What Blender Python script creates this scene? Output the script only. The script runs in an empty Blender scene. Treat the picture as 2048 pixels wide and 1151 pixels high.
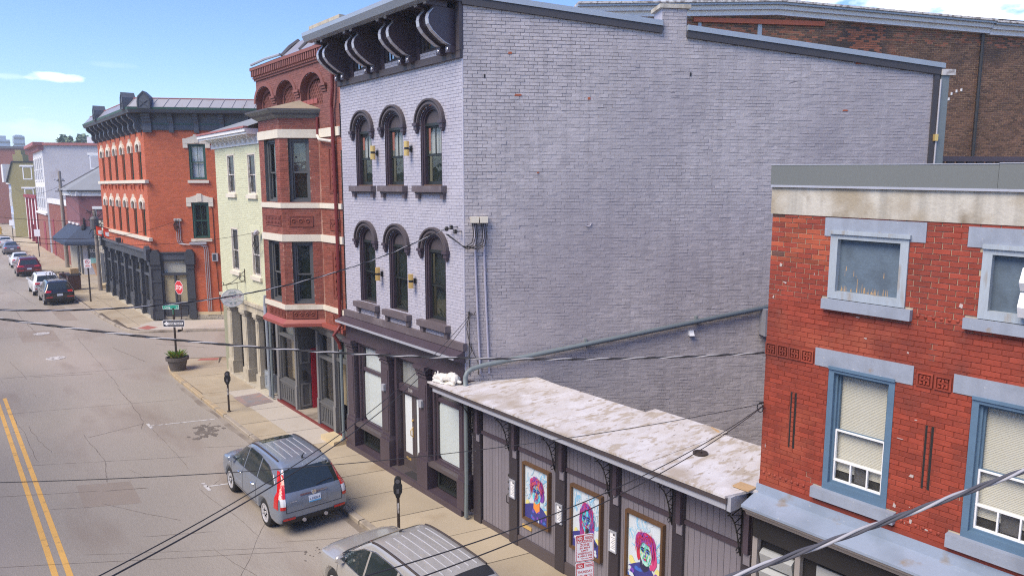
import bpy, bmesh, math, random
from mathutils import Vector, Matrix, noise
from mathutils.bvhtree import BVHTree
random.seed(7)
R = math.radians
sc = bpy.context.scene
COL = sc.collection
# ---------------------------------------------------------------- camera
cam = bpy.data.cameras.new('camera')
co = bpy.data.objects.new('camera', cam)
COL.objects.link(co)
cam.sensor_width = 36.0
cam.lens = 36.0 * 1440 / 2048
cam.clip_start = 0.1
cam.clip_end = 4000
CAM = Vector((0, 0, 7.9))
AZ, PITCH = R(38.85), R(8.0)
co.location = CAM
co.rotation_euler = (R(90) - PITCH, 0, -AZ)
sc.camera = co
# ---------------------------------------------------------------- sky and sun
SUN_EL, SUN_AZ = R(50), R(-92)          # azimuth clockwise from +Y
sun = bpy.data.lights.new('sun', 'SUN')
sun.energy = 2.3
sun.angle = R(38)
sun.color = (1.0, 0.88, 0.71)
so = bpy.data.objects.new('sun', sun)
COL.objects.link(so)
sd = Vector((math.sin(SUN_AZ) * math.cos(SUN_EL), math.cos(SUN_AZ) * math.cos(SUN_EL), math.sin(SUN_EL)))
so.rotation_euler = sd.to_track_quat('Z', 'Y').to_euler()
so.location = sd * 60
wd = bpy.data.worlds.new('World')
sc.world = wd
wd.use_nodes = True
nt = wd.node_tree
nt.nodes.clear()
def WN(t, **k):
    n = nt.nodes.new(t)
    for a, b in k.items():
        setattr(n, a, b)
    return n
sky = WN('ShaderNodeTexSky', sky_type='NISHITA', sun_disc=False, sun_elevation=SUN_EL, sun_rotation=SUN_AZ,
         altitude=150, air_density=1.0, dust_density=0.15, ozone_density=4.5)
tcw = WN('ShaderNodeTexCoord')
mpw = WN('ShaderNodeMapping')
mpw.inputs['Scale'].default_value = (1.0, 1.0, 3.2)
mpw.inputs['Location'].default_value = (0.35, 0.1, 0.0)
nzw = WN('ShaderNodeTexNoise')
nzw.inputs['Scale'].default_value = 2.6
nzw.inputs['Detail'].default_value = 7
nzw.inputs['Roughness'].default_value = 0.56
rmp = WN('ShaderNodeMapRange')
rmp.inputs['From Min'].default_value = 0.66
rmp.inputs['From Max'].default_value = 0.84
mxw = WN('ShaderNodeMix', data_type='RGBA')
mxw.inputs[7].default_value = (9.0, 9.2, 9.6, 1)
bgw = WN('ShaderNodeBackground')
bgw.inputs['Strength'].default_value = 0.108
ow = WN('ShaderNodeOutputWorld')
L = nt.links.new
L(tcw.outputs['Generated'], mpw.inputs['Vector'])
L(mpw.outputs[0], nzw.inputs['Vector'])
L(nzw.outputs[0], rmp.inputs['Value'])
# small separate clouds: soft ellipses round given directions, ragged by the same noise
def WM(op, a, b=None, c=None):
    n = WN('ShaderNodeMath', operation=op)
    for i, x in enumerate((a, b, c)):
        if x is None: continue
        if isinstance(x, (int, float)): n.inputs[i].default_value = x
        else: L(x, n.inputs[i])
    return n.outputs[0]
def WV(op, a, vec):
    n = WN('ShaderNodeVectorMath', operation=op)
    L(a, n.inputs[0]); n.inputs[1].default_value = vec
    return n
nz2 = WN('ShaderNodeTexNoise'); nz2.inputs['Scale'].default_value = 26; nz2.inputs['Detail'].default_value = 6
mp2 = WN('ShaderNodeMapping'); mp2.inputs['Scale'].default_value = (1, 1, 2.6)
L(tcw.outputs['Generated'], mp2.inputs['Vector']); L(mp2.outputs[0], nz2.inputs['Vector'])
cov = rmp.outputs[0]
CLOUDS = [(7.2, 7.05, 1.8, .36, .8), (4.6, 6.95, 1.4, .2, .14), (10.6, 8.1, 1.4, .25, .06), (5.5, 3.6, 3.4, .7, .15), (71.5, 11.6, 9.0, 1.5, .95), (58.0, 13.2, 8.0, 1.3, .9), (80.0, 10.0, 5.0, .9, .9), (62.0, 15.5, 9.0, 1.6, .9),
          (-30, 12, 9, 1.2, .8), (110, 14, 10, 1.6, .9), (150, 18, 12, 2.0, .9), (-75, 20, 12, 2.2, .9), (-140, 16, 12, 2.0, .9), (30, 30, 9, 2.4, .6)]
for az_, el_, ra, re, dens in CLOUDS:
    az_, el_ = R(az_), R(el_)
    c = Vector((math.sin(az_) * math.cos(el_), math.cos(az_) * math.cos(el_), math.sin(el_)))
    tx_ = Vector((math.cos(az_), -math.sin(az_), 0)); ty_ = tx_.cross(c) * -1
    dx = WV('DOT_PRODUCT', tcw.outputs['Generated'], tx_ / R(ra)).outputs['Value']
    dy = WV('DOT_PRODUCT', tcw.outputs['Generated'], ty_ / R(re)).outputs['Value']
    dy0 = c.dot(ty_)
    fr_ = WV('DOT_PRODUCT', tcw.outputs['Generated'], c).outputs['Value']
    r2 = WM('ADD', WM('MULTIPLY', dx, dx), WM('MULTIPLY', dy, dy))
    m_ = WM('SUBTRACT', 1.0, WM('ADD', r2, WM('MULTIPLY_ADD', nz2.outputs[0], -3.4, 1.7)))
    m_ = WM('MULTIPLY', WM('MULTIPLY', WN('ShaderNodeClamp').outputs[0] if 0 else WM('MINIMUM', WM('MAXIMUM', m_, 0), 1), dens), WM('GREATER_THAN', fr_, 0))
    cov = WM('MAXIMUM', cov, m_)
L(cov, mxw.inputs[0])
hsw = WN('ShaderNodeHueSaturation')
hsw.inputs['Saturation'].default_value = 1.16
hsw.inputs['Hue'].default_value = .515
L(sky.outputs[0], hsw.inputs['Color'])
L(hsw.outputs[0], mxw.inputs[6])
L(mxw.outputs[2], bgw.inputs['Color'])
L(bgw.outputs[0], ow.inputs['Surface'])
vs = sc.view_settings
vs.view_transform = 'Standard'
vs.look = 'None'
vs.gamma = 1.0
vs.use_curve_mapping = False
vs.exposure = 1.22
sc.cycles.max_bounces = 6
sc.cycles.diffuse_bounces = 3
sc.cycles.glossy_bounces = 3
sc.cycles.transparent_max_bounces = 8
sc.cycles.use_denoising = False
sc.cycles.filter_width = 1.15
sc.cycles.use_adaptive_sampling = False
sc.cycles.sample_clamp_indirect = 4
# ---------------------------------------------------------------- materials
MATS = {}
def mat(name, col, rough=.8, var=.12, s1=1.1, s2=26, bump=0.0, metal=0.0, stain=None, island=0.0, streak=0.0, coat=0.0, spec=.5, warp=None, emit=0):
    m = bpy.data.materials.new(name)
    m.use_nodes = True
    t = m.node_tree
    b = t.nodes['Principled BSDF']
    N = t.nodes.new
    K = t.links.new
    def val(sock, v): sock.default_value = v
    geo = N('ShaderNodeNewGeometry')
    pos = geo.outputs['Position']
    if warp:
        mp = N('ShaderNodeMapping')
        val(mp.inputs['Scale'], warp)
        K(pos, mp.inputs['Vector'])
        pos2 = mp.outputs[0]
    else:
        pos2 = pos
    def nz(scale, det=5, p=None):
        n = N('ShaderNodeTexNoise')
        val(n.inputs['Scale'], scale); val(n.inputs['Detail'], det)
        K(p or pos, n.inputs['Vector'])
        return n.outputs[0]
    def ma(op, a, b_, c=None):
        n = N('ShaderNodeMath'); n.operation = op
        for i, x in enumerate((a, b_, c)):
            if x is None: continue
            if isinstance(x, (int, float)): val(n.inputs[i], x)
            else: K(x, n.inputs[i])
        return n.outputs[0]
    n1 = nz(s1, 5, pos2); n2 = nz(s2, 4, pos2)
    f = ma('MULTIPLY_ADD', n1, 2.6 * var, 1 - 1.3 * var)
    f = ma('MULTIPLY_ADD', n2, 1.6 * var, ma('SUBTRACT', f, .8 * var))
    if island:
        oi = N('ShaderNodeObjectInfo')
        rr = ma('FRACT', ma('ADD', geo.outputs['Random Per Island'], oi.outputs['Random']), 0)
        f = ma('MULTIPLY', f, ma('MULTIPLY_ADD', rr, 2 * island, 1 - island))
    if streak:
        mp = N('ShaderNodeMapping'); val(mp.inputs['Scale'], (5, 5, .3)); K(pos, mp.inputs['Vector'])
        st = nz(1.3, 5, mp.outputs[0])
        r_ = N('ShaderNodeMapRange'); val(r_.inputs['From Min'], .45); val(r_.inputs['From Max'], .72); val(r_.inputs['To Min'], 1); val(r_.inputs['To Max'], 1 - streak)
        K(st, r_.inputs['Value'])
        f = ma('MULTIPLY', f, r_.outputs[0])
    sca = N('ShaderNodeVectorMath'); sca.operation = 'SCALE'
    val(sca.inputs[0], col[:3]); K(f, sca.inputs['Scale'])
    out = sca.outputs[0]
    for s in (stain or []):
        scol, lo, hi, ss = s[:4]
        r_ = N('ShaderNodeMapRange'); val(r_.inputs['From Min'], lo); val(r_.inputs['From Max'], hi)
        K(nz(ss, 7, pos2 if len(s) > 4 else pos), r_.inputs['Value'])
        mx = N('ShaderNodeMix'); mx.data_type = 'RGBA'
        K(r_.outputs[0], mx.inputs[0]); K(out, mx.inputs[6]); val(mx.inputs[7], (*scol, 1))
        out = mx.outputs[2]
    K(out, b.inputs['Base Color'])
    val(b.inputs['Roughness'], rough); val(b.inputs['Metallic'], metal)
    val(b.inputs['Specular IOR Level'], spec)
    if coat: val(b.inputs['Coat Weight'], coat); val(b.inputs['Coat Roughness'], .06)
    if bump:
        bp = N('ShaderNodeBump'); val(bp.inputs['Strength'], min(1, bump * 10)); val(bp.inputs['Distance'], .01 * max(1, bump * 10))
        K(nz(s2 * 1.3, 5, pos2), bp.inputs['Height']); K(bp.outputs[0], b.inputs['Normal'])
    if emit:
        K(out, b.inputs['Emission Color']); val(b.inputs['Emission Strength'], emit)
    MATS[name] = m
    return m
def glass_mat(name, tint, refl=.14, rough=.02):
    m = bpy.data.materials.new(name)
    m.use_nodes = True
    t = m.node_tree; t.nodes.clear(); N = t.nodes.new; K = t.links.new
    o = N('ShaderNodeOutputMaterial'); mx = N('ShaderNodeMixShader'); tr = N('ShaderNodeBsdfTransparent'); gl = N('ShaderNodeBsdfGlossy')
    fr0 = N('ShaderNodeLayerWeight'); fr0.inputs['Blend'].default_value = .5; fr = N('ShaderNodeMath'); fr.operation = 'POWER'; fr.inputs[1].default_value = 3.5; K(fr0.outputs['Facing'], fr.inputs[0])
    mr = N('ShaderNodeMath'); mr.operation = 'MULTIPLY_ADD'; mr.inputs[1].default_value = .55; mr.inputs[2].default_value = refl
    tr.inputs[0].default_value = (*tint, 1); gl.inputs['Roughness'].default_value = rough
    # a little waviness of old panes
    g = N('ShaderNodeNewGeometry'); nz = N('ShaderNodeTexNoise'); nz.inputs['Scale'].default_value = 2.2
    bp = N('ShaderNodeBump'); bp.inputs['Strength'].default_value = .12; bp.inputs['Distance'].default_value = .05
    K(g.outputs['Position'], nz.inputs['Vector']); K(nz.outputs[0], bp.inputs['Height']); K(bp.outputs[0], gl.inputs['Normal'])
    K(fr.outputs[0], mr.inputs[0]); K(mr.outputs[0], mx.inputs[0]); K(tr.outputs[0], mx.inputs[1]); K(gl.outputs[0], mx.inputs[2]); K(mx.outputs[0], o.inputs[0])
    MATS[name] = m
    return m
LAV = (.445, .428, .475)
LAVS = (.435, .402, .405)  # same paint as LAV; warmer tone offsets blue skylight on this wall
M = {}
def D(k, *a, **kw): M[k] = mat(k, *a, **kw)
D('lav_brick', LAV, .55, .07, .5, 30, bump=.03, island=.05, stain=[((.36, .34, .40), .58, .8, .35)])
D('lav_brick_side', LAVS, .5, .09, .35, 22, bump=.05, island=.09, stain=[((.31, .285, .30), .48, .72, .28)], streak=.17)
D('lav_mortar', (.27, .26, .31), .8, .1)
D('lav_mortar_side', (.215, .20, .22), .8, .25, 2, 20)
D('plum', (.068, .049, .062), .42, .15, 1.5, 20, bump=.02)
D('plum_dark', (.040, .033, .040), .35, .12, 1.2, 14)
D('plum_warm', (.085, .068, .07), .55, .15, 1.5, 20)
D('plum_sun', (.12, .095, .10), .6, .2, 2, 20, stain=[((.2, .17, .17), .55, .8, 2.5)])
D('sash_dark', (.022, .026, .025), .4, .1)
D('silver_trim', (.42, .43, .47), .45, .1, 2, 20, metal=.2)
D('gutter_metal', (.36, .40, .44), .42, .08, 1.2, 12, metal=.35)
D('fascia_dark', (.05, .046, .05), .5, .15, 2, 20)
D('gloss_edge', (.50, .50, .54), .25, .15, 5, 30, metal=.3)  # silver for the highlight painted on bracket edges; rosettes share it
D('red_brick', (.275, .044, .021), .62, .10, .6, 18, bump=.05, island=.2, stain=[((.17, .035, .02), .50, .72, 1.5), ((.36, .085, .04), .56, .78, 1.1), ((.30, .12, .085), .66, .80, 2.6)], streak=.14)
D('red_brick_bare', (.33, .068, .028), .7, .14, 2, 18, bump=.05, island=.3)
D('dark_brick', (.10, .045, .032), .75, .2, 2, 20, bump=.05, island=.3)
D('red_mortar', (.20, .034, .017), .85, .15)
D('pale_mortar', (.46, .37, .26), .9, .15, 3, 30)
D('brown_brick', (.13, .066, .038), .75, .18, .7, 12, bump=.05, island=.38, stain=[((.05, .032, .026), .48, .66, .5), ((.36, .10, .04), .58, .72, .33)])
D('rust_brick', (.25, .085, .042), .75, .18, .7, 12, bump=.05, island=.3)
D('brown_mortar', (.38, .25, .14), .9, .2, .6, 14, stain=[((.10, .07, .05), .5, .7, .5)])
D('bay_brick', (.235, .062, .038), .65, .12, 1.0, 22, bump=.03, island=.20, stain=[((.33, .10, .07), .56, .75, .9)])
D('bay_mortar', (.40, .24, .18), .9, .2, 1.2, 20, stain=[((.16, .04, .025), .40, .62, 1.0)])
D('attic_brick', (.205, .075, .060), .75, .12, 1.0, 22, bump=.03, island=.16)
D('attic_mortar', (.25, .12, .10), .9, .15)
D('bay_tile', (.20, .05, .030), .6, .2, 3, 30, bump=.08)
D('orange_brick', (.48, .105, .038), .7, .09, .7, 20, bump=.03, island=.13, stain=[((.38, .06, .018), .55, .75, .8)])
D('orange_mortar', (.52, .20, .10), .9, .12)
D('yellow_brick', (.60, .60, .405), .7, .07, .7, 20, bump=.03, island=.05)
D('yellow_mortar', (.46, .46, .32), .8, .1)
D('cream', (.68, .62, .50), .7, .10, 2, 20, bump=.02, stain=[((.48, .42, .3), .6, .8, 1.5)])
D('white_paint', (.74, .73, .71), .6, .08, 2, 20, stain=[((.55, .53, .48), .62, .82, 1.8)])
D('bright_white', (.82, .82, .82), .5, .05)
D('sandstone_dark', (.30, .24, .165), .85, .15, 1.5, 18, stain=[((.18, .15, .12), .5, .7, 1.2)])
D('limestone', (.48, .43, .33), .85, .15, 1.6, 18, bump=.05, stain=[((.27, .23, .17), .55, .75, 1.4)], streak=.25)
D('sandstone', (.56, .45, .27), .8, .15, 2, 20, bump=.04)
D('rubble', (.40, .36, .29), .9, .2, 1.5, 14, bump=.1, island=.3)
D('char_paint', (.045, .050, .060), .5, .15, 1.6, 20)
D('char_light', (.075, .083, .10), .5, .15, 1.6, 20)
D('grey_store', (.105, .105, .105), .55, .12, 1.6, 20)
D('grey_store_l', (.19, .185, .18), .55, .1, 1.6, 20)
D('green_trim', (.028, .085, .06), .5, .1)
D('roof_metal', (.27, .27, .30), .5, .10, 1.0, 10, metal=.15, stain=[((.20, .16, .15), .55, .75, 1.3)])
D('roof_shingle', (.25, .26, .27), .95, .12, 1.0, 30, bump=.05, island=.1)
D('blue_frame', (.095, .165, .24), .6, .14, 4, 40, bump=.02)
D('pale_blue', (.285, .318, .372), .6, .09, 2, 26, bump=.02, stain=[((.21, .235, .275), .50, .74, 2.4), ((.27, .23, .19), .66, .74, 6), ((.42, .43, .44), .68, .72, 14)], streak=.12)
D('weathered_blue', (.34, .385, .42), .75, .15, 6, 40, warp=(1, 1, .2), stain=[((.30, .29, .27), .56, .66, 9, 1)])
D('board_blue', (.115, .158, .20), .8, .2, 4, 30, warp=(1, 1, .8), bump=.05, stain=[((.30, .24, .17), .70, .74, 5, 1), ((.085, .115, .145), .46, .66, 4, 1)])
D('stucco', (.50, .47, .40), .9, .12, 1.3, 22, bump=.06, stain=[((.34, .29, .21), .46, .66, 1.6), ((.20, .155, .10), .58, .74, 2.2)], streak=.35)
D('coping', (.155, .165, .155), .55, .06, .7, 30, metal=.1)
D('ledge_blue', (.26, .31, .385), .6, .08, 1.2, 24, stain=[((.175, .215, .262), .48, .72, 1.3), ((.24, .21, .18), .62, .74, 3.5), ((.36, .38, .40), .68, .73, 12)])
D('taupe', (.30, .27, .25), .6, .1)
D('store_black', (.018, .016, .016), .6, .2, 2, 80)
D('panel_grey', (.36, .37, .36), .7, .06, 2, 80, bump=.03)
D('board_plum', (.205, .185, .205), .6, .08, .9, 22, bump=.02, island=.06, streak=.08)
D('roof_membrane', (.52, .48, .45), .8, .16, 1.4, 22, bump=.05, warp=(.9, 2.2, 1), stain=[((.60, .575, .57), .46, .62, 1.6, 1), ((.41, .35, .28), .53, .61, 2.3, 1), ((.55, .52, .51), .52, .62, 5.0, 1), ((.35, .29, .225), .60, .68, 3.6, 1), ((.22, .18, .14), .66, .71, 9.0, 1), ((.38, .32, .255), .58, .70, .8)])
D('frame_wood', (.115, .060, .028), .5, .2, 3, 30, warp=(1, 1, 4))
D('plywood', (.46, .30, .15), .8, .15, 2, 20, warp=(3, 3, .6))
D('brass', (.80, .55, .20), .3, .1, metal=.55)
D('black_iron', (.016, .015, .015), .5, .2)
D('brown_iron', (.045, .032, .026), .6, .3, 6, 40)
D('grey_pipe', (.165, .195, .20), .5, .12, 2, 20)
D('lav_pipe', (.40, .385, .46), .5, .08)
D('conduit', (.45, .43, .44), .45, .08, metal=.3)
D('red_pipe', (.16, .02, .017), .5, .15)
D('pink_metal', (.31, .075, .055), .55, .12)
D('beige_pipe', (.62, .57, .50), .6, .08)
D('asphalt', (.318, .281, .232), .9, .16, .35, 30, bump=.08, warp=(1, .28, 1), stain=[((.365, .315, .265), .46, .66, .30, 1), ((.235, .19, .15), .54, .74, .6, 1)])
D('asphalt_patch', (.20, .18, .16), .9, .08, .5, 55, bump=.08)
D('gutter_dirt', (.20, .165, .13), .95, .2, 1, 30, stain=[((.30, .26, .21), .42, .60, 1.1)])
D('crack', (.15, .12, .098), .95, .2)
D('oil', (.15, .125, .10), .7, .3)
D('yellow_line', (.72, .41, .10), .75, .10, 2, 50, stain=[((.36, .24, .10), .6, .74, 5)])
D('white_line', (.55, .53, .50), .8, .2, 6, 60, stain=[((.25, .22, .2), .48, .6, 7)])
D('walk', (.40, .333, .232), .88, .11, .9, 45, bump=.05, island=.07, stain=[((.29, .215, .125), .54, .74, .55), ((.48, .39, .26), .6, .8, .9)])
D('walk_new', (.47, .42, .35), .88, .06, .9, 60, bump=.04, island=.05, stain=[((.36, .30, .22), .6, .8, .7)])
D('hatch', (.26, .21, .19), .8, .18, 3, 30, stain=[((.34, .20, .16), .52, .66, 3), ((.20, .21, .22), .55, .7, 2)])
D('walk_joint', (.10, .075, .05), .95, .2)
D('curb', (.36, .31, .245), .9, .15, 2, 40, bump=.06, stain=[((.16, .13, .10), .5, .68, 1.2)])
D('curb_yellow', (.42, .32, .19), .9, .15, 2, 40, stain=[((.30, .25, .18), .5, .62, 2)])
D('brick_red_pad', (.36, .12, .09), .8, .1, 2, 40)
D('ground', (.22, .20, .17), .95, .15)
D('rubber', (.016, .016, .016), .8, .1)
D('alloy', (.58, .58, .60), .3, .06, metal=.25)
D('black_plastic', (.02, .02, .022), .6, .1)
D('chrome', (.75, .75, .77), .12, .03, metal=.95)
D('lamp_red', (.55, .012, .012), .15, .05, coat=.6)
D('lamp_clear', (.75, .75, .76), .12, .05, coat=.6)
D('car_glass', (.022, .030, .028), .04, .05, spec=.9)
D('plate', (.72, .78, .84), .5, .03)
D('navy_text', (.02, .06, .22), .6, .03)
D('plate_blue', (.12, .45, .78), .5, .05)
D('sign_white', (.86, .86, .87), .45, .03)
D('sign_red', (.60, .03, .035), .45, .05)
D('sign_black', (.012, .014, .03), .5, .05)
D('sign_green', (.02, .36, .24), .45, .05)
D('sign_sage', (.36, .46, .44), .6, .05)
D('sign_plum', (.42, .20, .28), .6, .05)
D('plaster', (.72, .69, .62), .7, .10, 6, 50, bump=.05, stain=[((.45, .40, .30), .56, .74, 5)])
D('film_white', (.74, .78, .79), .25, .03, spec=.6)
D('blind', (.60, .56, .48), .7, .03, 2, 40)
D('curtain_warm', (.42, .34, .22), .8, .2, 1.2, 14)
D('curtain_grey', (.36, .36, .36), .8, .15, .9, 10, warp=(3, 3, .6))
D('curtain_white', (.62, .64, .66), .8, .10, .9, 10, warp=(3, 3, .6))
D('room_dark', (.028, .028, .028), .8, .3, .8, 8)
D('room_green', (.045, .06, .045), .8, .4, 1.5, 8)
D('screen_grey', (.10, .095, .10), .6, .1)
D('door_red', (.42, .012, .03), .5, .08)
D('mat_dark', (.03, .027, .028), .95, .3)
D('cable_dark', (.028, .026, .027), .6, .2)
D('cable_light', (.46, .44, .43), .45, .15)
D('pot_grey', (.115, .10, .092), .7, .12, 3, 30)
D('soil', (.05, .032, .02), .95, .3)
D('leaf', (.14, .26, .03), .6, .35, 8, 30, island=.4)
D('leaf_yellow', (.45, .38, .04), .6, .3, 8, 30, island=.3)
D('leaf_dark', (.15, .205, .12), .8, .3, .6, 20, island=.45)
D('bark', (.12, .10, .08), .9, .2)
D('pole_wood', (.30, .255, .21), .9, .15, 2, 30, warp=(3, 3, .3))
D('awning_navy', (.028, .045, .082), .8, .12)
D('maroon_wall', (.20, .075, .085), .75, .06, 1, 20)
D('maroon_trim', (.27, .022, .035), .6, .12)
D('pink_trim', (.36, .13, .12), .7, .1)
D('grey_painted_brick', (.45, .44, .46), .75, .08, .6, 10, stain=[((.34, .30, .30), .6, .78, .6), ((.42, .15, .10), .71, .73, 1.1)])
D('olive_wall', (.30, .26, .11), .8, .08, .6, 10)
D('far_red', (.27, .10, .07), .85, .12, .6, 8)
D('far_blue', (.42, .50, .66), .8, .1, .6, 8)
D('far_tower', (.40, .48, .52), .6, .15, .3, 3)
D('patch_asphalt', (.285, .236, .188), .9, .14, .6, 30)
D('trash_brown', (.085, .028, .022), .5, .1)
D('terracotta', (.42, .24, .14), .8, .1)
D('cardboard', (.46, .30, .14), .8, .1)
D('traffic_red', (.75, .06, .015), .5, .1)
D('hydrant_yellow', (.70, .42, .06), .5, .1)
D('orange_chip', (.36, .095, .045), .8, .2, 8, 30)
D('fleck', (.48, .40, .36), .8, .2)
D('white_chip', (.75, .74, .72), .8, .1)
G_CLEAR = glass_mat('window_glass', (.92, .94, .92), .07)
G_DARK = glass_mat('dark_glass', (.60, .64, .62), .10)
G_STORE = glass_mat('store_glass', (.92, .94, .92), .06)
# ---------------------------------------------------------------- helpers
OFF = {}
def off_of(o): return OFF.get(o.name, Vector()) if o else Vector()
def link(o): COL.objects.link(o); return o
def thing(name, label, cat, loc=(0, 0, 0), group=None):
    o = bpy.data.objects.new(name, None)
    link(o)
    o.empty_display_size = .3
    o.location = loc
    OFF[o.name] = Vector(loc)
    o['label'] = label; o['category'] = cat
    if group: o['group'] = group
    return o
def tag(o, label, cat, group=None):
    o['label'] = label; o['category'] = cat
    if group: o['group'] = group
    return o
class Fr:
    def __init__(s, o, u, v, n):
        s.o, s.u, s.v, s.n = Vector(o), Vector(u), Vector(v), Vector(n)
    def pt(s, a, b=0, c=0): return s.o + s.u * a + s.v * b + s.n * c
    def sh(s, a=0, b=0, c=0): return Fr(s.pt(a, b, c), s.u, s.v, s.n)
def fac(x): return Fr((x, 0, 0), (0, 1, 0), (0, 0, 1), (-1, 0, 0))
SW = R(120.8)
WD = Vector((math.sin(SW), math.cos(SW), 0))       # direction of the side walls, away from the street
NS = Vector((WD.y, -WD.x, 0))                      # their outward normal, towards the camera
def side(p): return Fr(p, WD, (0, 0, 1), NS)
WORLD = Fr((0, 0, 0), (1, 0, 0), (0, 1, 0), (0, 0, 1))
class MB:
    def __init__(s): s.v = []; s.f = []
    def add(s, pts, faces):
        b = len(s.v)
        s.v += [tuple(p) for p in pts]
        s.f += [tuple(i + b for i in f) for f in faces]
        return s
    def poly(s, pts): return s.add(pts, [tuple(range(len(pts)))])
    def rect(s, fr, u0, u1, v0, v1, n=0): return s.poly([fr.pt(u0, v0, n), fr.pt(u1, v0, n), fr.pt(u1, v1, n), fr.pt(u0, v1, n)])
    def box(s, fr, u0, u1, v0, v1, n0, n1):
        p = [fr.pt(a, b, c) for c in (n0, n1) for a, b in ((u0, v0), (u1, v0), (u1, v1), (u0, v1))]
        return s.add(p, [(0, 1, 2, 3), (4, 5, 6, 7), (0, 1, 5, 4), (1, 2, 6, 5), (2, 3, 7, 6), (3, 0, 4, 7)])
    def wbox(s, x0, x1, y0, y1, z0, z1): return s.box(WORLD, x0, x1, y0, y1, z0, z1)
    def prism(s, fr, poly, n0, n1):
        k = len(poly)
        p = [fr.pt(a, b, n0) for a, b in poly] + [fr.pt(a, b, n1) for a, b in poly]
        return s.add(p, [tuple(range(k)), tuple(range(k, 2 * k))] + [(i, (i + 1) % k, k + (i + 1) % k, k + i) for i in range(k)])
    def ring(s, fr, outer, inner, n0, n1, closed=False):
        k = len(outer)
        p = [fr.pt(a, b, c) for c in (n0, n1) for a, b in list(outer) + list(inner)]
        fs = []
        for i in range(k if closed else k - 1):
            j = (i + 1) % k
            fs += [(i, j, k + j, k + i), (2 * k + i, 2 * k + j, 3 * k + j, 3 * k + i), (i, j, 2 * k + j, 2 * k + i), (k + i, k + j, 3 * k + j, 3 * k + i)]
        if not closed:
            fs += [(0, k, 3 * k, 2 * k), (k - 1, 2 * k - 1, 4 * k - 1, 3 * k - 1)]
        return s.add(p, fs)
    def frame(s, fr, u0, u1, v0, v1, w, n0, n1, wb=None):
        wb = w if wb is None else wb
        s.box(fr, u0, u0 + w, v0, v1, n0, n1); s.box(fr, u1 - w, u1, v0, v1, n0, n1)
        s.box(fr, u0 + w, u1 - w, v1 - w, v1, n0, n1); s.box(fr, u0 + w, u1 - w, v0, v0 + wb, n0, n1)
        return s
    def tube(s, pts, r, seg=6, cap=True):
        pts = [Vector(p) for p in pts]
        rings = []
        for i, p in enumerate(pts):
            a = pts[max(0, i - 1)]; b = pts[min(len(pts) - 1, i + 1)]
            t = (b - a).normalized()
            x = t.orthogonal().normalized() if i == 0 else (px - t * px.dot(t)).normalized()
            px = x
            y = t.cross(x)
            rr = r[i] if isinstance(r, (list, tuple)) else r
            rings.append([p + (x * math.cos(2 * math.pi * k / seg) + y * math.sin(2 * math.pi * k / seg)) * rr for k in range(seg)])
        fs = []
        for i in range(len(pts) - 1):
            for k in range(seg):
                fs.append((i * seg + k, i * seg + (k + 1) % seg, (i + 1) * seg + (k + 1) % seg, (i + 1) * seg + k))
        if cap: fs += [tuple(range(seg)), tuple(range((len(pts) - 1) * seg, len(pts) * seg))]
        return s.add([q for r_ in rings for q in r_], fs)
    def lathe(s, c, prof, seg=14, axis=(0, 0, 1), cap=True):
        c = Vector(c); a = Vector(axis).normalized(); x = a.orthogonal().normalized(); y = a.cross(x)
        p = [c + a * z + (x * math.cos(2 * math.pi * k / seg) + y * math.sin(2 * math.pi * k / seg)) * r for r, z in prof for k in range(seg)]
        fs = [(i * seg + k, i * seg + (k + 1) % seg, (i + 1) * seg + (k + 1) % seg, (i + 1) * seg + k) for i in range(len(prof) - 1) for k in range(seg)]
        if cap: fs += [tuple(range(seg)), tuple(range((len(prof) - 1) * seg, len(prof) * seg))]
        return s.add(p, fs)
    def sphere(s, c, r, seg=10, sc_=(1, 1, 1)):
        prof = [(max(1e-3, math.sin(math.pi * i / 6)), -math.cos(math.pi * i / 6)) for i in range(7)]
        c = Vector(c)
        p = [c + Vector((r * a * math.cos(2 * math.pi * k / seg) * sc_[0], r * a * math.sin(2 * math.pi * k / seg) * sc_[1], r * z * sc_[2])) for a, z in prof for k in range(seg)]
        return s.add(p, [(i * seg + k, i * seg + (k + 1) % seg, (i + 1) * seg + (k + 1) % seg, (i + 1) * seg + k) for i in range(6) for k in range(seg)])
    def moulding(s, pathf, prof):
        """prof: list of (out, z); pathf(out) -> list of plan points offset outward by out"""
        rows = [[Vector((x, y, z)) for x, y in pathf(o)] for o, z in prof]
        k = len(rows[0]); b = [p for r_ in rows for p in r_]
        return s.add(b, [(i * k + j, i * k + j + 1, (i + 1) * k + j + 1, (i + 1) * k + j) for i in range(len(rows) - 1) for j in range(k - 1)])
    def build(s, name, m, parent=None, label=None, kind=None, smooth=False):
        if not s.v: return None
        of = off_of(parent)
        me = bpy.data.meshes.new(name)
        me.from_pydata([(x - of.x, y - of.y, z - of.z) for x, y, z in s.v], [], s.f)
        me.materials.append(M[m] if isinstance(m, str) else m)
        if smooth:
            me.polygons.foreach_set('use_smooth', [True] * len(me.polygons))
        me.update()
        o = bpy.data.objects.new(name, me)
        link(o)
        if parent: o.parent = parent
        OFF[o.name] = of
        if label: o['label'] = label
        if kind: o['kind'] = kind
        return o
def single(name, mb, m, label, cat, group=None, loc=None, smooth=False):
    t_ = MB(); t_.v, t_.f = mb.v, mb.f
    o = t_.build(name, m, None, smooth=smooth)
    return tag(o, label, cat, group)
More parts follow.
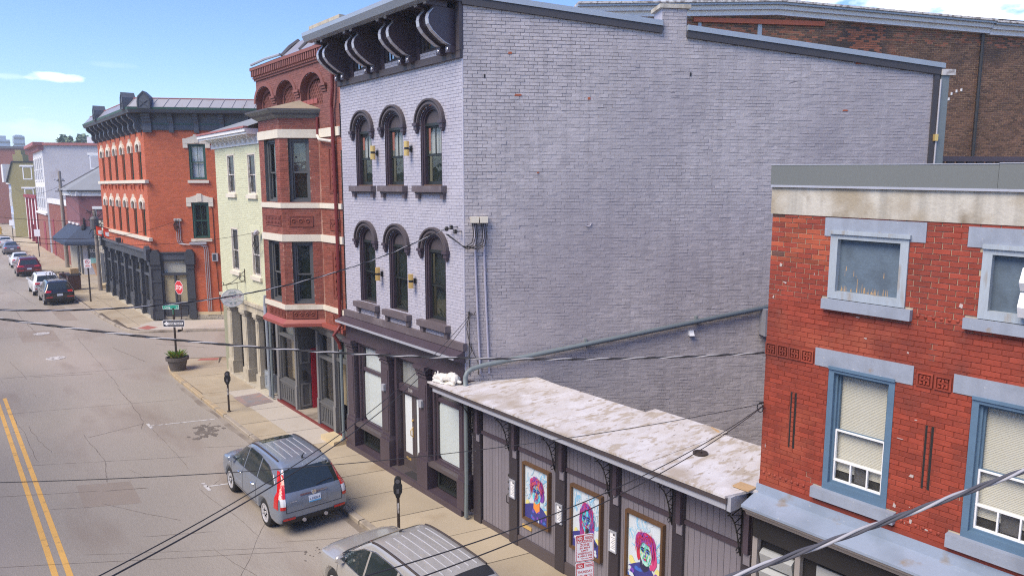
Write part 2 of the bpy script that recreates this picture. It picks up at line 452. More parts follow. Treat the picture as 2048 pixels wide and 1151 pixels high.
def project(p):
    d = Vector(p) - CAM
    ca, sa = math.cos(AZ), math.sin(AZ)
    x = d.x * ca - d.y * sa; y = d.x * sa + d.y * ca; z = d.z
    cp, sp = math.cos(PITCH), math.sin(PITCH)
    yc = y * cp - z * sp; zc = y * sp + z * cp
    if yc < .1: return (-9999, -9999, yc)
    return (1024 + 1440 * x / yc, 575.5 - 1440 * zc / yc, yc)
def sub_spans(spans, cuts):
    for a, b in cuts:
        out = []
        for u0, u1 in spans:
            if b <= u0 or a >= u1: out.append((u0, u1)); continue
            if a > u0: out.append((u0, a))
            if b < u1: out.append((b, u1))
        spans = out
    return spans
def spanner(u0, u1, holes=(), top=None):
    """holes: (u0,u1,v0,v1[,arch rise]); top: f(u) upper limit -> list of spans at height v"""
    def f(v):
        sp = [(u0, u1)] if not top else top(v)
        cuts = []
        for h in holes:
            a, b, c, d = h[:4]
            rise = h[4] if len(h) > 4 else 0
            if c <= v <= d: cuts.append((a, b))
            elif rise and d < v < d + rise:
                k = math.sqrt(max(0, 1 - ((v - d) / rise) ** 2)); m_ = (a + b) / 2; w = (b - a) / 2 * k
                cuts.append((m_ - w, m_ + w))
        return sub_spans(sp, cuts)
    return f
def backing(parent, fr, sp, v0, v1, bh, m, n=0, name='wall'):
    mb = MB(); cur = {}
    k = int(math.ceil((v1 - v0) / bh - 1e-6))
    for i in range(k + 1):
        va = v0 + i * bh
        now = set() if i == k else {(round(a, 4), round(b, 4)) for a, b in sp(va + bh / 2)}
        for q in list(cur):
            if q not in now:
                mb.rect(fr, q[0], q[1], cur.pop(q), min(va, v1), n)
        for q in now:
            cur.setdefault(q, va)
    return mb.build(name, m, parent)
def brick_geo(fr, ua, ub, va, vb, d, rnd, jit=.002):
    def j(): return rnd.uniform(-jit, jit)
    e = min(.003, d * .6)
    p = [fr.pt(ua, va, 0), fr.pt(ub, va, 0), fr.pt(ub, vb, 0), fr.pt(ua, vb, 0),
         fr.pt(ua + e + j(), va + e + j(), d + j() * .7), fr.pt(ub - e + j(), va + e + j(), d + j() * .7), fr.pt(ub - e + j(), vb - e + j(), d + j() * .7), fr.pt(ua + e + j(), vb - e + j(), d + j() * .7)]
    return p
BF = [(4, 5, 6, 7), (0, 1, 5, 4), (1, 2, 6, 5), (2, 3, 7, 6), (3, 0, 4, 7)]
def bricks(parent, fr, sp, v0, v1, m, bw=.213, bh=.072, j=.009, depth=(.004, .011), indiv=0, seed=1, alt=None, vis=None, jit=.002, depthf=None, name='brick', joint=None):
    """running bond of single bricks; the `indiv` that show largest become objects of their own, the rest one mesh"""
    rnd = random.Random(seed)
    recs = []
    k = int(math.ceil((v1 - v0) / bh - 1e-6))
    for i in range(k):
        va = v0 + i * bh; vb = min(va + bh, v1) - j
        if vb - va < .015: continue
        offs = (.5 * bw if i % 2 else 0) + rnd.uniform(-.02, .02)
        for a, b in sp((va + vb) / 2):
            g = math.floor((a - offs) / bw)
            x = offs + g * bw
            while x < b:
                ua, ub = max(a, x), min(b, x + bw) - j
                if ub - ua > .03:
                    d = rnd.uniform(*depth)
                    if depthf: d = depthf(ua, va, d)
                    mm = m
                    if alt:
                        mm = alt(ua, va, rnd) or m
                    full = ub - ua > bw - j - .002 and abs(vb - va - (bh - j)) < .001
                    gh, gv = joint(ua, va, rnd) if joint else (0, 0)
                    recs.append([ua, min(b, ub + gh) if gh else ub, va, vb + gv, d, mm, full, gh, gv])
                x += bw
    if indiv:
        sc_ = []
        for q, r_ in enumerate(recs):
            if not r_[6]: continue
            if vis and not vis(r_[0], r_[2]): continue
            c = fr.pt((r_[0] + r_[1]) / 2, (r_[2] + r_[3]) / 2, 0)
            x, y, w = project(c)
            if not (0 < x < 2048 and 0 < y < 1151): continue
            sc_.append((w, q))
        sc_.sort()
        pick = {q for _, q in sc_[:indiv]}
    else: pick = set()
    rest = {}
    vari = {}
    of = off_of(parent)
    for q, r_ in enumerate(recs):
        ua, ub, va, vb, d, mm, full, gh, gv = r_
        if q in pick:
            key = (mm, rnd.randrange(7), round(gh, 3), round(gv, 3))
            if key not in vari:
                me = bpy.data.meshes.new(name)
                p = brick_geo(Fr((0, 0, 0), fr.u, fr.v, fr.n), 0, bw - j + gh, 0, bh - j + gv, rnd.uniform(*depth), rnd, jit)
                me.from_pydata([tuple(x) for x in p], [], BF)
                me.materials.append(M[mm])
                vari[key] = me
            o = bpy.data.objects.new(name, vari[key])
            link(o); o.parent = parent
            o.location = fr.pt(ua, va, 0) - of
        else:
            rest.setdefault(mm, MB()).add(brick_geo(fr, ua, ub, va, vb, d, rnd, jit), BF)
    for mm, mb in rest.items():
        mb.build('brickwork', mm, parent, kind='stuff')
FONT = None
def text_into(mb, fr, s, u, v, h, n=.003, align='CENTER', width=None, flip=False, bold=0):
    """flat lettering, as polygons on a frame; h = cap height"""
    cu = bpy.data.curves.new('lettering', 'FONT')
    cu.body = s; cu.size = 1; cu.resolution_u = 2; cu.fill_mode = 'FRONT' if hasattr(cu, 'fill_mode') else 'FRONT'
    cu.offset = bold
    o = bpy.data.objects.new('lettering', cu)
    COL.objects.link(o)
    dg = bpy.context.evaluated_depsgraph_get()
    me = bpy.data.meshes.new_from_object(o.evaluated_get(dg))
    vs_ = [x.co.copy() for x in me.vertices]
    fs = [tuple(p.vertices) for p in me.polygons]
    bpy.data.objects.remove(o); bpy.data.curves.remove(cu); bpy.data.meshes.remove(me)
    if not vs_: return
    x0 = min(p.x for p in vs_); x1 = max(p.x for p in vs_)
    k = h / .7
    kx = k if width is None else width / (x1 - x0)
    ox = {'CENTER': (x0 + x1) / 2, 'LEFT': x0, 'RIGHT': x1}[align]
    sg = -1 if flip else 1
    mb.add([fr.pt(u + sg * (p.x - ox) * kx, v + p.y * k, n) for p in vs_], fs)
def arc_poly(uc, hw, v0, vs_, rise, n=12):
    p = [(uc - hw, v0)]
    for i in range(n + 1):
        a = math.pi - math.pi * i / n
        p.append((uc + hw * math.cos(a), vs_ + rise * math.sin(a)))
    p.append((uc + hw, v0))
    return p
# ---------------------------------------------------------------- shared building pieces
def single(name, mb, m, label, cat, group=None, smooth=False):
    xs = [p[0] for p in mb.v]; ys = [p[1] for p in mb.v]; zs = [p[2] for p in mb.v]
    c = Vector(((min(xs) + max(xs)) / 2, (min(ys) + max(ys)) / 2, min(zs)))
    t_ = MB(); t_.v = [(p[0] - c.x, p[1] - c.y, p[2] - c.z) for p in mb.v]; t_.f = mb.f
    o = t_.build(name, m, None, smooth=smooth)
    o.location = c
    OFF[o.name] = c
    return tag(o, label, cat, group)
def win(parent, fr, u0, u1, v0, v1, rec, fm, jamb=None, fw=.06, sw=.045, mid=.5, mu=0, ml=0, back='room_dark', back2=None, glass=None, gm2=None, sashm=None, name='window', deep=.12):
    glass = glass or G_CLEAR
    w = MB()
    w.frame(fr, u0, u1, v0, v1, fw, -rec, -rec + .06)
    o = w.build(name, fm, parent)
    if jamb:
        r = MB()
        r.rect(Fr(fr.pt(u0, 0, 0), -fr.n, fr.v, fr.u), 0, rec + .02, v0, v1, -.001)
        r.rect(Fr(fr.pt(u1, 0, 0), -fr.n, fr.v, fr.u), 0, rec + .02, v0, v1, .001)
        r.rect(Fr(fr.pt(0, v1, 0), fr.u, -fr.n, fr.v), u0, u1, 0, rec + .02, .001)
        r.rect(Fr(fr.pt(0, v0, 0), fr.u, -fr.n, fr.v), u0, u1, 0, rec + .02, -.001)
        r.build('reveal', jamb, o)
    a, b, c, d = u0 + fw, u1 - fw, v0 + fw, v1 - fw
    vm = c + (d - c) * mid if mid else None
    cells = [(c, d, ml, 0)] if not mid else [(c, vm + sw / 2, ml, -.03), (vm - sw / 2, d, mu, 0)]
    s = MB()
    for (p, q, k, dn) in cells:
        s.frame(fr, a, b, p, q, sw, -rec - .02 + dn, -rec + .015 + dn)
        for i in range(k):
            x = a + sw + (b - a - 2 * sw) * (i + 1) / (k + 1)
            s.box(fr, x - .012, x + .012, p + sw, q - sw, -rec - .015 + dn, -rec + .01 + dn)
    s.build('sash', sashm or fm, o)
    for i, (p, q, k, dn) in enumerate(cells):
        for t_ in range(k + 1):
            x0 = a + sw + (b - a - 2 * sw) * t_ / (k + 1); x1 = a + sw + (b - a - 2 * sw) * (t_ + 1) / (k + 1)
            MB().rect(fr, x0, x1, p + sw, q - sw, -rec - .004 + dn).build('pane', (gm2 or glass) if i == 0 else glass, o)
        MB().rect(fr, a, b, p, q + (.02 if i else 0), -rec - deep).build('curtain', (back2 or back) if i == 0 and mid else back, o)  # a curtain, else a dark sheet put in for the unlit room
    return o
# ---------------------------------------------------------------- ground, road, pavements
def bend(y): return max(0, y - 76) * .022
def plane_sheet(name, pts, z, m, parent=None, kind='structure'):
    o = MB().poly([(x, y, z) for x, y in pts]).build(name, m, parent, kind=kind)
    return o
ZR = -.12
plane_sheet('ground', [(-900, -400), (1500, -400), (1500, 1900), (-900, 1900)], -.2, 'ground')
rd = MB()
ys = [-60, 0, 60, 76, 90, 105, 120, 140, 165, 190, 230]
for i in range(len(ys) - 1):
    a, b = ys[i], ys[i + 1]
    rd.poly([(-5.2 + bend(a), a, ZR), (9.6 + bend(a), a, ZR), (9.6 + bend(b), b, ZR), (-5.2 + bend(b), b, ZR)])
# side street between the two corner buildings (same sheet, butted to the main carriageway)
c0 = Vector((9.6, 30.0, ZR)); c1 = Vector((9.6, 46.5, ZR))
rd.poly([c0, c0 + WD * 90, c1 + WD * 90, c1])
road = rd.build('road', 'asphalt', None, kind='structure')
# double yellow line
def curve_strip(mb, x, w, y0, y1, z, step=8):
    y = y0
    while y < y1 - .01:
        b = min(y + step, y1)
        mb.poly([(x - w / 2 + bend(y), y, z), (x + w / 2 + bend(y), y, z), (x + w / 2 + bend(b), b, z), (x - w / 2 + bend(b), b, z)])
        y = b
for x in (1.385, 1.625):
    mb = MB(); curve_strip(mb, x, .115, -30, 33.0, ZR + .004, 3); curve_strip(mb, x, .115, 46.5, 190, ZR + .004)
    mb.build('centre_line', 'yellow_line', road)
rnd = random.Random(11)
def crack_line(mb, p, q, w, wob, z, n=None):
    p = Vector((*p, 0)); q = Vector((*q, 0))
    ln = (q - p).length; n = n or max(4, int(ln / .14))
    d = (q - p).normalized(); nn = Vector((-d.y, d.x, 0))
    off = 0; L_ = []
    for i in range(n + 1):
        off += rnd.uniform(-1, 1) * wob; off *= .93
        ww = w * rnd.uniform(.25, 1.0) * (0.25 if i in (0, n) else 1)
        c = p.lerp(q, i / n) + nn * off
        L_.append((c + nn * ww / 2, c - nn * ww / 2))
    for i in range(n):
        mb.poly([(*L_[i][0].xy, z), (*L_[i][1].xy, z), (*L_[i + 1][1].xy, z), (*L_[i + 1][0].xy, z)])
ck = MB(); zc = ZR + .004
pa = MB()
for (x, y, w, h, sk_) in ((3.2, 44.6, 1.6, 3.6, .2), (5.6, 50.5, .9, 6.5, .1), (2.4, 20.2, 1.2, 1.7, .3)):
    pa.poly([(x, y, zc - .002), (x + w, y - w * .5, zc - .002), (x + w + sk_ * .2, y - w * .5 + h, zc - .002), (x + sk_ * .2, y + h, zc - .002)])
pa.build('road_patch', 'patch_asphalt', road)
CR = [((-2.0, 19.6), (5.9, 14.6), .013, .004), ((-2, 23.9), (2.9, 21.1), .014, .006), ((3.0, 21.0), (3.95, 20.5), .03, .012), ((1.6, 24.4), (5.6, 22.1), .012, .008), ((1.5, 30.6), (6.9, 28.6), .014, .006),
      ((3.3, 26.5), (3.4, 23.4), .014, .014), ((3.4, 23.4), (3.15, 21.6), .018, .014), ((5.3, 31.9), (5.1, 26.6), .02, .02), ((5.1, 26.6), (4.9, 25.8), .02, .015), ((5.2, 26.4), (5.15, 21.2), .01, .016),
      ((3.3, 26.0), (5.1, 26.4), .02, .012), ((2.8, 20.2), (4.1, 17.9), .013, .014), ((3.2, 17.6), (4.6, 16.8), .012, .012), ((5.0, 19.6), (5.3, 15.9), .01, .014), ((4.3, 16.0), (4.9, 13.2), .01, .016), ((5.9, 16.9), (3.8, 13.5), .009, .012),
      ((-1, 37.5), (6.5, 35.0), .02, .006), ((0, 47.5), (7, 45), .02, .006), ((2.8, 36), (4.9, 35.0), .035, .012), ((2.3, 40), (2.6, 35.8), .015, .014), ((5.6, 44), (5.4, 32), .016, .016), ((6.6, 40.4), (7.2, 36), .03, .02),
      ((4.5, 70), (5.1, 58), .03, .02), ((0, 58), (5.2, 56), .02, .006), ((0, 70), (5.2, 68), .02, .006), ((8.5, 39.8), (10.4, 37.2), .03, .03), ((3.8, 56), (4.1, 46), .03, .02), ((1.7, 30), (1.9, 24.5), .012, .02),
      ((1.95, 28.6), (2.2, 25.2), .012, .03), ((5.5, 15.4), (7.2, 14.4), .012, .008), ((2.0, 17.5), (5.6, 15.0), .008, .006), ((5.9, 22.8), (7.2, 22.0), .012, .006)]
for p, q, w, wb in CR: crack_line(ck, p, q, w * 1.25, wb, zc)
for i in range(9):
    x = rnd.uniform(1.7, 5.4); y = rnd.uniform(14, 42); a = rnd.uniform(0, 6.3); l = rnd.uniform(.3, 1.1)
    crack_line(ck, (x, y), (x + l * math.cos(a), y + l * math.sin(a)), .010, .016, zc)
ck.build('crack', 'crack', road, kind='stuff')
gd = MB(); y = 2.0
while y < 31:
    w0, w1 = .16 + .14 * noise.noise(Vector((y * .6, 0, 0))), .16 + .14 * noise.noise(Vector(((y + .5) * .6, 0, 0)))
    gd.poly([(7.37 - w0, y, zc + .001), (7.37, y, zc + .001), (7.37, y + .5, zc + .001), (7.37 - w1, y + .5, zc + .001)]); y += .5
gd.build('gutter_dirt', 'gutter_dirt', road)
wl = MB(); zl = ZR + .005
def strip(mb, p, q, w, z):
    p = Vector((*p, z)); q = Vector((*q, z)); d = (q - p).normalized(); n = Vector((-d.y, d.x, 0)) * w / 2
    mb.poly([p + n, p - n, q - n, q + n])
for y in (25.95, 19.55, 12.6):
    a = Vector((5.2, y + .05)); b = a + Vector((1.95, -.62))
    wl2 = MB(); strip(wl2, a, b, .075, zl); strip(wl2, a + Vector((-.02, .32)), a + Vector((-.02, -.32)), .09, zl)
    wl2.build('parking_mark', 'white_line', road)
ol = MB()
OILS = [(6.5 + rnd.gauss(0, .26), 24.3 + rnd.gauss(0, .34), rnd.uniform(.02, .13)) for _ in range(60)] + [(6.3 + rnd.gauss(0, .3), 14.1 + rnd.gauss(0, .3), rnd.uniform(.01, .05)) for _ in range(22)]
for io, (cx, cy, r) in enumerate(OILS):
    pts = []
    for k in range(16):
        rr = r * rnd.uniform(.55, 1.15)
        pts.append((cx + rr * math.cos(k * math.pi / 8) * .8, cy + rr * math.sin(k * math.pi / 8) * 1.2, ZR + .006 + io * .00002))
    ol.poly(pts)
ol.build('oil_stain', 'oil', road)
for cx, cy in ((4.05, 39.4), (4.25, 46.6)):
    o = single('manhole_cover', MB().lathe((cx, cy, ZR + .001), [(.40, 0), (.40, .012), (.33, .014), (.31, .009), (.01, .009)], 20), 'white_line',
               'pale manhole cover in the road, %s' % ('nearer the street corner planter' if cy < 44 else 'farther one, before the parked black car'), 'manhole cover', 'pale manhole covers in the carriageway')
# pavements: near block and far block, each a kerb, a bed and separate slabs
XK = 7.36
def kerb_path(near):
    if near: return [(XK, -12), (XK, 0), (XK, 10), (XK, 20), (7.42, 28), (7.46, 31.9), (7.52, 33.0), (7.66, 33.9), (7.95, 34.75), (8.35, 35.15), (8.9, 35.1), (10.2, 34.4), (10.2 + 50 * WD.x, 34.4 + 50 * WD.y)]
    return [(8.9 + 55 * WD.x, 43.15 + 55 * WD.y), (10.2, 42.35), (8.9, 43.1), (8.45, 43.45), (8.12, 44.0), (7.95, 44.8), (7.86, 46), (7.66, 49), (7.55, 54), (7.52, 60), (7.6, 76)] + [(7.6 + bend(y), y) for y in (90, 105, 125, 150, 190)]
def strip_z(mb, A, B, za, zb):
    for i in range(len(A) - 1):
        mb.poly([(*A[i], za), (*A[i + 1], za), (*B[i + 1], zb), (*B[i], zb)])
def offset_path(P, d):
    out = []
    for i, p in enumerate(P):
        a = Vector(P[max(0, i - 1)]); b = Vector(P[min(len(P) - 1, i + 1)])
        t_ = (b - a).normalized(); out.append((p[0] + t_.y * d, p[1] - t_.x * d))
    return out
for near in (True, False):
    P = kerb_path(near)
    IN = offset_path(P, .16)
    bed = MB()
    if near: bed.poly([(*p, -.012) for p in IN[1:]] + [(60, 4, -.012), (60, -12, -.012), (XK + .16, -12, -.012)])
    else: bed.poly([(*p, -.012) for p in IN] + [(60, 190, -.012)])
    walk = bed.build('pavement', 'walk_joint', None, kind='structure')
    # kerb stones
    acc = 0
    for i in range(len(P) - 1):
        a, b = Vector(P[i]), Vector(P[i + 1]); ia, ib = Vector(IN[i]), Vector(IN[i + 1])
        n = max(1, int((b - a).length / 2.4))
        if n > 12: n = 12
        for k in range(n):
            s0, s1 = k / n, (k + 1) / n - .004
            o0, o1, i0, i1 = a.lerp(b, s0), a.lerp(b, s1), ia.lerp(ib, s0), ia.lerp(ib, s1)
            h = rnd.uniform(-.006, .002)
            kb = MB()
            kb.poly([(*o0, ZR), (*o1, ZR), (*o1, -.02 + h), (*o0, -.02 + h)])
            e0, e1 = o0.lerp(i0, .12), o1.lerp(i1, .12)
            kb.poly([(*o0, -.02 + h), (*o1, -.02 + h), (*e1, h), (*e0, h)])
            kb.poly([(*e0, h), (*e1, h), (*i1, h), (*i0, h)])
            yel = near and 24.5 < o0.y < 35.2 and o0.x < 8.2
            kb.build('kerb_stone', 'curb_yellow' if yel else 'curb', walk)
    if near:
        # slabs: rows run along the side-wall direction
        y = -4.2; row = 0
        joints = [-10 + 1.52 * i for i in range(30)]
        for i in range(len(joints) - 1):
            a, b = joints[i] + .013, joints[i + 1] - .013
            if b > 33.2: b = 33.2
            if a >= b: break
            x0, x1 = XK + .168, 9.75
            sk = lambda x: (x - 9.4) * (-.22)
            cols = [(x0, x1)] if a < 18 else [(x0, 8.42), (8.43, x1)]
            for c, (p, q) in enumerate(cols):
                if a > 26.8: p = max(p, 7.63)
                new = (20.0 < a < 26.5 and q > 9)
                h = rnd.uniform(-.004, .003)
                sb = MB()
                pts = [(p, a + sk(p)), (q, a + sk(q)), (q, b + sk(q)), (p, b + sk(p))]
                sb.poly([(*w, h) for w in pts])
                for t_ in range(4): sb.poly([(*pts[t_], h), (*pts[(t_ + 1) % 4], h), (*pts[(t_ + 1) % 4], -.012), (*pts[t_], -.012)])
                sb.build('slab', 'walk_new' if new else 'walk', walk)
        sb = MB().poly([(7.70, 33.25, -.002), (9.5, 32.85, -.002), (10.0, 34.25, -.002), (8.85, 34.85, -.002), (8.4, 34.93, -.002), (8.05, 34.6, -.002), (7.82, 33.9, -.002)])
        sb.build('slab', 'walk', walk)
        MB().poly([(9.51, 32.8, -.004), (9.8, 32.2, -.004), (40, 14.2, -.004), (40.5, 16.0, -.004), (10.1, 34.2, -.004)]).build('slab', 'walk', walk)
        MB().poly([(9.0, 34.25, .001), (9.75, 33.75, .001), (9.95, 34.15, .001), (9.25, 34.55, .001)]).build('kerb_ramp_pad', 'brick_red_pad', walk)
        # old cellar hatch let into the pavement in front of the pale green building
        hb = MB(); hb.box(WORLD, 8.35, 9.35, 25.7, 27.2, -.004, .012)
        hb.build('cellar_hatch', 'hatch', walk)
    else:
        joints = [44.8 + 1.6 * i for i in range(22)]
        for i in range(len(joints) - 1):
            a, b = joints[i] + .012, joints[i + 1] - .012
            xs = 8.2 if a < 47.5 else (7.95 if a < 50 else 7.76)
            for p, q in ((xs, 8.85), (8.87, 10.0)):
                h = rnd.uniform(-.004, .003)
                MB().poly([(p, a, h), (q, a, h), (q, b, h), (p, b, h)]).build('slab', 'walk', walk)
        y = 79
        while y < 185:
            b = y + 6
            MB().poly([(7.78 + bend(y), y, -.002), (10.7 + bend(y), y, -.002), (10.7 + bend(b), b - .03, -.002), (7.78 + bend(b), b - .03, -.002)]).build('slab', 'walk', walk)
            y = b
        MB().poly([(10.02, 62, -.003), (14, 62, -.003), (14, 79.5, -.003), (10.02, 79.5, -.003)]).build('slab', 'walk', walk)
        MB().poly([(8.3, 44.75, -.002), (9.95, 46.3, -.002), (10.05, 46.1, -.002), (40, 28.1, -.002), (38.7, 25.9, -.002), (10.3, 42.55, -.002), (9.05, 43.3, -.002), (8.6, 43.65, -.002)]).build('slab', 'walk_new', walk)
        MB().poly([(8.55, 44.3, .002), (8.95, 43.55, .002), (9.55, 43.9, .002), (9.2, 44.85, .002)]).build('kerb_ramp_pad', 'brick_red_pad', walk)
# ================================================================ lavender corner building
P0 = Vector((9.55, 13.62, 0))
pb = thing('painted_brick_building', 'tall lavender painted brick building with dark arched windows and big scroll brackets', 'building', P0)
F = fac(9.55); S = side(P0)
YR, YL = 13.62, 19.78
WINU = [(18.42, 7.92, 9.42), (16.74, 7.92, 9.42), (14.96, 7.92, 9.42)]
WINL = [(18.37, 4.62, 6.40), (16.66, 4.60, 6.38), (14.86, 4.58, 6.36)]
HW = .47
holes = [(y - HW, y + HW, a, b, .40) for y, a, b in WINU + WINL]
att = [(15.62 + .02, 16.98 + .02 - .35), (17.36, 18.44), (13.9, 13.9)]
ATT = [(17.86, 18.86), (16.08, 17.12), (14.34, 15.38)]
holes_att = [(a, b, 11.02, 11.86) for a, b in ATT]
sp = spanner(YR, YL, holes + holes_att)
backing(pb, F, sp, 4.1, 11.93, .0385, 'lav_mortar')
# side wall with its raking top, chimney stack included
def side_top(v):
    def lim(z):      # u where the raking roof line reaches height z
        if z < 10.62: return [(0, 11.68)]
        out = []
        u1 = (11.93 - z) / .1075
        if z <= 11.40: 
            u2 = 5.19 + (11.32 - z) / .1065
            out = [(0, max(5.19, u2))] if z < 11.32 else [(0, 5.19)]
            return out
        out = [(0, min(4.61, u1))] if u1 > .05 else []
        if z < 11.94: out.append((4.61, 5.19))
        return out
    return lim(v)
ssp = lambda v: side_top(v)
backing(pb, S, ssp, 0, 11.95, .0385, 'lav_mortar_side', name='side_wall')
def dmod(u, v, d):
    k = noise.noise(Vector((u * .55, v * .8, 3.1))) + .55 * noise.noise(Vector((u * 1.9, v * 2.3, 9.4)))
    crisp = 1.0 if (v > 9.6 and u < 4.2) or (u < .8) else .62
    return max(.0018, (d + .0075 * k) * crisp)
chips = [(1020, 106), (1036, 190), (1178, 197), (1690, 221), (1074, 346), (1440, 128), (1716, 127)]
def on_plane(px, py, p0, n):
    c = Vector(((px - 1024) / 1440, 1, -(py - 575.5) / 1440))
    cp, sp_ = math.cos(PITCH), math.sin(PITCH)
    y = c.y * cp + c.z * sp_; z = -c.y * sp_ + c.z * cp
    d = Vector((c.x * math.cos(AZ) + y * math.sin(AZ), -c.x * math.sin(AZ) + y * math.cos(AZ), z))
    t_ = (Vector(p0) - CAM).dot(n) / d.dot(n)
    return CAM + d * t_
CH = [(3.15 * 0 + u, v) for u, v in ((1.09, 10.72), (1.22, 9.78), (8.98, 9.60), (9.05, 10.78))]
def alt_side(u, v, r):
    for cu, cv in CH:
        if abs(u - cu) < .10 and abs(v - cv) < .037: return 'orange_chip'
def jside(u, v, r):
    k = noise.noise(Vector((u * .5, v * .6, 21.0))) + .5 * noise.noise(Vector((u * 1.7, v * 1.5, 4.0)))
    if (v > 9.3 and u < 3.6 - .8 * (11.5 - v)) or u < .45: k += .9
    if k > .35: return (0, 0) if r.random() < .8 else (.008, .002)
    q = r.random()
    if q < .50: return (.008, .008)      # joint wholly caked with paint
    if q < .74: return (.008, .004)
    if q < .90: return (.006, 0)
    return (.003, .002)
for px, py, w, h in ((1020, 106, .09, .05), (1036, 190, .17, .045), (1178, 197, .07, .06), (1690, 221, .14, .04), (1076, 345, .06, .03), (1716, 127, .15, .04)):
    q = on_plane(px, py, P0, NS); u = (q - P0).dot(WD)
    MB().prism(S, [(u - w / 2, q.z - h / 2), (u + w * .4, q.z - h * .45), (u + w / 2, q.z + h * .1), (u + w * .3, q.z + h / 2), (u - w * .4, q.z + h * .42)], .010, .019).build('bare_brick_patch', 'orange_chip', pb)
bricks(pb, S, ssp, 0, 11.95, 'lav_brick_side', .216, .077, .008, (.004, .013), indiv=300, seed=3, depthf=dmod, jit=.0036, joint=jside,
       vis=lambda u, v: v > 3.6 + .2 * 0 and not (u > 9.5 and v < 8.4))
bricks(pb, F, sp, 4.1, 11.93, 'lav_brick', .212, .0765, .007, (.004, .009), seed=4, jit=.0016)
# rounded paint-caked corner
MB().tube([(9.556, 13.626, 3.6), (9.556, 13.626, 11.93)], .022, 8).build('corner_bead', 'lav_brick', pb)
# windows with round heads
def arched(y, v0, vsz, top):
    rise = .40
    op = arc_poly(y, HW, v0, vsz, rise)
    w = MB()
    w.ring(F, arc_poly(y, HW, v0, vsz, rise), arc_poly(y, HW - .05, v0, vsz, rise - .05), -.12, -.02)
    w.ring(F, arc_poly(y, HW - .05, v0, vsz, rise - .05), arc_poly(y, HW - .09, v0, vsz, rise - .09), -.15, -.06)
    o = w.build('window', 'plum', pb)
    rv = MB(); k = len(op)
    rv.add([F.pt(a, b, 0.002) for a, b in op] + [F.pt(a, b, -.15) for a, b in op], [(i, i + 1, k + i + 1, k + i) for i in range(k - 1)])
    rv.build('reveal', 'plum_dark', o)
    h2 = HW - .09
    MB().prism(F, arc_poly(y, h2, vsz - .02, vsz, rise - .09), -.16, -.12).build('tympanum', 'plum_warm', o)
    vt = vsz - .02; vm = (v0 + .06 + vt) / 2 - .02
    s = MB()
    s.box(F, y - h2, y + h2, vt - .05, vt + .02, -.14, -.08)
    s.frame(F, y - h2, y + h2, vm - .03, vt - .05, .04, -.155, -.125)
    s.frame(F, y - h2, y + h2, v0 + .03, vm + .03, .04, -.175, -.15, .08)
    if top: s.box(F, y - .016, y + .016, vm, vt - .08, -.15, -.13)
    s.build('sash', 'sash_dark', o)
    if top:
        MB().rect(F, y - h2 + .05, y - .016, vm + .02, vt - .1, -.14).build('pane', G_CLEAR, o)
        MB().rect(F, y + .016, y + h2 - .05, vm + .02, vt - .1, -.14).build('pane', G_CLEAR, o)
    else:
        MB().rect(F, y - h2 + .05, y + h2 - .05, vm + .02, vt - .1, -.14).build('pane', G_DARK, o)
    MB().rect(F, y - h2 + .05, y + h2 - .05, v0 + .11, vm - .02, -.162).build('pane', G_DARK, o)
    MB().rect(F, y - h2, y + h2, vm, vt, -.24).build('curtain', 'curtain_grey' if top else 'room_green', o)
    MB().rect(F, y - h2, y + h2, v0, vm, -.27).build('curtain', 'room_green', o)  # dark sheet in place of the unlit room behind the lower sash
    MB().box(F, y - h2 - .02, y + h2 + .02, v0 - .01, v0 + .03, -.17, -.03).build('inner_sill', 'frame_wood' if top else 'plum_warm', o)
    # hood mould with drop ends and corbels
    hd = MB()
    leg = vsz + .02
    hd.ring(F, arc_poly(y, HW + .155, leg, vsz, rise + .155, 16), arc_poly(y, HW + .01, leg, vsz, rise + .01, 16), 0, .06)
    hd.ring(F, arc_poly(y, HW + .165, leg, vsz, rise + .165, 16), arc_poly(y, HW + .12, leg, vsz, rise + .12, 16), .02, .105)
    hd.ring(F, arc_poly(y, HW + .075, leg, vsz, rise + .075, 16), arc_poly(y, HW + .03, leg, vsz, rise + .03, 16), .05, .08)
    hd.build('hood', 'plum_warm', o)
    for sg in (-1, 1):
        c = y + sg * (HW + .10)
        cb = MB(); cb.box(F, c - .095, c + .095, leg - .07, leg, 0, .13); cb.box(F, c - .07, c + .07, leg - .17, leg - .07, 0, .10)
        cb.prism(F, [(c - .06, leg - .17), (c + .06, leg - .17), (c, leg - .26)], 0, .08)
        cb.build('hood_corbel', 'plum', o)
    sl = MB(); sl.box(F, y - HW - .19, y + HW + .19, v0 - .15, v0, -.1, .17); sl.box(F, y - HW - .17, y + HW + .17, v0 - .19, v0 - .15, 0, .10)
    for sg in (-1, 1): sl.box(F, y + sg * (HW + .08) - .07, y + sg * (HW + .08) + .07, v0 - .31, v0 - .19, 0, .09)
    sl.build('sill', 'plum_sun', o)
for y, a, b in WINU: arched(y, a, b, True)
for y, a, b in WINL: arched(y, a, b, False)
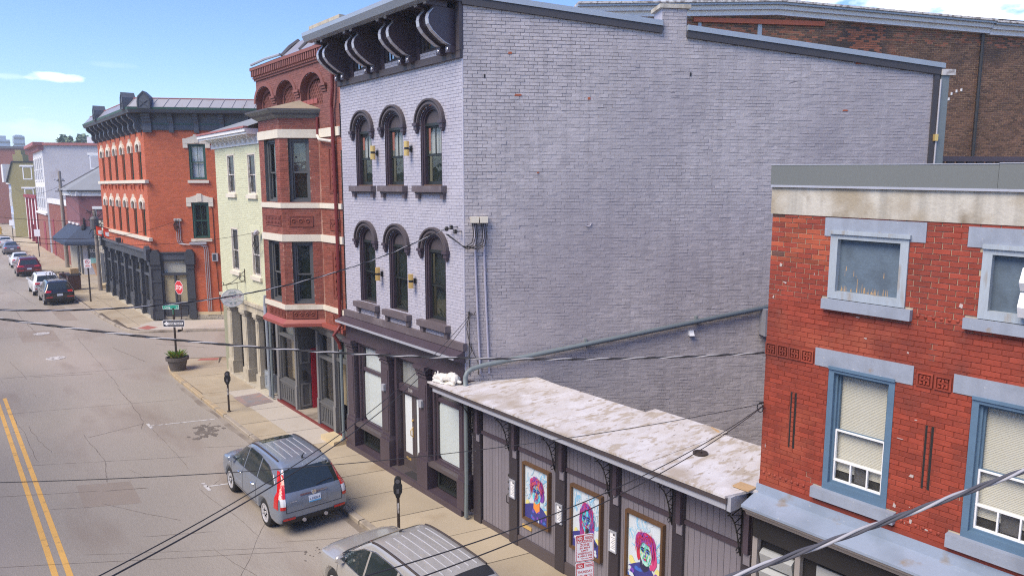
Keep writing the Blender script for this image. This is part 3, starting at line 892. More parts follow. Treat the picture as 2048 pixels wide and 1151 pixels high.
# attic: band, three small windows, four pairs of scroll brackets, boxed cornice
MB().box(F, YR - .02, YL, 10.74, 10.9, 0, .085).build('band', 'plum_warm', pb)
for a, b in ATT:
    wn = win(pb, F, a, b, 11.02, 11.86, .10, 'plum_warm', 'plum_dark', .09, .05, mid=.45, back='room_dark', back2='curtain_white', glass=G_DARK)
prof = [(0, 10.9), (.2, 10.9), (.2, 11.02), (.33, 11.06), (.50, 11.16), (.66, 11.28), (.755, 11.40), (.775, 11.52), (.745, 11.62), (.68, 11.69), (.64, 11.73), (.64, 11.80), (0, 11.80)]
BR = [19.50, 19.12, 17.74, 17.36, 15.96, 15.58, 14.22, 13.84]
def bracket(y):
    b = MB()
    Fb = Fr((9.55, y, 0), (-1, 0, 0), (0, 0, 1), (0, 1, 0))
    b.prism(Fb, prof, -.052, .052)
    o = b.build('scroll_bracket', 'plum', pb)
    e = MB()
    for i in range(2, 10):
        (d0, z0), (d1, z1) = prof[i], prof[i + 1]
        nn = Vector((z1 - z0, -(d1 - d0))).normalized() * .012
        for w0, w1 in ((-.06, .06),):
            e.add([Fb.pt(d0, z0, w0), Fb.pt(d0 + nn.x, z0 + nn.y, w0), Fb.pt(d1 + nn.x, z1 + nn.y, w0), Fb.pt(d1, z1, w0),
                   Fb.pt(d0, z0, w1), Fb.pt(d0 + nn.x, z0 + nn.y, w1), Fb.pt(d1 + nn.x, z1 + nn.y, w1), Fb.pt(d1, z1, w1)], BF + [(0, 1, 2, 3)])
    e.build('gilded_edge', 'gloss_edge', o)  # pale strip paints the gloss highlight along the bracket front
    f = MB(); f.box(Fb, .02, .25, 10.86, 11.0, -.085, .085); f.build('bracket_foot', 'plum', o)
    f = MB(); f.box(Fb, .30, .82, 11.80, 11.92, -.075, .075); f.build('bracket_head', 'plum', o)
    r = MB(); r.lathe(Fb.pt(.262, 10.93, 0), [(.045, 0), (.03, .012), (.01, .02)], 8, (-1, 0, 0)); r.box(Fb, .82, .832, 11.81, 11.915, -.06, .06)
    r.build('rosette', 'gloss_edge', o)
for y in BR: bracket(y)
for i in range(0, 8, 2):
    b = MB(); Fb = Fr((9.55, (BR[i] + BR[i + 1]) / 2, 0), (-1, 0, 0), (0, 0, 1), (0, 1, 0))
    b.prism(Fb, [(max(0, d - .09), z) for d, z in prof], -.138, .138); b.build('bracket_web', 'plum_dark', pb)
MB().box(F, YR - .02, YL - .05, 10.9, 11.93, -.02, .03).build('attic_panel', 'plum', pb) if 0 else None
ap = MB()
edges = [YR - .02] + [q for a, b in sorted(ATT) for q in (a, b)] + [YL]
for i in range(0, len(edges), 2): ap.box(F, edges[i], edges[i + 1], 10.9, 11.95, -.05, .022)
ap.build('attic_panel', 'plum', pb)
fl = MB(); fl.box(F, YR - .03, YR + .11, 10.9, 11.95, .022, .10); fl.build('end_stile', 'plum_warm', pb)
co_ = MB(); co_.box(F, YR - .06, YL, 11.92, 11.97, 0, .98); co_.build('soffit', 'plum_dark', pb)
cg = MB()
cg.prism(Fr((9.55, 0, 0), (-1, 0, 0), (0, 0, 1), (0, 1, 0)), [(.80, 11.86), (1.02, 11.86), (1.10, 12.0), (1.10, 12.10), (.9, 12.1), (.8, 12.0)], YR - .05, 16.9)
cg.prism(Fr((9.55, 0, 0), (-1, 0, 0), (0, 0, 1), (0, 1, 0)), [(.80, 11.87), (1.01, 11.87), (1.09, 12.005), (1.09, 12.105), (.9, 12.1), (.8, 12.0)], 16.905, YL + .02)
cg.build('box_gutter', 'gutter_metal', pb)
# roof deck, raking fascia boards with metal flashing, chimney
rf = MB()
def rk(u): return 11.97 - .1065 * u
A, B = S.pt(0, rk(0), 0), S.pt(11.72, rk(11.72), 0)
dv = Vector((0, 6.16, 0))
rf.poly([A, B, B + dv, A + dv]); rf.poly([A, A + dv, A + dv + Vector((-1.0, 0, .02)), A + Vector((-1.0, 0, .02))])
rf.build('roof', 'gutter_metal', pb)
for a, b in ((0.0, 4.6), (5.2, 11.80)):
    f = MB(); g = MB()
    lo = lambda u: 11.905 - .1065 * u + (.0 if u < 5 else -.015)
    f.prism(S, [(a, lo(a) - .03), (b, lo(b) - .03), (b, lo(b) + .13), (a, lo(a) + .13)], .004, .07)
    f.build('rake_board', 'fascia_dark', pb)
    g.prism(S, [(a, lo(a) + .131), (b, lo(b) + .131), (b, lo(b) + .25), (a, lo(a) + .25)], -.12, .095)
    g.build('rake_flashing', 'gutter_metal', pb)
cs = MB(); cs.prism(S, [(4.60, 11.2), (5.2, 11.2), (5.2, 11.95), (4.60, 11.95)], -.55, -.004); cs.build('chimney', 'lav_brick', pb)
cp_ = MB(); cp_.box(S, 4.53, 5.27, 11.95, 12.04, -.6, .05); cp_.build('chimney_cap', 'stucco', pb)
# rear corner: board, conduit, downspout and junction box
MB().box(S, 11.56, 11.70, 0, 10.62, .003, .05).build('corner_board', 'fascia_dark', pb)
MB().box(S, 11.74, 11.95, 0, 10.60, -.1, .06).build('downspout', 'grey_pipe', pb)
MB().box(S, 11.72, 12.08, 10.60, 10.74, -.14, .1).build('downspout_head', 'white_line', pb)
MB().tube([S.pt(11.68, 0, .07), S.pt(11.72, 10.5, .07)], .022, 6).build('conduit', 'conduit', pb)
MB().box(S, 11.64, 11.73, 9.02, 9.18, .05, .12).build('junction_box', 'brass', pb)
back = MB(); q0, q1 = S.pt(11.68, 0, 0), S.pt(11.68, 10.62, 0); back.poly([q0, q0 + dv, q1 + dv, q1]); back.build('rear_wall', 'lav_mortar_side', pb)
# service cables and conduits near the front corner
for du in (.235, .445):
    o = MB().tube([S.pt(du + .02, 7.06, .04), S.pt(du + .02, 6.2, .04), S.pt(du + .06, 5.0, .04), S.pt(du + .12, 3.52, .04)], .026, 8).build('conduit', 'lav_pipe', pb)
    MB().box(S, du - .085, du + .10, 7.08, 7.22, .02, .15).build('junction_box', 'cream', pb)
    for k in range(3):
        x = du - .05 + .045 * k
        e = S.pt(-.12 + .06 * k, 6.92 - .02 * k, .12)
        pts = [S.pt(x, 7.09, .1), S.pt(x + .03, 6.8, .12), S.pt(x - .02, 6.62 - .03 * k, .14), S.pt(x - .2, 6.52 - .02 * k, .16), S.pt(-.05, 6.56, .2), Vector((9.36, 14.0 + .04 * k, 6.80))]
        MB().tube(pts, .011, 5).build('service_loop', 'black_iron', pb)
for k, (y, z) in enumerate(((13.86, 6.97), (14.05, 6.93), (13.70, 6.88))):
    b = MB(); b.lathe((9.36, y, z - .05), [(.035, 0), (.05, .03), (.035, .05), (.05, .07), (.03, .1)], 8); b.box(WORLD, 9.36, 9.55, y - .012, y + .012, z - .01, z + .01)
    b.build('insulator', 'black_iron', pb)
hk = MB(); hk.lathe(S.pt(.10, 4.98, 0), [(.03, 0), (.03, .06), (.015, .08)], 6, NS)
hk.build('cable_hook', 'black_iron', pb)
for pts in ([S.pt(.10, 4.98, .06), S.pt(.04, 4.6, .05), S.pt(.12, 4.2, .05), S.pt(.30, 3.8, .05), S.pt(.31, 3.5, .05)], [S.pt(.10, 4.98, .06), S.pt(.10, 4.2, .03), S.pt(.10, 3.5, .03)],
            [S.pt(.10, 4.98, .06), S.pt(.22, 4.93, .05), S.pt(.25, 5.02, .05)], [S.pt(.16, 4.25, .04), S.pt(.15, 4.05, .05), S.pt(.02, 3.9, .06), S.pt(.0, 3.8, .06)]):
    MB().tube(pts, .008, 5).build('loose_wire', 'black_iron', pb)
# long sloping rain pipe across the side wall
pp = [S.pt(-.02, 3.30, .30), S.pt(-.02, 3.52, .30), S.pt(.02, 3.62, .28), S.pt(.14, 3.68, .2), S.pt(.4, 3.74, .14), S.pt(7.6, 4.985, .12)]
MB().tube(pp, .058, 10).build('rain_pipe', 'grey_pipe', pb, smooth=True)
for u in (2.89, 5.65):
    z = 3.74 + (u - .4) * .1729
    MB().box(S, u - .02, u + .02, z - .02, z + .13, 0, .14).build('pipe_strap', 'grey_pipe', pb)
vb = MB(); vb.box(S, 5.49, 5.60, 4.31, 4.42, 0, .02); vb.prism(Fr(S.pt(5.485), NS, (0, 0, 1), WD), [(0, 4.42), (.05, 4.42), (.13, 4.30), (.13, 4.29), (0, 4.29)], 0, .12)
vb.build('dryer_vent', 'bright_white', pb)
hx = MB()
for k in range(9):
    a = 3.9 + k * .3
hx.tube([S.pt(2.92 + .08 * math.cos(3.9 + k * .3), 7.06 + .08 * math.sin(3.9 + k * .3), .03) for k in range(9)], .012, 5); hx.build('wall_hook', 'lav_brick', pb)
for px, py in ((969, 152), (1381, 149)):
    q = on_plane(px, py, P0, NS); u = (q - P0).dot(WD)
    MB().box(S, u - .02, u + .02, q.z - .04, q.z + .04, .002, .014).build('beam_pocket', 'store_black', pb)
# ---- shopfront of the lavender building
sf = MB(); sf.box(F, YR, YL, 3.36, 4.08, -.3, .06); sf.build('shop_fascia', 'plum', pb)
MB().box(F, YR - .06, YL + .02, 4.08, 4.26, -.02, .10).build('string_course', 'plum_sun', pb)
cn = MB(); cn.prism(Fr((9.55, 0, 0), (-1, 0, 0), (0, 0, 1), (0, 1, 0)), [(.06, 3.78), (.26, 3.86), (.36, 3.90), (.36, 3.97), (.06, 4.075)], YR - .05, YL + .06); cn.build('shop_cornice', 'plum', pb)
MB().box(F, YR - .05, YL + .06, 3.905, 3.968, .361, .372).build('cornice_edge', 'silver_trim', pb)
MB().box(F, YR - .02, YL, -.05, .16, -.45, .17).build('plinth', 'plum', pb)
PIL = [(19.20, 19.72), (17.10, 17.62), (15.14, 15.64), (13.50, 13.80)]
for a, b in PIL:
    p = MB(); p.box(F, a + .04, b - .04, .9, 3.2, -.35, .10); p.box(F, a, b, .16, .9, -.35, .16); p.prism(F, [(a, .9), (b, .9), (b - .04, 1.02), (a + .04, 1.02)], -.3, .13)
    p.box(F, a + .10, b - .10, 1.15, 2.9, .10, .112)
    p.box(F, a, b, 3.2, 3.36, -.35, .17); p.box(F, a + .02, b - .02, 3.1, 3.16, -.35, .14); p.box(F, a - .02, b + .02, 3.30, 3.4, .0, .22)
    p.build('pilaster', 'plum', pb)
def rr_poly(a, b, c, d, r, n=5):
    p = []
    for cx, cy, s0 in ((b - r, d - r, 0), (a + r, d - r, 90), (a + r, c + r, 180), (b - r, c + r, 270)):
        for k in range(n + 1):
            t_ = R(s0 + 90 * k / n); p.append((cx + r * math.cos(t_), cy + r * math.sin(t_)))
    return p
def shop_window(a, b, film):
    w = MB()
    w.frame(F, a, b, .86, 3.34, .07, -.17, -.03); w.frame(F, a + .07, b - .07, .93, 3.27, .05, -.19, -.10); pass
    w.box(F, a + .14, b - .14, 2.50, 2.60, -.19, -.11)
    o = w.build('shop_window', 'plum', pb)
    MB().box(F, a - .02, b + .02, .80, .90, -.2, .12).build('sill', 'plum_warm', o)
    MB().rect(F, a + .12, b - .12, 2.58, 3.22, -.15).build('pane', G_STORE, o)
    MB().rect(F, a + .12, b - .12, .98, 2.5, -.15).build('pane', G_STORE, o)
    MB().prism(F, rr_poly(a + .125, b - .125, .99, 2.495, .15), -.162, -.158).build('window_film', 'film_white', o)
    MB().rect(F, a + .1, b - .1, .95, 2.5, -.22).build('backing', 'room_dark', o)
    MB().rect(F, a + .1, b - .1, 2.5, 3.25, -.22).build('blind', 'film_white' if film else 'screen_grey', o)
    MB().box(F, a, b, .16, .86, -.30, -.20).build('bulkhead', 'store_black', o)
    g = MB()
    n = 9; wd_, h0, h1 = (b - a - .3), .28, .78
    for k in range(-6, n + 6):
        for sg in (1, -1):
            x0 = a + .15 + wd_ * k / n; x1 = x0 + sg * .5
            # clip diagonal bars to the opening
            pts = []
            for t_ in [i / 12 for i in range(13)]:
                x = x0 + (x1 - x0) * t_
                if a + .15 <= x <= b - .15: pts.append((x, h0 + (h1 - h0) * t_))
            if len(pts) >= 2:
                (xa, ya), (xb, yb) = pts[0], pts[-1]
                g.prism(F, [(xa - .012, ya), (xa + .012, ya), (xb + .012, yb), (xb - .012, yb)], -.16 + .006 * sg, -.152 + .006 * sg)
    g.frame(F, a + .08, b - .08, .2, .86, .07, -.20, -.10)
    g.build('grille', 'sash_dark', o)
shop_window(17.64, 19.18, True)
shop_window(13.82, 15.12, False)
# recessed double door, transom, street number
dr = MB()
dr.box(F, 16.98, 17.10, .16, 3.34, -.30, -.05); dr.box(F, 15.64, 15.76, .16, 3.34, -.30, -.05); dr.box(F, 15.76, 16.98, 2.36, 2.56, -.30, -.12); dr.box(F, 15.76, 16.98, 3.24, 3.34, -.30, -.1)
door = dr.build('door', 'plum', pb)
MB().rect(F, 15.76, 16.98, 2.56, 3.24, -.2).build('transom', G_STORE, door)
MB().rect(F, 15.76, 16.98, 2.56, 3.24, -.26).build('blind', 'curtain_grey', door)
for a, b in ((15.77, 16.365), (16.375, 16.97)):
    l = MB(); l.frame(F, a, b, .18, 2.35, .10, -.28, -.22, .42); l.build('door_leaf', 'plum_warm', door)
    MB().rect(F, a + .1, b - .1, .60, 2.25, -.245).build('window_film', 'film_white', door)
MB().box(F, 15.66, 17.08, .08, .175, -.6, .10).build('doorstep', 'plum_warm', pb)
MB().box(F, 15.72, 16.42, .176, .19, -.16, .09).build('doormat', 'mat_dark', door)
k = MB(); k.box(F, 16.40, 16.44, 1.12, 1.42, -.22, -.20); k.tube([F.pt(16.42, 1.38, -.20), F.pt(16.42, 1.34, -.14), F.pt(16.42, 1.2, -.14), F.pt(16.42, 1.16, -.20)], .014, 6); k.lathe(F.pt(16.42, 1.60, -.22), [(.035, 0), (.035, .03), (.02, .04)], 8, (-1, 0, 0))
k.box(F, 16.55, 16.80, .42, .48, -.22, -.21)
k.build('handle', 'brass', door)
tx = MB(); text_into(tx, F, '318', 16.37, 2.42, .10, -.118, flip=True, bold=.02); tx.build('street_number', 'white_line', door)
# wall lanterns (brass up-down lights)
def sconce(y, z, x, lab, small=False):
    o = thing('wall_lamp', lab, 'wall lamp', (x, y, z), 'brass cylinder lamps on the lavender front')
    f = fac(x)
    MB().box(f, y - .05, y + .05, z + .1, z + .24, 0, .03).build('back_plate', 'black_iron', o)
    MB().box(f, y - .012, y + .012, z + .15, z + .18, .03, .10).build('arm', 'black_iron', o)
    MB().lathe((x - .14, y, z), [(.068, 0), (.068, .15)], 12).build('shade', 'brass', o)
    MB().lathe((x - .14, y, z + .155), [(.06, 0), (.06, .05)], 12).build('body', 'black_iron', o)
    MB().lathe((x - .14, y, z + .21), [(.068, 0), (.068, .15)], 12).build('shade', 'brass', o)
sconce(17.62, 8.62, 9.54, 'brass cylinder lamp between the left and middle windows of the lavender top floor')
sconce(15.86, 8.66, 9.54, 'brass cylinder lamp between the middle and right windows of the lavender top floor')
sconce(17.52, 5.36, 9.54, 'brass cylinder lamp between the left and middle windows one floor below')
sconce(15.78, 5.34, 9.54, 'brass cylinder lamp between the middle and right windows one floor below')
for y, lab in ((17.36, 'small silver box lamp on the shopfront pilaster left of the double door'), (15.40, 'small silver box lamp on the shopfront pilaster right of the double door')):
    o = thing('wall_lamp', lab, 'wall lamp', (9.45, y, 2.28), 'silver box lamps on shopfront pilasters')
    MB().box(F, y - .07, y + .07, 2.30, 2.48, .115, .19).build('shade', 'silver_trim', o); MB().box(F, y - .04, y + .04, 2.33, 2.45, .10, .115).build('back_plate', 'black_iron', o)
# ================================================================ single-storey panelled front
ob = thing('panelled_shop_building', 'single storey plum panelled shop front under a shallow worn white roof', 'building', (9.5, 9.6, 0))
F2 = fac(9.58)
POST = [(13.02, 13.30), (11.66, 11.94), (10.14, 10.42), (8.66, 8.90), (7.19, 7.42), (5.88, 6.06)]
MB().box(F2, 5.9, 13.32, 0, 3.2, -.18, -.06).build('wall', 'store_black', ob)
def boards(a, b, z0, z1, n, step=.118):
    u = a
    while u < b - .03:
        w = min(u + step - .007, b)
        q = MB(); q.box(F2, u, w, z0, z1, n - .02 + rnd.uniform(-.002, .002), n + rnd.uniform(-.002, .002)); q.build('board', 'board_plum', ob)
        u += step
bays = [(POST[i + 1][1], POST[i][0]) for i in range(5)]
for i, (a, b) in enumerate(bays):
    z0 = .26 if i else .10
    boards(a, b, 2.29, 2.98, -.02)
    boards(a, b, z0, 2.215, -.02)
    MB().box(F2, a, b, 2.215, 2.285, -.04, .022).build('rail', 'plum', ob)
    if i: MB().box(F2, a, b, -.02, .255, -.06, .03).build('base_rail', 'plum_warm', ob)
    else: MB().box(F2, a, b, -.02, .09, -.05, .01).build('base_rail', 'plum_warm', ob)
for i, (a, b) in enumerate(POST):
    MB().box(F2, a, b, -.02, 3.05, -.05, .045).build('post', 'plum_dark', ob)
    if i < 6:
        u = a + .02
        MB().box(F2, u, u + .09, 2.22, 3.02, .047, .12).build('pilaster_strip', 'plum', ob)
        MB().box(F2, u - .015, u + .105, 2.02, 2.20, .046, .075).build('strip_foot', 'board_plum', ob)
        br = MB()
        x0 = b + .01
        Fb = Fr(F2.pt(x0 + .02, 0, 0), (-1, 0, 0), (0, 0, 1), (0, 1, 0))
        zt = 3.0
        P_ = [(.02, zt), (.42, zt), (.36, zt - .12), (.28, zt - .2), (.2, zt - .32), (.13, zt - .5), (.06, zt - .8), (.02, zt - .9)]
        br.tube([Fb.pt(x, z, 0) for x, z in P_], .012, 5)
        br.tube([Fb.pt(.02, zt, 0), Fb.pt(.02, zt - .9, 0)], .014, 5); br.tube([Fb.pt(.02, zt - .02, 0), Fb.pt(.44, zt - .02, 0)], .014, 5)
        for q in range(5):
            z = zt - .08 - .16 * q
            br.tube([Fb.pt(.02, z, 0), Fb.pt(max(.05, .30 - .07 * q), z - .06, 0), Fb.pt(.02, z - .15, 0)], .009, 4)
        for (cx, cz, r_) in ((.38, zt - .07, .05), (.10, zt - .78, .045)):
            br.tube([Fb.pt(cx + r_ * math.cos(t_ * .7), cz + r_ * math.sin(t_ * .7), 0) for t_ in range(9)], .009, 4)
        br.build('iron_bracket', 'black_iron', ob)
# eave, fascia, roof
e = MB(); Fe = Fr((9.0, 0, 0), (-1, 0, 0), (0, 0, 1), (0, 1, 0))
e.prism(Fe, [(-.6, 3.04), (-.08, 3.04), (0.0, 3.06), (.0, 3.16), (-.6, 3.16)], 6.02, 14.2); e.build('eave_board', 'silver_trim', ob)
e = MB(); e.prism(Fe, [(-.5, 3.165), (.03, 3.165), (.05, 3.24), (.05, 3.275), (-.5, 3.275)], 5.99, 14.28); e.build('fascia', 'plum_warm', ob)
def rz(x): return 3.285 + (x - 8.95) * .045
SHEETS = [([(8.93, 14.32), (8.93, 11.72), (10.92, 11.66), (11.0, 12.70), (10.3, 13.12), (9.62, 13.54), (9.62, 13.62), (9.3, 14.0)], 0), ([(8.94, 11.74), (8.93, 9.34), (10.93, 9.22), (10.94, 11.70)], .006),
          ([(8.92, 9.36), (8.94, 7.60), (11.16, 7.48), (11.20, 9.24)], .014), ([(8.93, 7.62), (8.94, 6.0), (9.38, 5.86), (9.50, 5.70), (11.0, 4.86), (11.02, 7.50)], .004)]
for pts, dz in SHEETS:
    sub = MB()
    sub.prism(Fr((0, 0, 0), (1, 0, .045), (0, 1, 0), (0, 0, 1)), pts, 3.285 - 8.95 * .045 - .03 + dz, 3.285 - 8.95 * .045 + dz + .012)
    sub.build('roof_sheet', 'roof_membrane', ob)
MB().lathe((9.98, 7.22, rz(9.98) + .018), [(.13, 0), (.13, .03), (.09, .035), (.085, .02), (.03, .02), (.03, .05), (.01, .05)], 16).build('roof_drain', 'brown_iron', ob)
MB().prism(Fr((11.02, 7.62, 3.26), (0.5, 1, 0), (0, 0, 1), (1, -.5, 0)), [(-.2, 0), (.2, 0), (.24, .15), (-.0, .17)], 0, .03).build('loose_board', 'plywood', ob)
MB().box(WORLD, 9.28, 9.50, 5.82, 6.10, 3.33, 3.35).build('loose_board', 'plywood', ob)
# back of the passage and its yard wall
MB().poly([(10.9, 12.7, 0), (10.9, 5.0, 0), (10.9, 5.0, 3.33), (10.9, 12.7, 3.33)]).build('rear_wall', 'store_black', ob)
# end return of the eave against the red building
MB().box(WORLD, 9.0, 9.42, 5.93, 6.0, 3.05, 3.28).build('eave_return', 'silver_trim', ob)
# drain pipe beside the shop window
MB().tube([(9.40, 13.42, .05), (9.42, 13.42, 1.0), (9.42, 13.42, 3.0)], .05, 8).build('downspout', 'grey_pipe', ob)
# door hardware, letter slot, notice cases
h = MB()
for z in (1.20, 1.36, 1.52): h.lathe(F2.pt(12.02, z, -.02), [(.03, 0), (.03, .02), (.015, .03)], 8, (-1, 0, 0))
h.tube([F2.pt(12.02, 1.1, 0), F2.pt(12.02, 1.06, .05), F2.pt(12.02, .9, .05), F2.pt(12.02, .86, 0)], .013, 5)
h.build('door_handle', 'black_iron', ob)
MB().box(F2, 11.22, 11.52, .50, .57, -.02, .012).build('letter_slot', 'brass', ob)
def notice(u, z, lab):
    o = thing('notice_case', lab, 'notice case', F2.pt(u, z, .05), 'small notice cases on the plum posts')
    f = MB(); f.frame(F2, u - .10, u + .10, z, z + .42, .022, .047, .085); f.box(F2, u - .10, u + .10, z, z + .42, .046, .056); f.build('frame', 'silver_trim', o)
    MB().rect(F2, u - .075, u + .075, z + .025, z + .395, .062).build('notice', 'bright_white', o)
    g = MB()
    for k in range(7): g.rect(F2, u - .055, u + .05 - .02 * (k % 3), z + .07 + .035 * k, z + .078 + .035 * k, .065)
    g.rect(F2, u - .05, u + .0, z + .33, z + .37, .065)
    g.build('print', 'screen_grey', o)
notice(11.80, 1.08, 'small white notice case on the post left of the first framed portrait')
notice(10.28, 1.06, 'small white notice case on the post between the first and second portraits')
notice(8.78, 1.06, 'small white notice case on the post between the second and third portraits')
# ---- framed pop portraits (generic heads in broken colour)
for nm, cc in dict(p_white=(.60, .66, .70), p_haze=(.42, .60, .72), p_sky=(.22, .50, .72), p_cyan=(.10, .62, .72), p_blue=(.05, .14, .50), p_navy=(.05, .05, .22), p_pink=(.60, .06, .20), p_red=(.50, .03, .06), p_mag=(.36, .05, .24),
                   p_viol=(.20, .07, .42), p_yel=(.72, .66, .24), p_org=(.80, .28, .05), p_green=(.12, .52, .28), p_mint=(.40, .74, .60), p_dark=(.03, .03, .07), p_skin=(.70, .60, .52)).items():
    D(nm, cc, .5, .06, 3, 40)
def portrait(u0, u1, z0, z1, lab, kind, seed):
    o = thing('framed_portrait', lab, 'framed poster', F2.pt((u0 + u1) / 2, z0, 0), 'framed colour portraits on the panelled front')
    f = MB(); f.frame(F2, u0, u1, z0, z1, .047, -.018, .075); f.build('frame', 'frame_wood', o)
    MB().box(F2, u0 + .05, u1 - .05, z0 + .05, z1 - .05, -.015, .02).build('poster', 'p_white', o)
    r = random.Random(seed)
    cu, w, h = (u0 + u1) / 2, (u1 - u0 - .11), (z1 - z0 - .11)
    zb = z0 + .055
    X = lambda a: cu - a * w / 2          # a: -1 left .. 1 right as seen from the street
    Z = lambda b: zb + b * h
    lay = [0]
    bins = {}
    def blob(m, cx, cy, rx, ry, n=14, wob=.12, rot=0):
        lay[0] += 1
        P = []
        for k in range(n):
            t_ = 2 * math.pi * k / n; q = 1 + r.uniform(-wob, wob)
            x = rx * q * math.cos(t_); y = ry * q * math.sin(t_)
            x, y = x * math.cos(rot) - y * math.sin(rot), x * math.sin(rot) + y * math.cos(rot)
            P.append((max(-.985, min(.985, cx + x)), max(.005, min(.995, cy + y))))
        bins.setdefault(m, MB()).poly([F2.pt(X(a), Z(b), .0205 + .00012 * lay[0]) for a, b in P])
    def pl(m, P):
        lay[0] += 1
        bins.setdefault(m, MB()).poly([F2.pt(X(max(-.985, min(.985, a))), Z(max(.005, min(.995, b))), .0205 + .00012 * lay[0]) for a, b in P])
    def curl(m, P, w_):
        for i in range(len(P) - 1):
            (a, b), (c, d) = P[i], P[i + 1]; L_ = math.hypot(c - a, (d - b) * 1.6) + 1e-6; nx_, ny_ = -(d - b) * 1.6 / L_ * w_, (c - a) / L_ * w_ * .62
            pl(m, [(a + nx_, b + ny_), (a - nx_, b - ny_), (c - nx_, d - ny_), (c + nx_, d + ny_)])
    tilt = {0: .10, 1: .0, 2: -.08}[kind]
    # smoky sky-blue flourishes
    for k in range(5):
        x0, y0 = [(.45, .86), (.62, .80), (-.5, .80), (.75, .42), (-.82, .5)][k] if kind == 0 else ([(-.7, .84), (-.55, .74), (.62, .72), (.7, .6), (.2, .95)][k] if kind == 1 else [(-.8, .62), (-.2, .93), (.1, .96), (.78, .58), (.85, .45)][k])
        P = [(x0 + .30 * math.cos(t_ * .42 + k * 1.3), y0 + .13 * math.sin(t_ * .42 + k * 1.3)) for t_ in range(8)]
        curl('p_sky' if k % 2 else 'p_haze', P, .05 if k % 2 else .03); [blob(r.choice(['p_haze', 'p_sky', 'p_haze', 'p_white']), x0 + r.uniform(-.3, .3), y0 + r.uniform(-.13, .13), r.uniform(.08, .2), r.uniform(.008, .02), 8, .3, r.uniform(-1.2, 1.2)) for _ in range(10)]
    for k in range(4): blob('p_yel', [-.75, .8, -.55, .68][k], [.27, .24, .22, .18][k], .17, .07, 8, .3)
    # shoulders, neck
    if kind == 2: pl('p_navy', [(-1, 0), (-.95, .17), (-.55, .25), (-.25, .30), (.28, .30), (.55, .22), (.85, .13), (.95, 0)])
    else: pl('p_navy', [(-1, 0), (-1, .24), (-.55, .30), (-.25, .33), (.3, .33), (.6, .29), (1, .2), (1, 0)])
    for k in range(16): blob(r.choice(['p_viol', 'p_blue', 'p_navy', 'p_dark', 'p_white', 'p_mag'] if kind == 1 else ['p_viol', 'p_blue', 'p_navy', 'p_viol', 'p_white']), r.uniform(-.9, .85), r.uniform(.02, .22), r.uniform(.05, .16), r.uniform(.015, .05), 6, .4)
    pl({0: 'p_org', 1: 'p_skin', 2: 'p_dark'}[kind], [(-.24, .24), (-.2, .45), (.28, .45), (.3, .24), (.03, .17)])
    # hair, face
    fx, fy = {0: (.04, .56), 1: (.06, .54), 2: (.10, .50)}[kind]
    if kind == 1:
        blob('p_mag', fx - .34, fy - .14, .20, .24); blob('p_viol', fx + .34, fy - .14, .20, .24); blob('p_pink', fx, fy + .10, .46, .19); blob('p_pink', fx - .44, fy + .02, .10, .07); blob('p_pink', fx + .46, fy - .06, .10, .07)
    elif kind == 0:
        blob('p_mag', fx, fy + .08, .60, .20, 16); blob('p_pink', fx - .28, fy + .14, .34, .12); blob('p_viol', fx + .38, fy, .26, .14); blob('p_org', fx + .30, fy + .12, .18, .09)
    else:
        blob('p_mag', fx - .02, fy + .12, .62, .19, 16); blob('p_pink', fx - .05, fy + .15, .50, .14); blob('p_red', fx - .42, fy - .02, .14, .15); blob('p_pink', fx + .50, fy - .06, .16, .17); blob('p_pink', fx + .34, fy - .20, .08, .05)
    blob('p_mint' if kind == 2 else 'p_cyan', fx, fy - .02, .36, .195, 18, .03, tilt)
    pal = [['p_yel', 'p_org', 'p_viol', 'p_blue', 'p_sky', 'p_mag'], ['p_green', 'p_mint', 'p_blue', 'p_sky', 'p_viol', 'p_pink'], ['p_mint', 'p_green', 'p_yel', 'p_sky', 'p_cyan', 'p_white']][kind]
    for k in range(70):
        t_ = r.uniform(0, 6.28); q = math.sqrt(r.random()) * .9
        blob(r.choice(pal), fx + .34 * q * math.cos(t_), fy - .02 + .18 * q * math.sin(t_), r.uniform(.02, .09), r.uniform(.008, .03), 6, .35, r.uniform(0, 3))
    hc = {0: (fx, fy + .08, .58, .20), 1: (fx, fy + .02, .48, .26), 2: (fx, fy + .10, .60, .20)}[kind]
    for k in range(170):
        t_ = r.uniform(0, 6.28); q = math.sqrt(r.random()); x, y = hc[0] + hc[2] * q * math.cos(t_), hc[1] + hc[3] * q * math.sin(t_)
        if ((x - fx) / .37) ** 2 + ((y - fy + .02) / .20) ** 2 < 1 or y < fy - .2: continue
        blob(r.choice([['p_mag', 'p_viol', 'p_org', 'p_pink', 'p_blue', 'p_red'], ['p_pink', 'p_viol', 'p_mag', 'p_blue'], ['p_red', 'p_mag', 'p_pink', 'p_viol', 'p_red']][kind]), x, y, r.uniform(.04, .12), r.uniform(.005, .016), 7, .4, math.atan2(y - fy, (x - fx) * .6) + 1.57 + r.uniform(-.5, .5))
    # features
    for sg in (-1, 1):
        blob('p_blue', fx + sg * .16, fy + .025, .10, .026, 9, .1, tilt); blob('p_dark', fx + sg * .155, fy + .02, .075, .015, 8, .1); curl('p_dark', [(fx + sg * .06, fy + .055), (fx + sg * .16, fy + .066), (fx + sg * .27, fy + .05)], .016)
    curl('p_viol' if kind else 'p_red', [(fx + .01, fy + .02), (fx + .05, fy - .055), (fx - .03, fy - .062)], .018)
    blob('p_red', fx + .01, fy - .105, .10, .014, 8, .1); blob('p_dark', fx + .01, fy - .106, .09, .004, 8, .1); blob('p_pink', fx + .01, fy - .117, .07, .010, 8, .1)
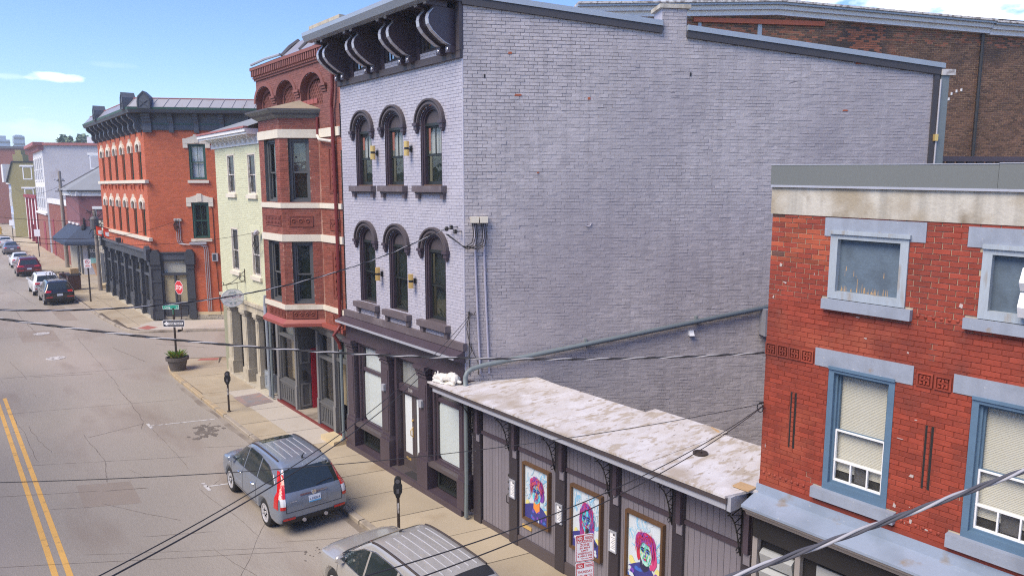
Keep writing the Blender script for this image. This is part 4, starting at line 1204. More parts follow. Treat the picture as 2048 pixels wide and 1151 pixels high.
    # fringe and loose strands over the face
    hp = ['p_mag', 'p_pink', 'p_viol', 'p_red'] if kind != 1 else ['p_pink', 'p_mag', 'p_viol', 'p_blue']
    for k in range(80):
        t_ = R(r.uniform(10, 170)) if kind != 1 else R(r.choice([r.uniform(60, 120), r.uniform(150, 230), r.uniform(-50, 30)]))
        x, y = fx + .46 * math.cos(t_), fy + .03 + .17 * math.sin(t_)
        blob(r.choice(hp + (['p_org'] if kind == 0 else ['p_mag'])), x + r.uniform(-.10, .10), y + r.uniform(-.035, .035), r.uniform(.04, .13), r.uniform(.005, .018), 7, .35, t_ + 1.57 + r.uniform(-.5, .5))
    if kind == 2:
        pl('p_white', [(-.88, .10), (-.6, .09), (-.45, .03), (-.8, .03)]); pl('p_white', [(-.2, .0), (-.05, .06), (.4, .03), (.5, 0)])
    for m, mb in bins.items(): mb.build('print', m, o)
portrait(10.60, 11.46, .74, 2.03, 'framed portrait of a head in purple and orange broken colours, nearest the door', 0, 5)
portrait(9.10, 9.96, .68, 2.03, 'framed portrait of a green faced head with long pink hair, behind the loading zone sign', 1, 8)
portrait(7.60, 8.48, .70, 2.03, 'framed portrait of a pale green face with short crimson hair, rightmost of the portraits', 2, 13)
# ================================================================ red painted brick building (near right)
r0 = Vector((9.5 - .0, 5.78, 0))
aR = R(-1.55)
DR = -Vector((math.sin(aR), math.cos(aR), 0)); NR = Vector((DR.y, -DR.x, 0))
DRt = Vector((DR.x, DR.y, -.018))
FR = Fr(r0, DRt, (0, 0, 1), NR)
rb = thing('red_brick_building', 'red painted brick building with pale blue lintels and a boarded upper window', 'building', r0)
UE = 6.2     # how far the front runs towards (and past) the camera side
UPW = [(.885, 1.885, 6.44, 7.32), (2.70, 3.70, 6.44, 7.27)]
LOW = [(.965, 1.84, 3.74, 5.46), (2.725, 3.62, 3.72, 5.46)]
UPW = [(a, b, c, d) for a, b, c, d in UPW]
slots = [(.425, .455, 4.10, 4.96), (.49, .52, 4.10, 4.96), (2.235, 2.265, 4.10, 4.96), (2.305, 2.335, 4.10, 4.96)]
LINT = [(.79, 2.07, 7.25, 7.50), (2.53, 3.83, 7.24, 7.48), (.76, 2.05, 5.44, 5.69), (2.51, 3.85, 5.46, 5.69)]
SILL = [(.83, 1.98, 6.26, 6.40), (2.57, 3.85, 6.27, 6.40), (.84, 1.97, 3.55, 3.70), (2.59, 3.85, 3.52, 3.69)]
GREEK = [(0.0 + .185 * i, .18 + .185 * i) for i in range(4)] + [(2.09, 2.28), (2.30, 2.49)]
holes = [(a, b, c, d) for a, b, c, d in UPW + LOW + slots] + [(a, b, c, d) for a, b, c, d in LINT] + SILL + [(a, b, 5.44, 5.64) for a, b in GREEK]
spr = spanner(0, UE, holes)
backing(rb, FR, spanner(0, UE, UPW + LOW), 3.3, 7.55, .0365, 'pale_mortar', n=-.004)
backing(rb, FR, spr, 3.3, 7.55, .0365, 'red_mortar', n=0, name='mortar') if 0 else None
def alt_red(u, v, r):
    if v > 6.75 + .3 * noise.noise(Vector((u * 1.2, v, 2))) and u < 1.0:
        q = r.random()
        return 'dark_brick' if q < .10 else ('red_brick_bare' if q < .55 else 'red_brick')
    if r.random() < .002: return 'red_brick_bare'
def dred(u, v, d):
    # paint filled joints low down, open pale joints near the top and beside the windows
    return d
# mortar skin: painted over (dark red) where the photograph shows painted joints
pm = MB()
rnd2 = random.Random(5)
BH, BW, BJ = .0695, .205, .0065
def open_joint(u, v):
    k = noise.noise(Vector((u * .9, v * 1.1, 5.5))) * .5 + noise.noise(Vector((u * 3.1, v * 4.1, 1.5))) * .35
    if v > 6.35: k += .34 if u < .95 else (.30 if 1.8 < u < 2.4 else .15)
    if v > 7.0: k += .2
    if 1.95 < u < 2.7 and v < 5.3: k += .02
    if v < 6.2: k -= .22
    return k > .02
kk = int((7.55 - 3.3) / BH)
for i in range(kk):
    va = 3.3 + i * BH
    for a, b in spr(va + BH / 2):
        x = a
        while x < b:
            e = min(b, x + .10)
            if not open_joint((x + e) / 2, va): pm.rect(FR, x, e, va - .004, va + BH - .004, rnd2.uniform(.0, .0012))
            x = e
pm.build('painted_joints', 'red_mortar', rb, kind='stuff')
bricks(rb, FR, spr, 3.3, 7.55, 'red_brick', BW, BH, BJ, (.003, .009), indiv=300, seed=9, alt=alt_red, jit=.0022, vis=lambda u, v: v > 3.45)
# side wall and rear of the block (plain masonry, towards the passage)
SR = Fr(r0, WD, (0, 0, 1), -NS)
MB().rect(SR, 0.01, 14, 0, 7.55, -.002).build('side_wall', 'red_brick', rb)
fb = MB(); fb.poly([r0 + Vector((0, 0, 8.1)), FR.pt(UE, 8.1, -.02), FR.pt(UE, 8.1, 0) + WD * 14, r0 + WD * 14 + Vector((0, 0, 8.1))]); fb.build('roof', 'roof_metal', rb)
# flush parapet: stucco band, metal coping in two lengths
st = MB(); st.box(FR, -.02, UE, 7.515, 7.90, -.15, .020); st.build('stucco_band', 'stucco', rb)
MB().box(FR, -.02, UE, 7.895, 7.925, -.10, .06).build('drip_edge', 'silver_trim', rb)
for a, b, o_ in ((-.03, 2.79, 0), (2.795, UE, .008)):
    MB().box(FR, a, b, 7.926, 8.20 + o_, -.25, .05 + o_).build('coping', 'coping', rb)
    MB().box(FR, a, b, 8.202 + o_, 8.212 + o_, -.25, .056 + o_).build('coping_edge', 'silver_trim', rb)
# fretwork terracotta tiles (meander relief)
for i, (a, b) in enumerate(GREEK):
    t_ = MB(); t_.box(FR, a, b, 5.445, 5.635, -.004, .004)
    t_.box(FR, a - .004, b + .004, 5.41, 5.70, -.004, .002); o = t_.build('fret_tile', 'red_mortar', rb)  # darker ground colour paints the shade in the fret recesses
    g = MB(); s_ = (b - a) / 9; z0 = 5.45; sv = .18 / 9
    bars = [(0, 9, 0, 1), (0, 9, 8, 9), (0, 1, 1, 8), (8, 9, 1, 8), (4, 5, 1.8, 7.2), (1.8, 7.2, 4, 5), (1.8, 2.8, 4.9, 7.2), (2.8, 3.4, 6.3, 7.2), (6.2, 7.2, 1.8, 4.1), (5.6, 6.2, 1.8, 2.7), (1.8, 3.4, 1.8, 2.7), (1.8, 2.6, 2.7, 3.4), (5.6, 7.2, 6.3, 7.2), (6.4, 7.2, 5.6, 6.3)]
    for x0, x1, y0, y1 in bars: g.box(FR, a + s_ * x0, a + s_ * x1, z0 + sv * y0, z0 + sv * y1, .004, .026)
    g.build('fret_relief', 'red_brick', o)
# recessed slots
for i in (0, 2):
    a, _, c, d = slots[i]
    s_ = MB()
    for q in (slots[i], slots[i + 1]): s_.rect(FR, q[0], q[1], q[2], q[3], -.003)
    s_.build('slot', 'store_black', rb)
    f = MB()
    for k in range(12): f.box(FR, a + .03, a + .065, c + .072 * k, c + .072 * k + .06, 0, .012)
    f.build('slot_tongue', 'red_brick', rb)
# beaded string courses
for u0, u1, z in ((.02, .82, 3.63), (1.99, 2.57, 3.62), (2.0, 2.55, 6.335)):
    b = MB(); n = int((u1 - u0) / .09)
    for k in range(n): b.sphere(FR.pt(u0 + .09 * k + .045, z, .0), .026, 8)
    b.build('bead_course', 'red_brick', rb)
b = MB(); b.box(FR, .0, UE, 3.43, 3.50, -.02, .018); b.box(FR, 0, UE, 3.36, 3.425, -.02, .030); b.build('string_course', 'red_brick', rb)
for a, b_, c, d in LINT:
    MB().box(FR, a, b_, c, d, -.1, .016).build('lintel', 'pale_blue', rb)
# upper windows: boarded over
for i, (a, b, c, d) in enumerate(UPW):
    w = MB(); w.frame(FR, a, b, c - .03, d, .10, -.10, .03, .10); w.box(FR, a + .0, b + .02, d - .035, d + .015, 0, .06)
    o = w.build('window', 'weathered_blue', rb)
    s_ = SILL[i]
    MB().box(FR, s_[0], s_[1], s_[2], s_[3], -.08, .09).build('sill', 'pale_blue', o)
    MB().box(FR, a + .1, b - .1, c + .07, d - .1, -.09, -.065).build('boarding', 'board_blue', o)
    if i == 0:
        ch = MB(); r = random.Random(2)
        for k in range(46):
            x = a + .13 + r.random() * .62; h = r.uniform(.015, .09) * (1 if r.random() < .8 else 2.2); zb = c + .075 + (0 if r.random() < .9 else r.uniform(0, .3))
            w_ = r.uniform(.004, .013)
            ch.poly([FR.pt(x, zb, -.0635), FR.pt(x + w_, zb, -.0635), FR.pt(x + w_ * .6, zb + h, -.0635), FR.pt(x + w_ * .2, zb + h * .9, -.0635)])
        ch.build('flaked_paint', 'plywood', o)
# lower sash windows with blinds
for i, (a, b, c, d) in enumerate(LOW):
    w = MB(); w.frame(FR, a, b, c - .04, d, .075, -.14, .012, .10); w.frame(FR, a + .075, b - .075, c + .06, d - .075, .03, -.16, -.05)
    w.box(FR, a - .0, b + .0, d - .03, d + .01, 0, .035)
    o = w.build('window', 'blue_frame', rb)
    s_ = SILL[2 + i]
    MB().box(FR, s_[0], s_[1], s_[2], s_[3], -.10, .10).build('sill', 'pale_blue', o)
    a1, b1, c1, d1 = a + .105, b - .105, c + .09, d - .105
    vm = c1 + (d1 - c1) * .485
    q = MB(); q.frame(FR, a1, b1, vm - .02, d1, .022, -.15, -.10); q.build('upper_sash', 'blue_frame', o)
    q = MB(); q.frame(FR, a1, b1, c1, vm, .02, -.12, -.075); vs2 = c1 + .30; q.box(FR, a1, b1, vs2 - .012, vs2 + .012, -.12, -.07)
    for t_ in (.36, .70): x = a1 + (b1 - a1) * t_; q.box(FR, x - .009, x + .009, c1, vs2, -.115, -.072)
    q.build('storm_sash', 'bright_white', o)
    MB().rect(FR, a1, b1, vm, d1, -.135).build('pane', G_CLEAR, o)
    MB().rect(FR, a1, b1, c1, vm, -.11).build('pane', G_CLEAR, o)
    bl = MB(); z = d1 - .01
    while z > c1 + .13:
        bl.poly([FR.pt(a1 - .02, z, -.170), FR.pt(b1 + .02, z, -.170), FR.pt(b1 + .02, z - .0225, -.1635), FR.pt(a1 - .02, z - .0225, -.1635)])
        z -= .021
    bl.build('blind', 'blind', o)
    MB().rect(FR, a1 - .03, b1 + .03, c1 - .05, d1 + .02, -.20).build('room_back', 'blind' if 0 else 'curtain_warm', o)
    MB().rect(FR, a1 - .03, b1 + .03, c1 - .05, c1 + .12, -.195).build('inner_sill', 'room_dark', o)
    MB().box(FR, a1 + .26, a1 + .46, c1 + .02, vs2 - .01, -.185, -.16).build('window_fan', 'screen_grey', o)
# pale blue shop cornice ledge, taupe fascia, dark shopfront below
lg = MB()
FE = Fr(r0, NR, (0, 0, 1), DR)
zz = lambda u: -.018 * u
def lprism(poly, u0, u1, m, name):
    b = MB(); k = len(poly)
    p = [FR.pt(u, z, n) for u in (u0, u1) for n, z in poly]
    b.add(p, [tuple(range(k)), tuple(range(k, 2 * k))] + [(i, (i + 1) % k, k + (i + 1) % k, k + i) for i in range(k)])
    return b.build(name, m, rb)
lprism([(0, 3.26), (0, 3.43), (.030, 3.44), (.05, 3.30), (.44, 3.205), (.44, 3.17), (0, 3.17)], -.03, UE, 'ledge_blue', 'shop_ledge')
lprism([(0, 3.02), (.30, 3.02), (.32, 3.06), (.34, 3.10), (.40, 3.12), (.42, 3.165), (0, 3.165)], -.02, UE, 'taupe', 'shop_cornice')
lprism([(-.3, 0), (-.3, 3.02), (.12, 3.02), (.12, 2.62), (-.05, 2.60), (-.05, 0)], 0, UE, 'store_black', 'shopfront')
for a, b in ((.10, .62), (.95, 2.6), (2.9, 4.4)):
    if a < .5:
        for k in range(4):
            z = 2.42 - .28 * k
            MB().prism(Fr(FR.pt(a, 0, 0), NR, (0, 0, 1), DR), [(-.04, z - .24), (.02, z - .24), (.08, z - .05), (.0, z), (-.04, z)], 0, b - a).build('shutter_slat', 'panel_grey', rb)
    else:
        MB().box(FR, a, b, .7, 2.50, -.045, -.02).build('shop_panel', 'panel_grey', rb)
MB().box(FR, .66, .74, 0, 2.6, -.04, .06).build('shop_post', 'taupe', rb)
MB().box(FR, -.02, .06, 0, 3.0, -.04, .08).build('shop_post', 'taupe', rb)
# white box awning / air conditioner hood at the right upper window, at the frame edge
ac = MB()
ac.prism(Fr(FR.pt(3.13, 0, 0), NR, (0, 0, 1), DR), [(0, 6.50), (.14, 6.50), (.20, 6.62), (.13, 6.78), (0, 6.78)], 0, .6)
ac.prism(Fr(FR.pt(3.13, 0, 0), NR, (0, 0, 1), DR), [(0, 6.80), (.14, 6.80), (.22, 6.90), (.12, 7.06), (0, 7.06)], 0, .6)
ac.build('window_vent', 'bright_white', rb)
# conductor box of the rain pipe, half hidden behind the corner
bx = MB(); bx.box(S, 7.32, 7.62, 4.27, 4.93, .02, .34); bx.build('conductor_box', 'roof_metal', pb)
# wire bracket on the corner
wbk = MB(); wbk.tube([FR.pt(.0, 4.70, 0), FR.pt(-.02, 4.70, .08)], .012, 5); wbk.tube([FR.pt(-.02 + .05 * math.cos(k * .8), 4.62 + .07 * math.sin(k * .8), .05) for k in range(9)], .008, 5); wbk.build('wire_bracket', 'black_iron', rb)

# paint flecks, scrapes and lime bloom on the red wall
fk = MB(); r = random.Random(77)
for k in range(34):
    u = r.uniform(.02, 2.75); v = r.uniform(3.5, 7.4)
    if any(a - .06 < u < b + .06 and c - .06 < v < d + .06 for a, b, c, d in holes): continue
    w, h = r.uniform(.004, .022), r.uniform(.006, .035)
    if r.random() < .3: w, h = h * 1.6, w
    fk.prism(FR, [(u - w, v - h * r.random()), (u + w * r.random(), v - h), (u + w, v + h * r.random()), (u - w * r.random(), v + h)], .008, .0125)
fk.build('paint_fleck', 'fleck', rb, kind='stuff')
# ================================================================ brick building with a corner bay
bb = thing('bay_window_building', 'narrow red brick building with two storey bay window and lattice filled attic arches', 'building', (9.55, 22.8, 0))
FB = fac(9.52)
Y0, Y1 = 19.80, 26.45
ARC = [(25.72, .78), (23.78, .78), (21.70, .80)]
ah = [(y - h, y + h, 10.35, 10.85, .52) for y, h in ARC]
spb = spanner(Y0, Y1, ah)
backing(bb, FB, spb, 9.7, 12.06, .034, 'attic_mortar', name='attic_wall')
bricks(bb, FB, spb, 9.7, 11.62, 'attic_brick', .21, .068, .008, (.003, .007), seed=21)
backing(bb, FB, spanner(Y0, Y1), 3.4, 9.7, .5, 'bay_mortar')
def alt_bay(u, v, r): return None
bricks(bb, FB, spanner(Y0, 21.25), 3.55, 9.7, 'bay_brick', .21, .068, .009, (.003, .007), seed=22)
# moulded top: dentils and corbel courses
mb = MB(); mb.box(FB, Y0, Y1 + .06, 11.62, 11.69, 0, .05); mb.box(FB, Y0, Y1 + .08, 11.69, 11.74, 0, .09); mb.box(FB, Y0, Y1 + .12, 11.97, 12.07, 0, .17); mb.box(FB, Y0, Y1 + .1, 11.74, 11.97, 0, .055)
mb.build('corbel_course', 'attic_brick', bb)
y = Y0 + .03
while y < Y1 + .05:
    MB().box(FB, y, y + .085, 11.76, 11.97, .055, .15).build('dentil', 'attic_brick', bb); y += .165
# attic arches: deep reveals with brick lattice
for yc, h in ARC:
    P_ = arc_poly(yc, h, 10.35, 10.85, .52, 14)
    rv = MB(); k = len(P_)
    rv.add([FB.pt(a, b, 0.003) for a, b in P_] + [FB.pt(a, b, -.28) for a, b in P_], [(i, i + 1, k + i + 1, k + i) for i in range(k - 1)] + [(0, k, 2 * k - 1, k - 1)])
    o = rv.build('attic_arch', 'attic_brick', bb)
    MB().rect(FB, yc - h, yc + h, 10.3, 11.45, -.31).build('backing', 'store_black', o)
    lt = MB()
    for sg in (1, -1):
        for i in range(-14, 15):
            x0 = yc + i * .125
            pts = []
            for t_ in range(27):
                z = 10.42 + t_ * .037; x = x0 + sg * (z - 10.42) * .62 * 1.0
                rise = .30
                if abs(x - yc) < h - .16 and z < 10.80 + rise * math.sqrt(max(0, 1 - ((x - yc) / (h - .1)) ** 2)) + .08: pts.append((x, z))
            if len(pts) > 1:
                (xa, za), (xb, zb) = pts[0], pts[-1]
                lt.prism(FB, [(xa - .022, za), (xa + .022, za), (xb + .022, zb), (xb - .022, zb)], -.26 + .01 * sg, -.23 + .01 * sg)
    lt.build('lattice', 'attic_brick', o)
    jb = MB(); jb.ring(FB, arc_poly(yc, h - .0, 10.35, 10.85, .50, 14), arc_poly(yc, h - .12, 10.35, 10.82, .40, 14), -.28, -.2); jb.build('inner_ring', 'attic_brick', o)
    vs_ = MB(); vs_.ring(FB, arc_poly(yc, h + .16, 10.85, 10.85, .66, 16), arc_poly(yc, h + .01, 10.85, 10.85, .53, 16), 0, .035); vs_.build('arch_ring', 'attic_brick', o)
for y in (24.75, 22.74, 20.75):
    c = MB()
    for i, z in enumerate((10.72, 10.80, 10.88)): c.box(FB, y - .16 - .02 * i, y + .16 + .02 * i, z, z + .07, 0, .04 + .03 * i)
    c.build('impost', 'attic_brick', bb)
# metal roof edge with slumped flashing, chimney
rm = MB(); rm.poly([(9.36, Y0, 12.08), (9.36, Y1 - 2.9, 12.08), (9.95, Y1 - 2.9, 12.62), (9.95, Y0, 12.62)]); rm.poly([(9.34, Y1 - 2.9, 12.08), (9.34, Y1 + .1, 12.06), (9.8, Y1 - .2, 12.22), (9.95, Y1 - 2.9, 12.4)])
rm.poly([(9.95, Y0, 12.62), (9.95, Y1 - 2.9, 12.62), (18, Y1 - 8, 12.4), (18, Y0 - 5, 12.4)])
rm.build('roof', 'roof_metal', bb)
MB().tube([(9.36, Y1 - 2.9, 12.1), (9.66, Y1 - 2.88, 12.42), (9.98, Y1 - 2.86, 12.66)], .07, 6).build('flashing', 'screen_grey', bb)
MB().tube([(9.36, 22.1, 12.1), (9.6, 22.1, 12.36), (9.95, 22.1, 12.64)], .05, 6).build('flashing', 'screen_grey', bb)
MB().tube([(9.34, Y1 - 2.8, 12.16), (9.36, Y1 - 1.4, 12.2), (9.34, Y1 - .1, 12.16)], .045, 6).build('gutter', 'silver_trim', bb)
ch = MB(); ch.box(WORLD, 10.0, 10.8, 20.6, 22.6, 12.3, 12.85); ch.build('chimney', 'limestone', bb); MB().box(WORLD, 9.95, 10.85, 20.5, 22.7, 12.85, 12.95).build('chimney_cap', 'limestone', bb)
# bay: plan points from the left wall round to the right wall
def bay(o): 
    q = .0
    return [(9.6, 24.62 + o * .6), (8.55 - o, 23.72 + o * .45), (8.55 - o, 22.02 - o * .32), (9.5 + .08, 21.28 - o * .62)]
BP = bay(0)
faces = []
for i in range(3):
    a = Vector((*BP[i], 0)); b = Vector((*BP[i + 1], 0)); u = (b - a).normalized(); n = Vector((u.y, -u.x, 0))
    if n.x > 0: n = -n
    faces.append((Fr(a, u, (0, 0, 1), n), (b - a).length))
L1, L2 = faces[1][1], faces[2][1]
bw = [[(.14, 1.02)], [(.20, .84)]]
levels = [(4.18, 6.18, 'low'), (7.40, 9.38, 'up')]
WB = {0: (.42, 1.38), 1: (.26, .90)}
for fi, (f, ln) in enumerate(faces):
    hs = []
    if fi: 
        a, b = WB[fi - 1]
        hs = [(a, b, 4.22, 6.20), (a, b, 7.42, 9.37)]
    s_ = spanner(0, ln, hs)
    backing(bb, f, s_, 3.72, 9.98, .034, 'bay_mortar', name='bay_wall')
    bricks(bb, f, s_, 3.72, 9.98, 'bay_brick', .21, .068, .009, (.003, .008), seed=30 + fi)
    if fi:
        for (c, d) in ((4.22, 6.20), (7.42, 9.37)):
            win(bb, f, a, b, c, d, .16, 'grey_store', 'grey_store', .085, .05, mid=.47, back='curtain_grey' if d > 8 else 'room_green', back2='curtain_white' if (d > 8 and fi == 1) else 'room_green', glass=G_DARK)
def band(z0, z1, out, m, name):
    for i in range(3):
        A, B = bay(0)[i:i + 2], bay(out)[i:i + 2]
        b = MB(); p = []
        for z in (z0, z1): p += [(*A[0], z), (*A[1], z), (*B[1], z), (*B[0], z)]
        b.add(p, [(0, 1, 2, 3), (4, 5, 6, 7), (0, 1, 5, 4), (1, 2, 6, 5), (2, 3, 7, 6), (3, 0, 4, 7)])
        b.build(name, m, bb)
    MB().box(FB, Y0 + .0, 21.30, z0, z1, 0, out + .002).build(name, m, bb)
for z0, z1 in ((4.04, 4.20), (6.20, 6.42), (7.24, 7.40), (9.38, 9.64)): band(z0, z1, .045, 'cream', 'stone_band')
# terracotta panels
def panel(f, a, b, z0, z1, motif):
    o = MB(); o.box(f, a, b, z0, z1, .004, .016); o.frame(f, a - .04, b + .04, z0 - .04, z1 + .04, .04, .0, .03)
    p = o.build('terracotta_panel', 'bay_tile', bb)
    g = MB()
    if motif == 'scroll':
        n = max(2, int((b - a) / .17))
        for k in range(n):
            cx = a + (b - a) * (k + .5) / n; cz = (z0 + z1) / 2; r = min((b - a) / n, z1 - z0) * .42
            g.tube([f.pt(cx + r * (1 - t_ / 12) * math.cos(t_ * .8), cz + r * (1 - t_ / 12) * math.sin(t_ * .8), .022) for t_ in range(10)], .018, 4)
    elif motif == 'block':
        n = max(3, int((b - a) / .12)); m_ = max(2, int((z1 - z0) / .10))
        for i in range(n):
            for k in range(m_):
                x = a + (b - a) * (i + .5) / n; z = z0 + (z1 - z0) * (k + .5) / m_
                g.box(f, x - .035, x + .035, z - .03, z + .03, .014, .04)
    else:
        for k in range(6):
            z = z0 + (z1 - z0) * (k + .5) / 6
            g.prism(f, [((a + b) / 2, z - .12), ((a + b) / 2 + .07, z), ((a + b) / 2, z + .12), ((a + b) / 2 - .07, z)], .014, .05)
        g.frame(f, a, b, z0, z1, .05, .014, .035)
    g.build('relief', 'bay_tile', p)
panel(faces[1][0], .36, L1 - .12, 6.72, 6.98, 'block'); panel(faces[2][0], .24, .90, 6.70, 6.97, 'scroll'); panel(FB, 19.98, 20.62, 6.62, 6.90, 'scroll')
panel(faces[1][0], .36, L1 - .12, 3.80, 3.99, 'block'); panel(faces[2][0], .22, .92, 3.79, 3.99, 'scroll'); panel(FB, 19.98, 20.62, 3.75, 3.96, 'scroll')
panel(FB, 20.10, 20.56, 4.55, 5.95, 'v'); panel(FB, 20.10, 20.56, 7.75, 9.05, 'v')
# skirt of pinkish metal below the bay, soffit, eave and little roof above
def skirt(z0, z1, o0, o1, m, name):
    b = MB(); A, B = bay(o0), bay(o1)
    for i in range(3): b.poly([(*A[i], z0), (*A[i + 1], z0), (*B[i + 1], z1), (*B[i], z1)])
    return b.build(name, m, bb)
skirt(3.50, 3.60, .13, .14, 'pink_metal', 'bay_skirt'); skirt(3.60, 3.73, .14, .0, 'pink_metal', 'bay_skirt')
MB().box(FB, Y0, 21.3, 3.50, 3.62, 0, .12).build('bay_skirt', 'pink_metal', bb)
MB().poly([(*p, 3.52) for p in bay(.10)]).build('bay_soffit', 'grey_store', bb)
skirt(9.98, 10.06, .02, .16, 'grey_pipe', 'bay_eave'); skirt(10.06, 10.12, .16, .24, 'char_light', 'bay_eave'); skirt(10.12, 10.19, .24, .36, 'grey_pipe', 'bay_eave'); skirt(10.19, 10.24, .36, .37, 'screen_grey', 'bay_eave')
ap = (9.5, 22.6, 10.62); b = MB(); Q = bay(.37)
for i in range(3): b.poly([(*Q[i], 10.24), (*Q[i + 1], 10.24), ap])
b.build('bay_roof', 'sandstone_dark', bb)
for k in range(7):
    y = 21.2 + k * .27 * 1.0
    MB().box(FB, y - .30 if 0 else y, y + .25, 10.30 + abs(22.6 - y) * -.0 + .12, 10.56, .0, .045).build('flashing_tile', 'pink_metal', bb)
# rain pipes
MB().tube([FB.pt(19.95, 11.2, .12), FB.pt(19.95, 10.72, .12), FB.pt(20.02, 10.45, .12), FB.pt(20.10, 10.2, .10), FB.pt(20.02, 7.0, .10), FB.pt(20.0, 3.75, .10), FB.pt(19.98, 3.6, .2), FB.pt(20.05, 3.45, .3), FB.pt(20.02, 3.2, .16), FB.pt(20.0, 3.0, .12)], .055, 8).build('downspout', 'red_pipe', bb)
MB().tube([FB.pt(19.98, 3.0, .12), FB.pt(19.98, .2, .12), FB.pt(20.0, .10, .2), FB.pt(20.02, .06, .34)], .05, 8).build('downspout', 'grey_pipe', bb)
MB().tube([FB.pt(21.22, 9.45, .08), FB.pt(21.0, 9.32, .12), FB.pt(20.1, 9.22, .13)], .045, 7).build('downspout', 'beige_pipe', bb)
MB().tube([FB.pt(21.22, 10.0, .06), FB.pt(21.22, 9.45, .06)], .045, 7).build('downspout', 'red_pipe', bb)
# grey shopfront below
GS = fac(9.60)
MB().box(GS, Y0, 25.75, 3.22, 3.55, -.3, .02).build('shop_fascia', 'grey_store', bb)
MB().box(GS, Y0 + .0, 25.75, -.05, .08, -.5, .10).build('shop_step', 'red_pipe', bb)
def gwin(a, b, z0, z1, tz):
    w = MB(); w.frame(GS, a, b, z0, z1, .07, -.14, .0); w.box(GS, a, b, tz, tz + .08, -.14, .02); w.frame(GS, a + .07, b - .07, z0 + .07, tz, .04, -.16, -.07)
    o = w.build('shop_window', 'grey_store', bb)
    MB().rect(GS, a + .07, b - .07, z0 + .1, tz, -.115).build('pane', G_STORE, o); MB().rect(GS, a + .07, b - .07, tz + .08, z1 - .07, -.115).build('pane', G_DARK, o)
    MB().rect(GS, a, b, z0, tz, -.45).build('curtain', 'curtain_warm', o); MB().rect(GS, a, b, tz, z1, -.3).build('curtain', 'curtain_grey', o)
    p = MB(); p.box(GS, a, b, .10, z0, -.1, .0); p.box(GS, a, b, z0 - .03, z0 + .03, 0, .06); p.frame(GS, a + .03, b - .03, .13, z0 - .05, .07, 0, .025)
    n = 7
    for k in range(n): x = a + .14 + (b - a - .28) * k / (n - 1); p.box(GS, x - .03, x + .03, .24, z0 - .14, 0, .022)
    p.build('stall_riser', 'grey_store', o)
gwin(24.05, 25.55, .85, 3.22, 2.55); gwin(20.95, 22.05, .85, 3.22, 2.35)
for a, b in ((25.55, 25.75), (23.92, 24.05), (22.05, 22.18), (20.80, 20.95), (19.82, 19.98)):
    p = MB(); p.box(GS, a, b, .05, 3.22, -.16, .05); p.box(GS, a - .01, b + .01, .05, .95, -.16, .075); p.build('pilaster', 'grey_store_l', bb)
d = MB(); d.box(GS, 22.18, 23.92, .05, 3.22, -1.05, -.95); d.box(GS, 22.18, 22.26, .05, 3.22, -1, 0); d.box(GS, 23.84, 23.92, .05, 3.22, -1, 0); d.frame(GS, 22.95, 23.84, 2.30, 3.0, .07, -.97, -.9)
vest = d.build('doorway', 'grey_store', bb)
MB().box(GS, 22.9, 23.82, .12, 2.25, -.94, -.90).build('door', 'grey_store_l', vest); q = MB(); q.frame(GS, 23.0, 23.72, .2, 1.0, .06, -.90, -.885); q.box(GS, 23.15, 23.55, 1.5, 1.85, -.90, -.84); q.build('mailbox', 'store_black', vest)
GL = Fr((0, 23.835, 0), (1, 0, 0), (0, 0, 1), (0, -1, 0))
MB().box(GL, 10.06, 10.45, .1, 2.25, 0, .05).build('open_door', 'door_red', vest)
q = MB(); q.frame(GL, 9.66, 10.02, .2, 1.05, .06, 0, .02); q.frame(GL, 9.66, 10.02, 1.75, 2.25, .06, 0, .02); q.build('door_panel', 'grey_store_l', vest)
MB().box(GL, 9.72, 9.86, 1.18, 1.48, 0, .08).build('mailbox', 'store_black', vest)
MB().box(GS, 22.18, 23.92, .05, .1, -1, .06).build('doorstep', 'curb', vest)
d = MB(); d.box(GS, 19.98, 20.80, .1, 2.55, -.5, -.42); d.frame(GS, 19.98, 20.80, .08, 3.2, .07, -.2, -.05); d.box(GS, 19.98, 20.8, 2.45, 2.55, -.25, -.02); o = d.build('side_door', 'grey_store', bb)
MB().rect(GS, 20.05, 20.73, 2.55, 3.1, -.15).build('pane', G_DARK, o); MB().rect(GS, 20.05, 20.73, 2.55, 3.1, -.25).build('curtain', 'curtain_grey', o)
MB().box(WORLD, 9.05, 9.5, 19.95, 20.9, .0, .14).build('stone_step', 'sandstone', bb)
# ================================================================ pale green painted brick building
yb = thing('pale_green_building', 'pale green painted brick building with white bracketed eave and limestone shop piers', 'building', (9.55, 29, 0))
FY = fac(9.55)
A0, A1 = 26.46, 31.75
WY = [(29.33, 30.24, 7.62, 9.18), (26.98, 27.86, 7.60, 9.14), (29.32, 30.2, 4.50, 6.26), (26.92, 27.80, 4.50, 6.22)]
s_ = spanner(A0, A1, WY)
backing(yb, FY, s_, 3.3, 9.45, .034, 'yellow_mortar'); bricks(yb, FY, s_, 3.3, 9.45, 'yellow_brick', .21, .068, .008, (.002, .005), seed=41)
for i, (a, b, c, d_) in enumerate(WY):
    o = win(yb, FY, a, b, c, d_, .05, 'cream', 'yellow_brick', .06, .045, deep=.06,  mid=.48, back='screen_grey', back2='screen_grey', glass=G_DARK, sashm='white_line')
    MB().box(FY, a - .1, b + .1, c - .15, c, -.1, .09).build('sill', 'cream', o)
    MB().box(FY, a - .13, b + .13, d_, d_ + .22, -.1, .012).build('lintel', 'yellow_brick', o)
FYs = Vector((9.55, A1, 0))
SYf = Fr(FYs, WD, (0, 0, 1), -NS)
MB().rect(SYf, 0, 12, 0, 9.45, 0).build('side_wall', 'yellow_mortar', yb)
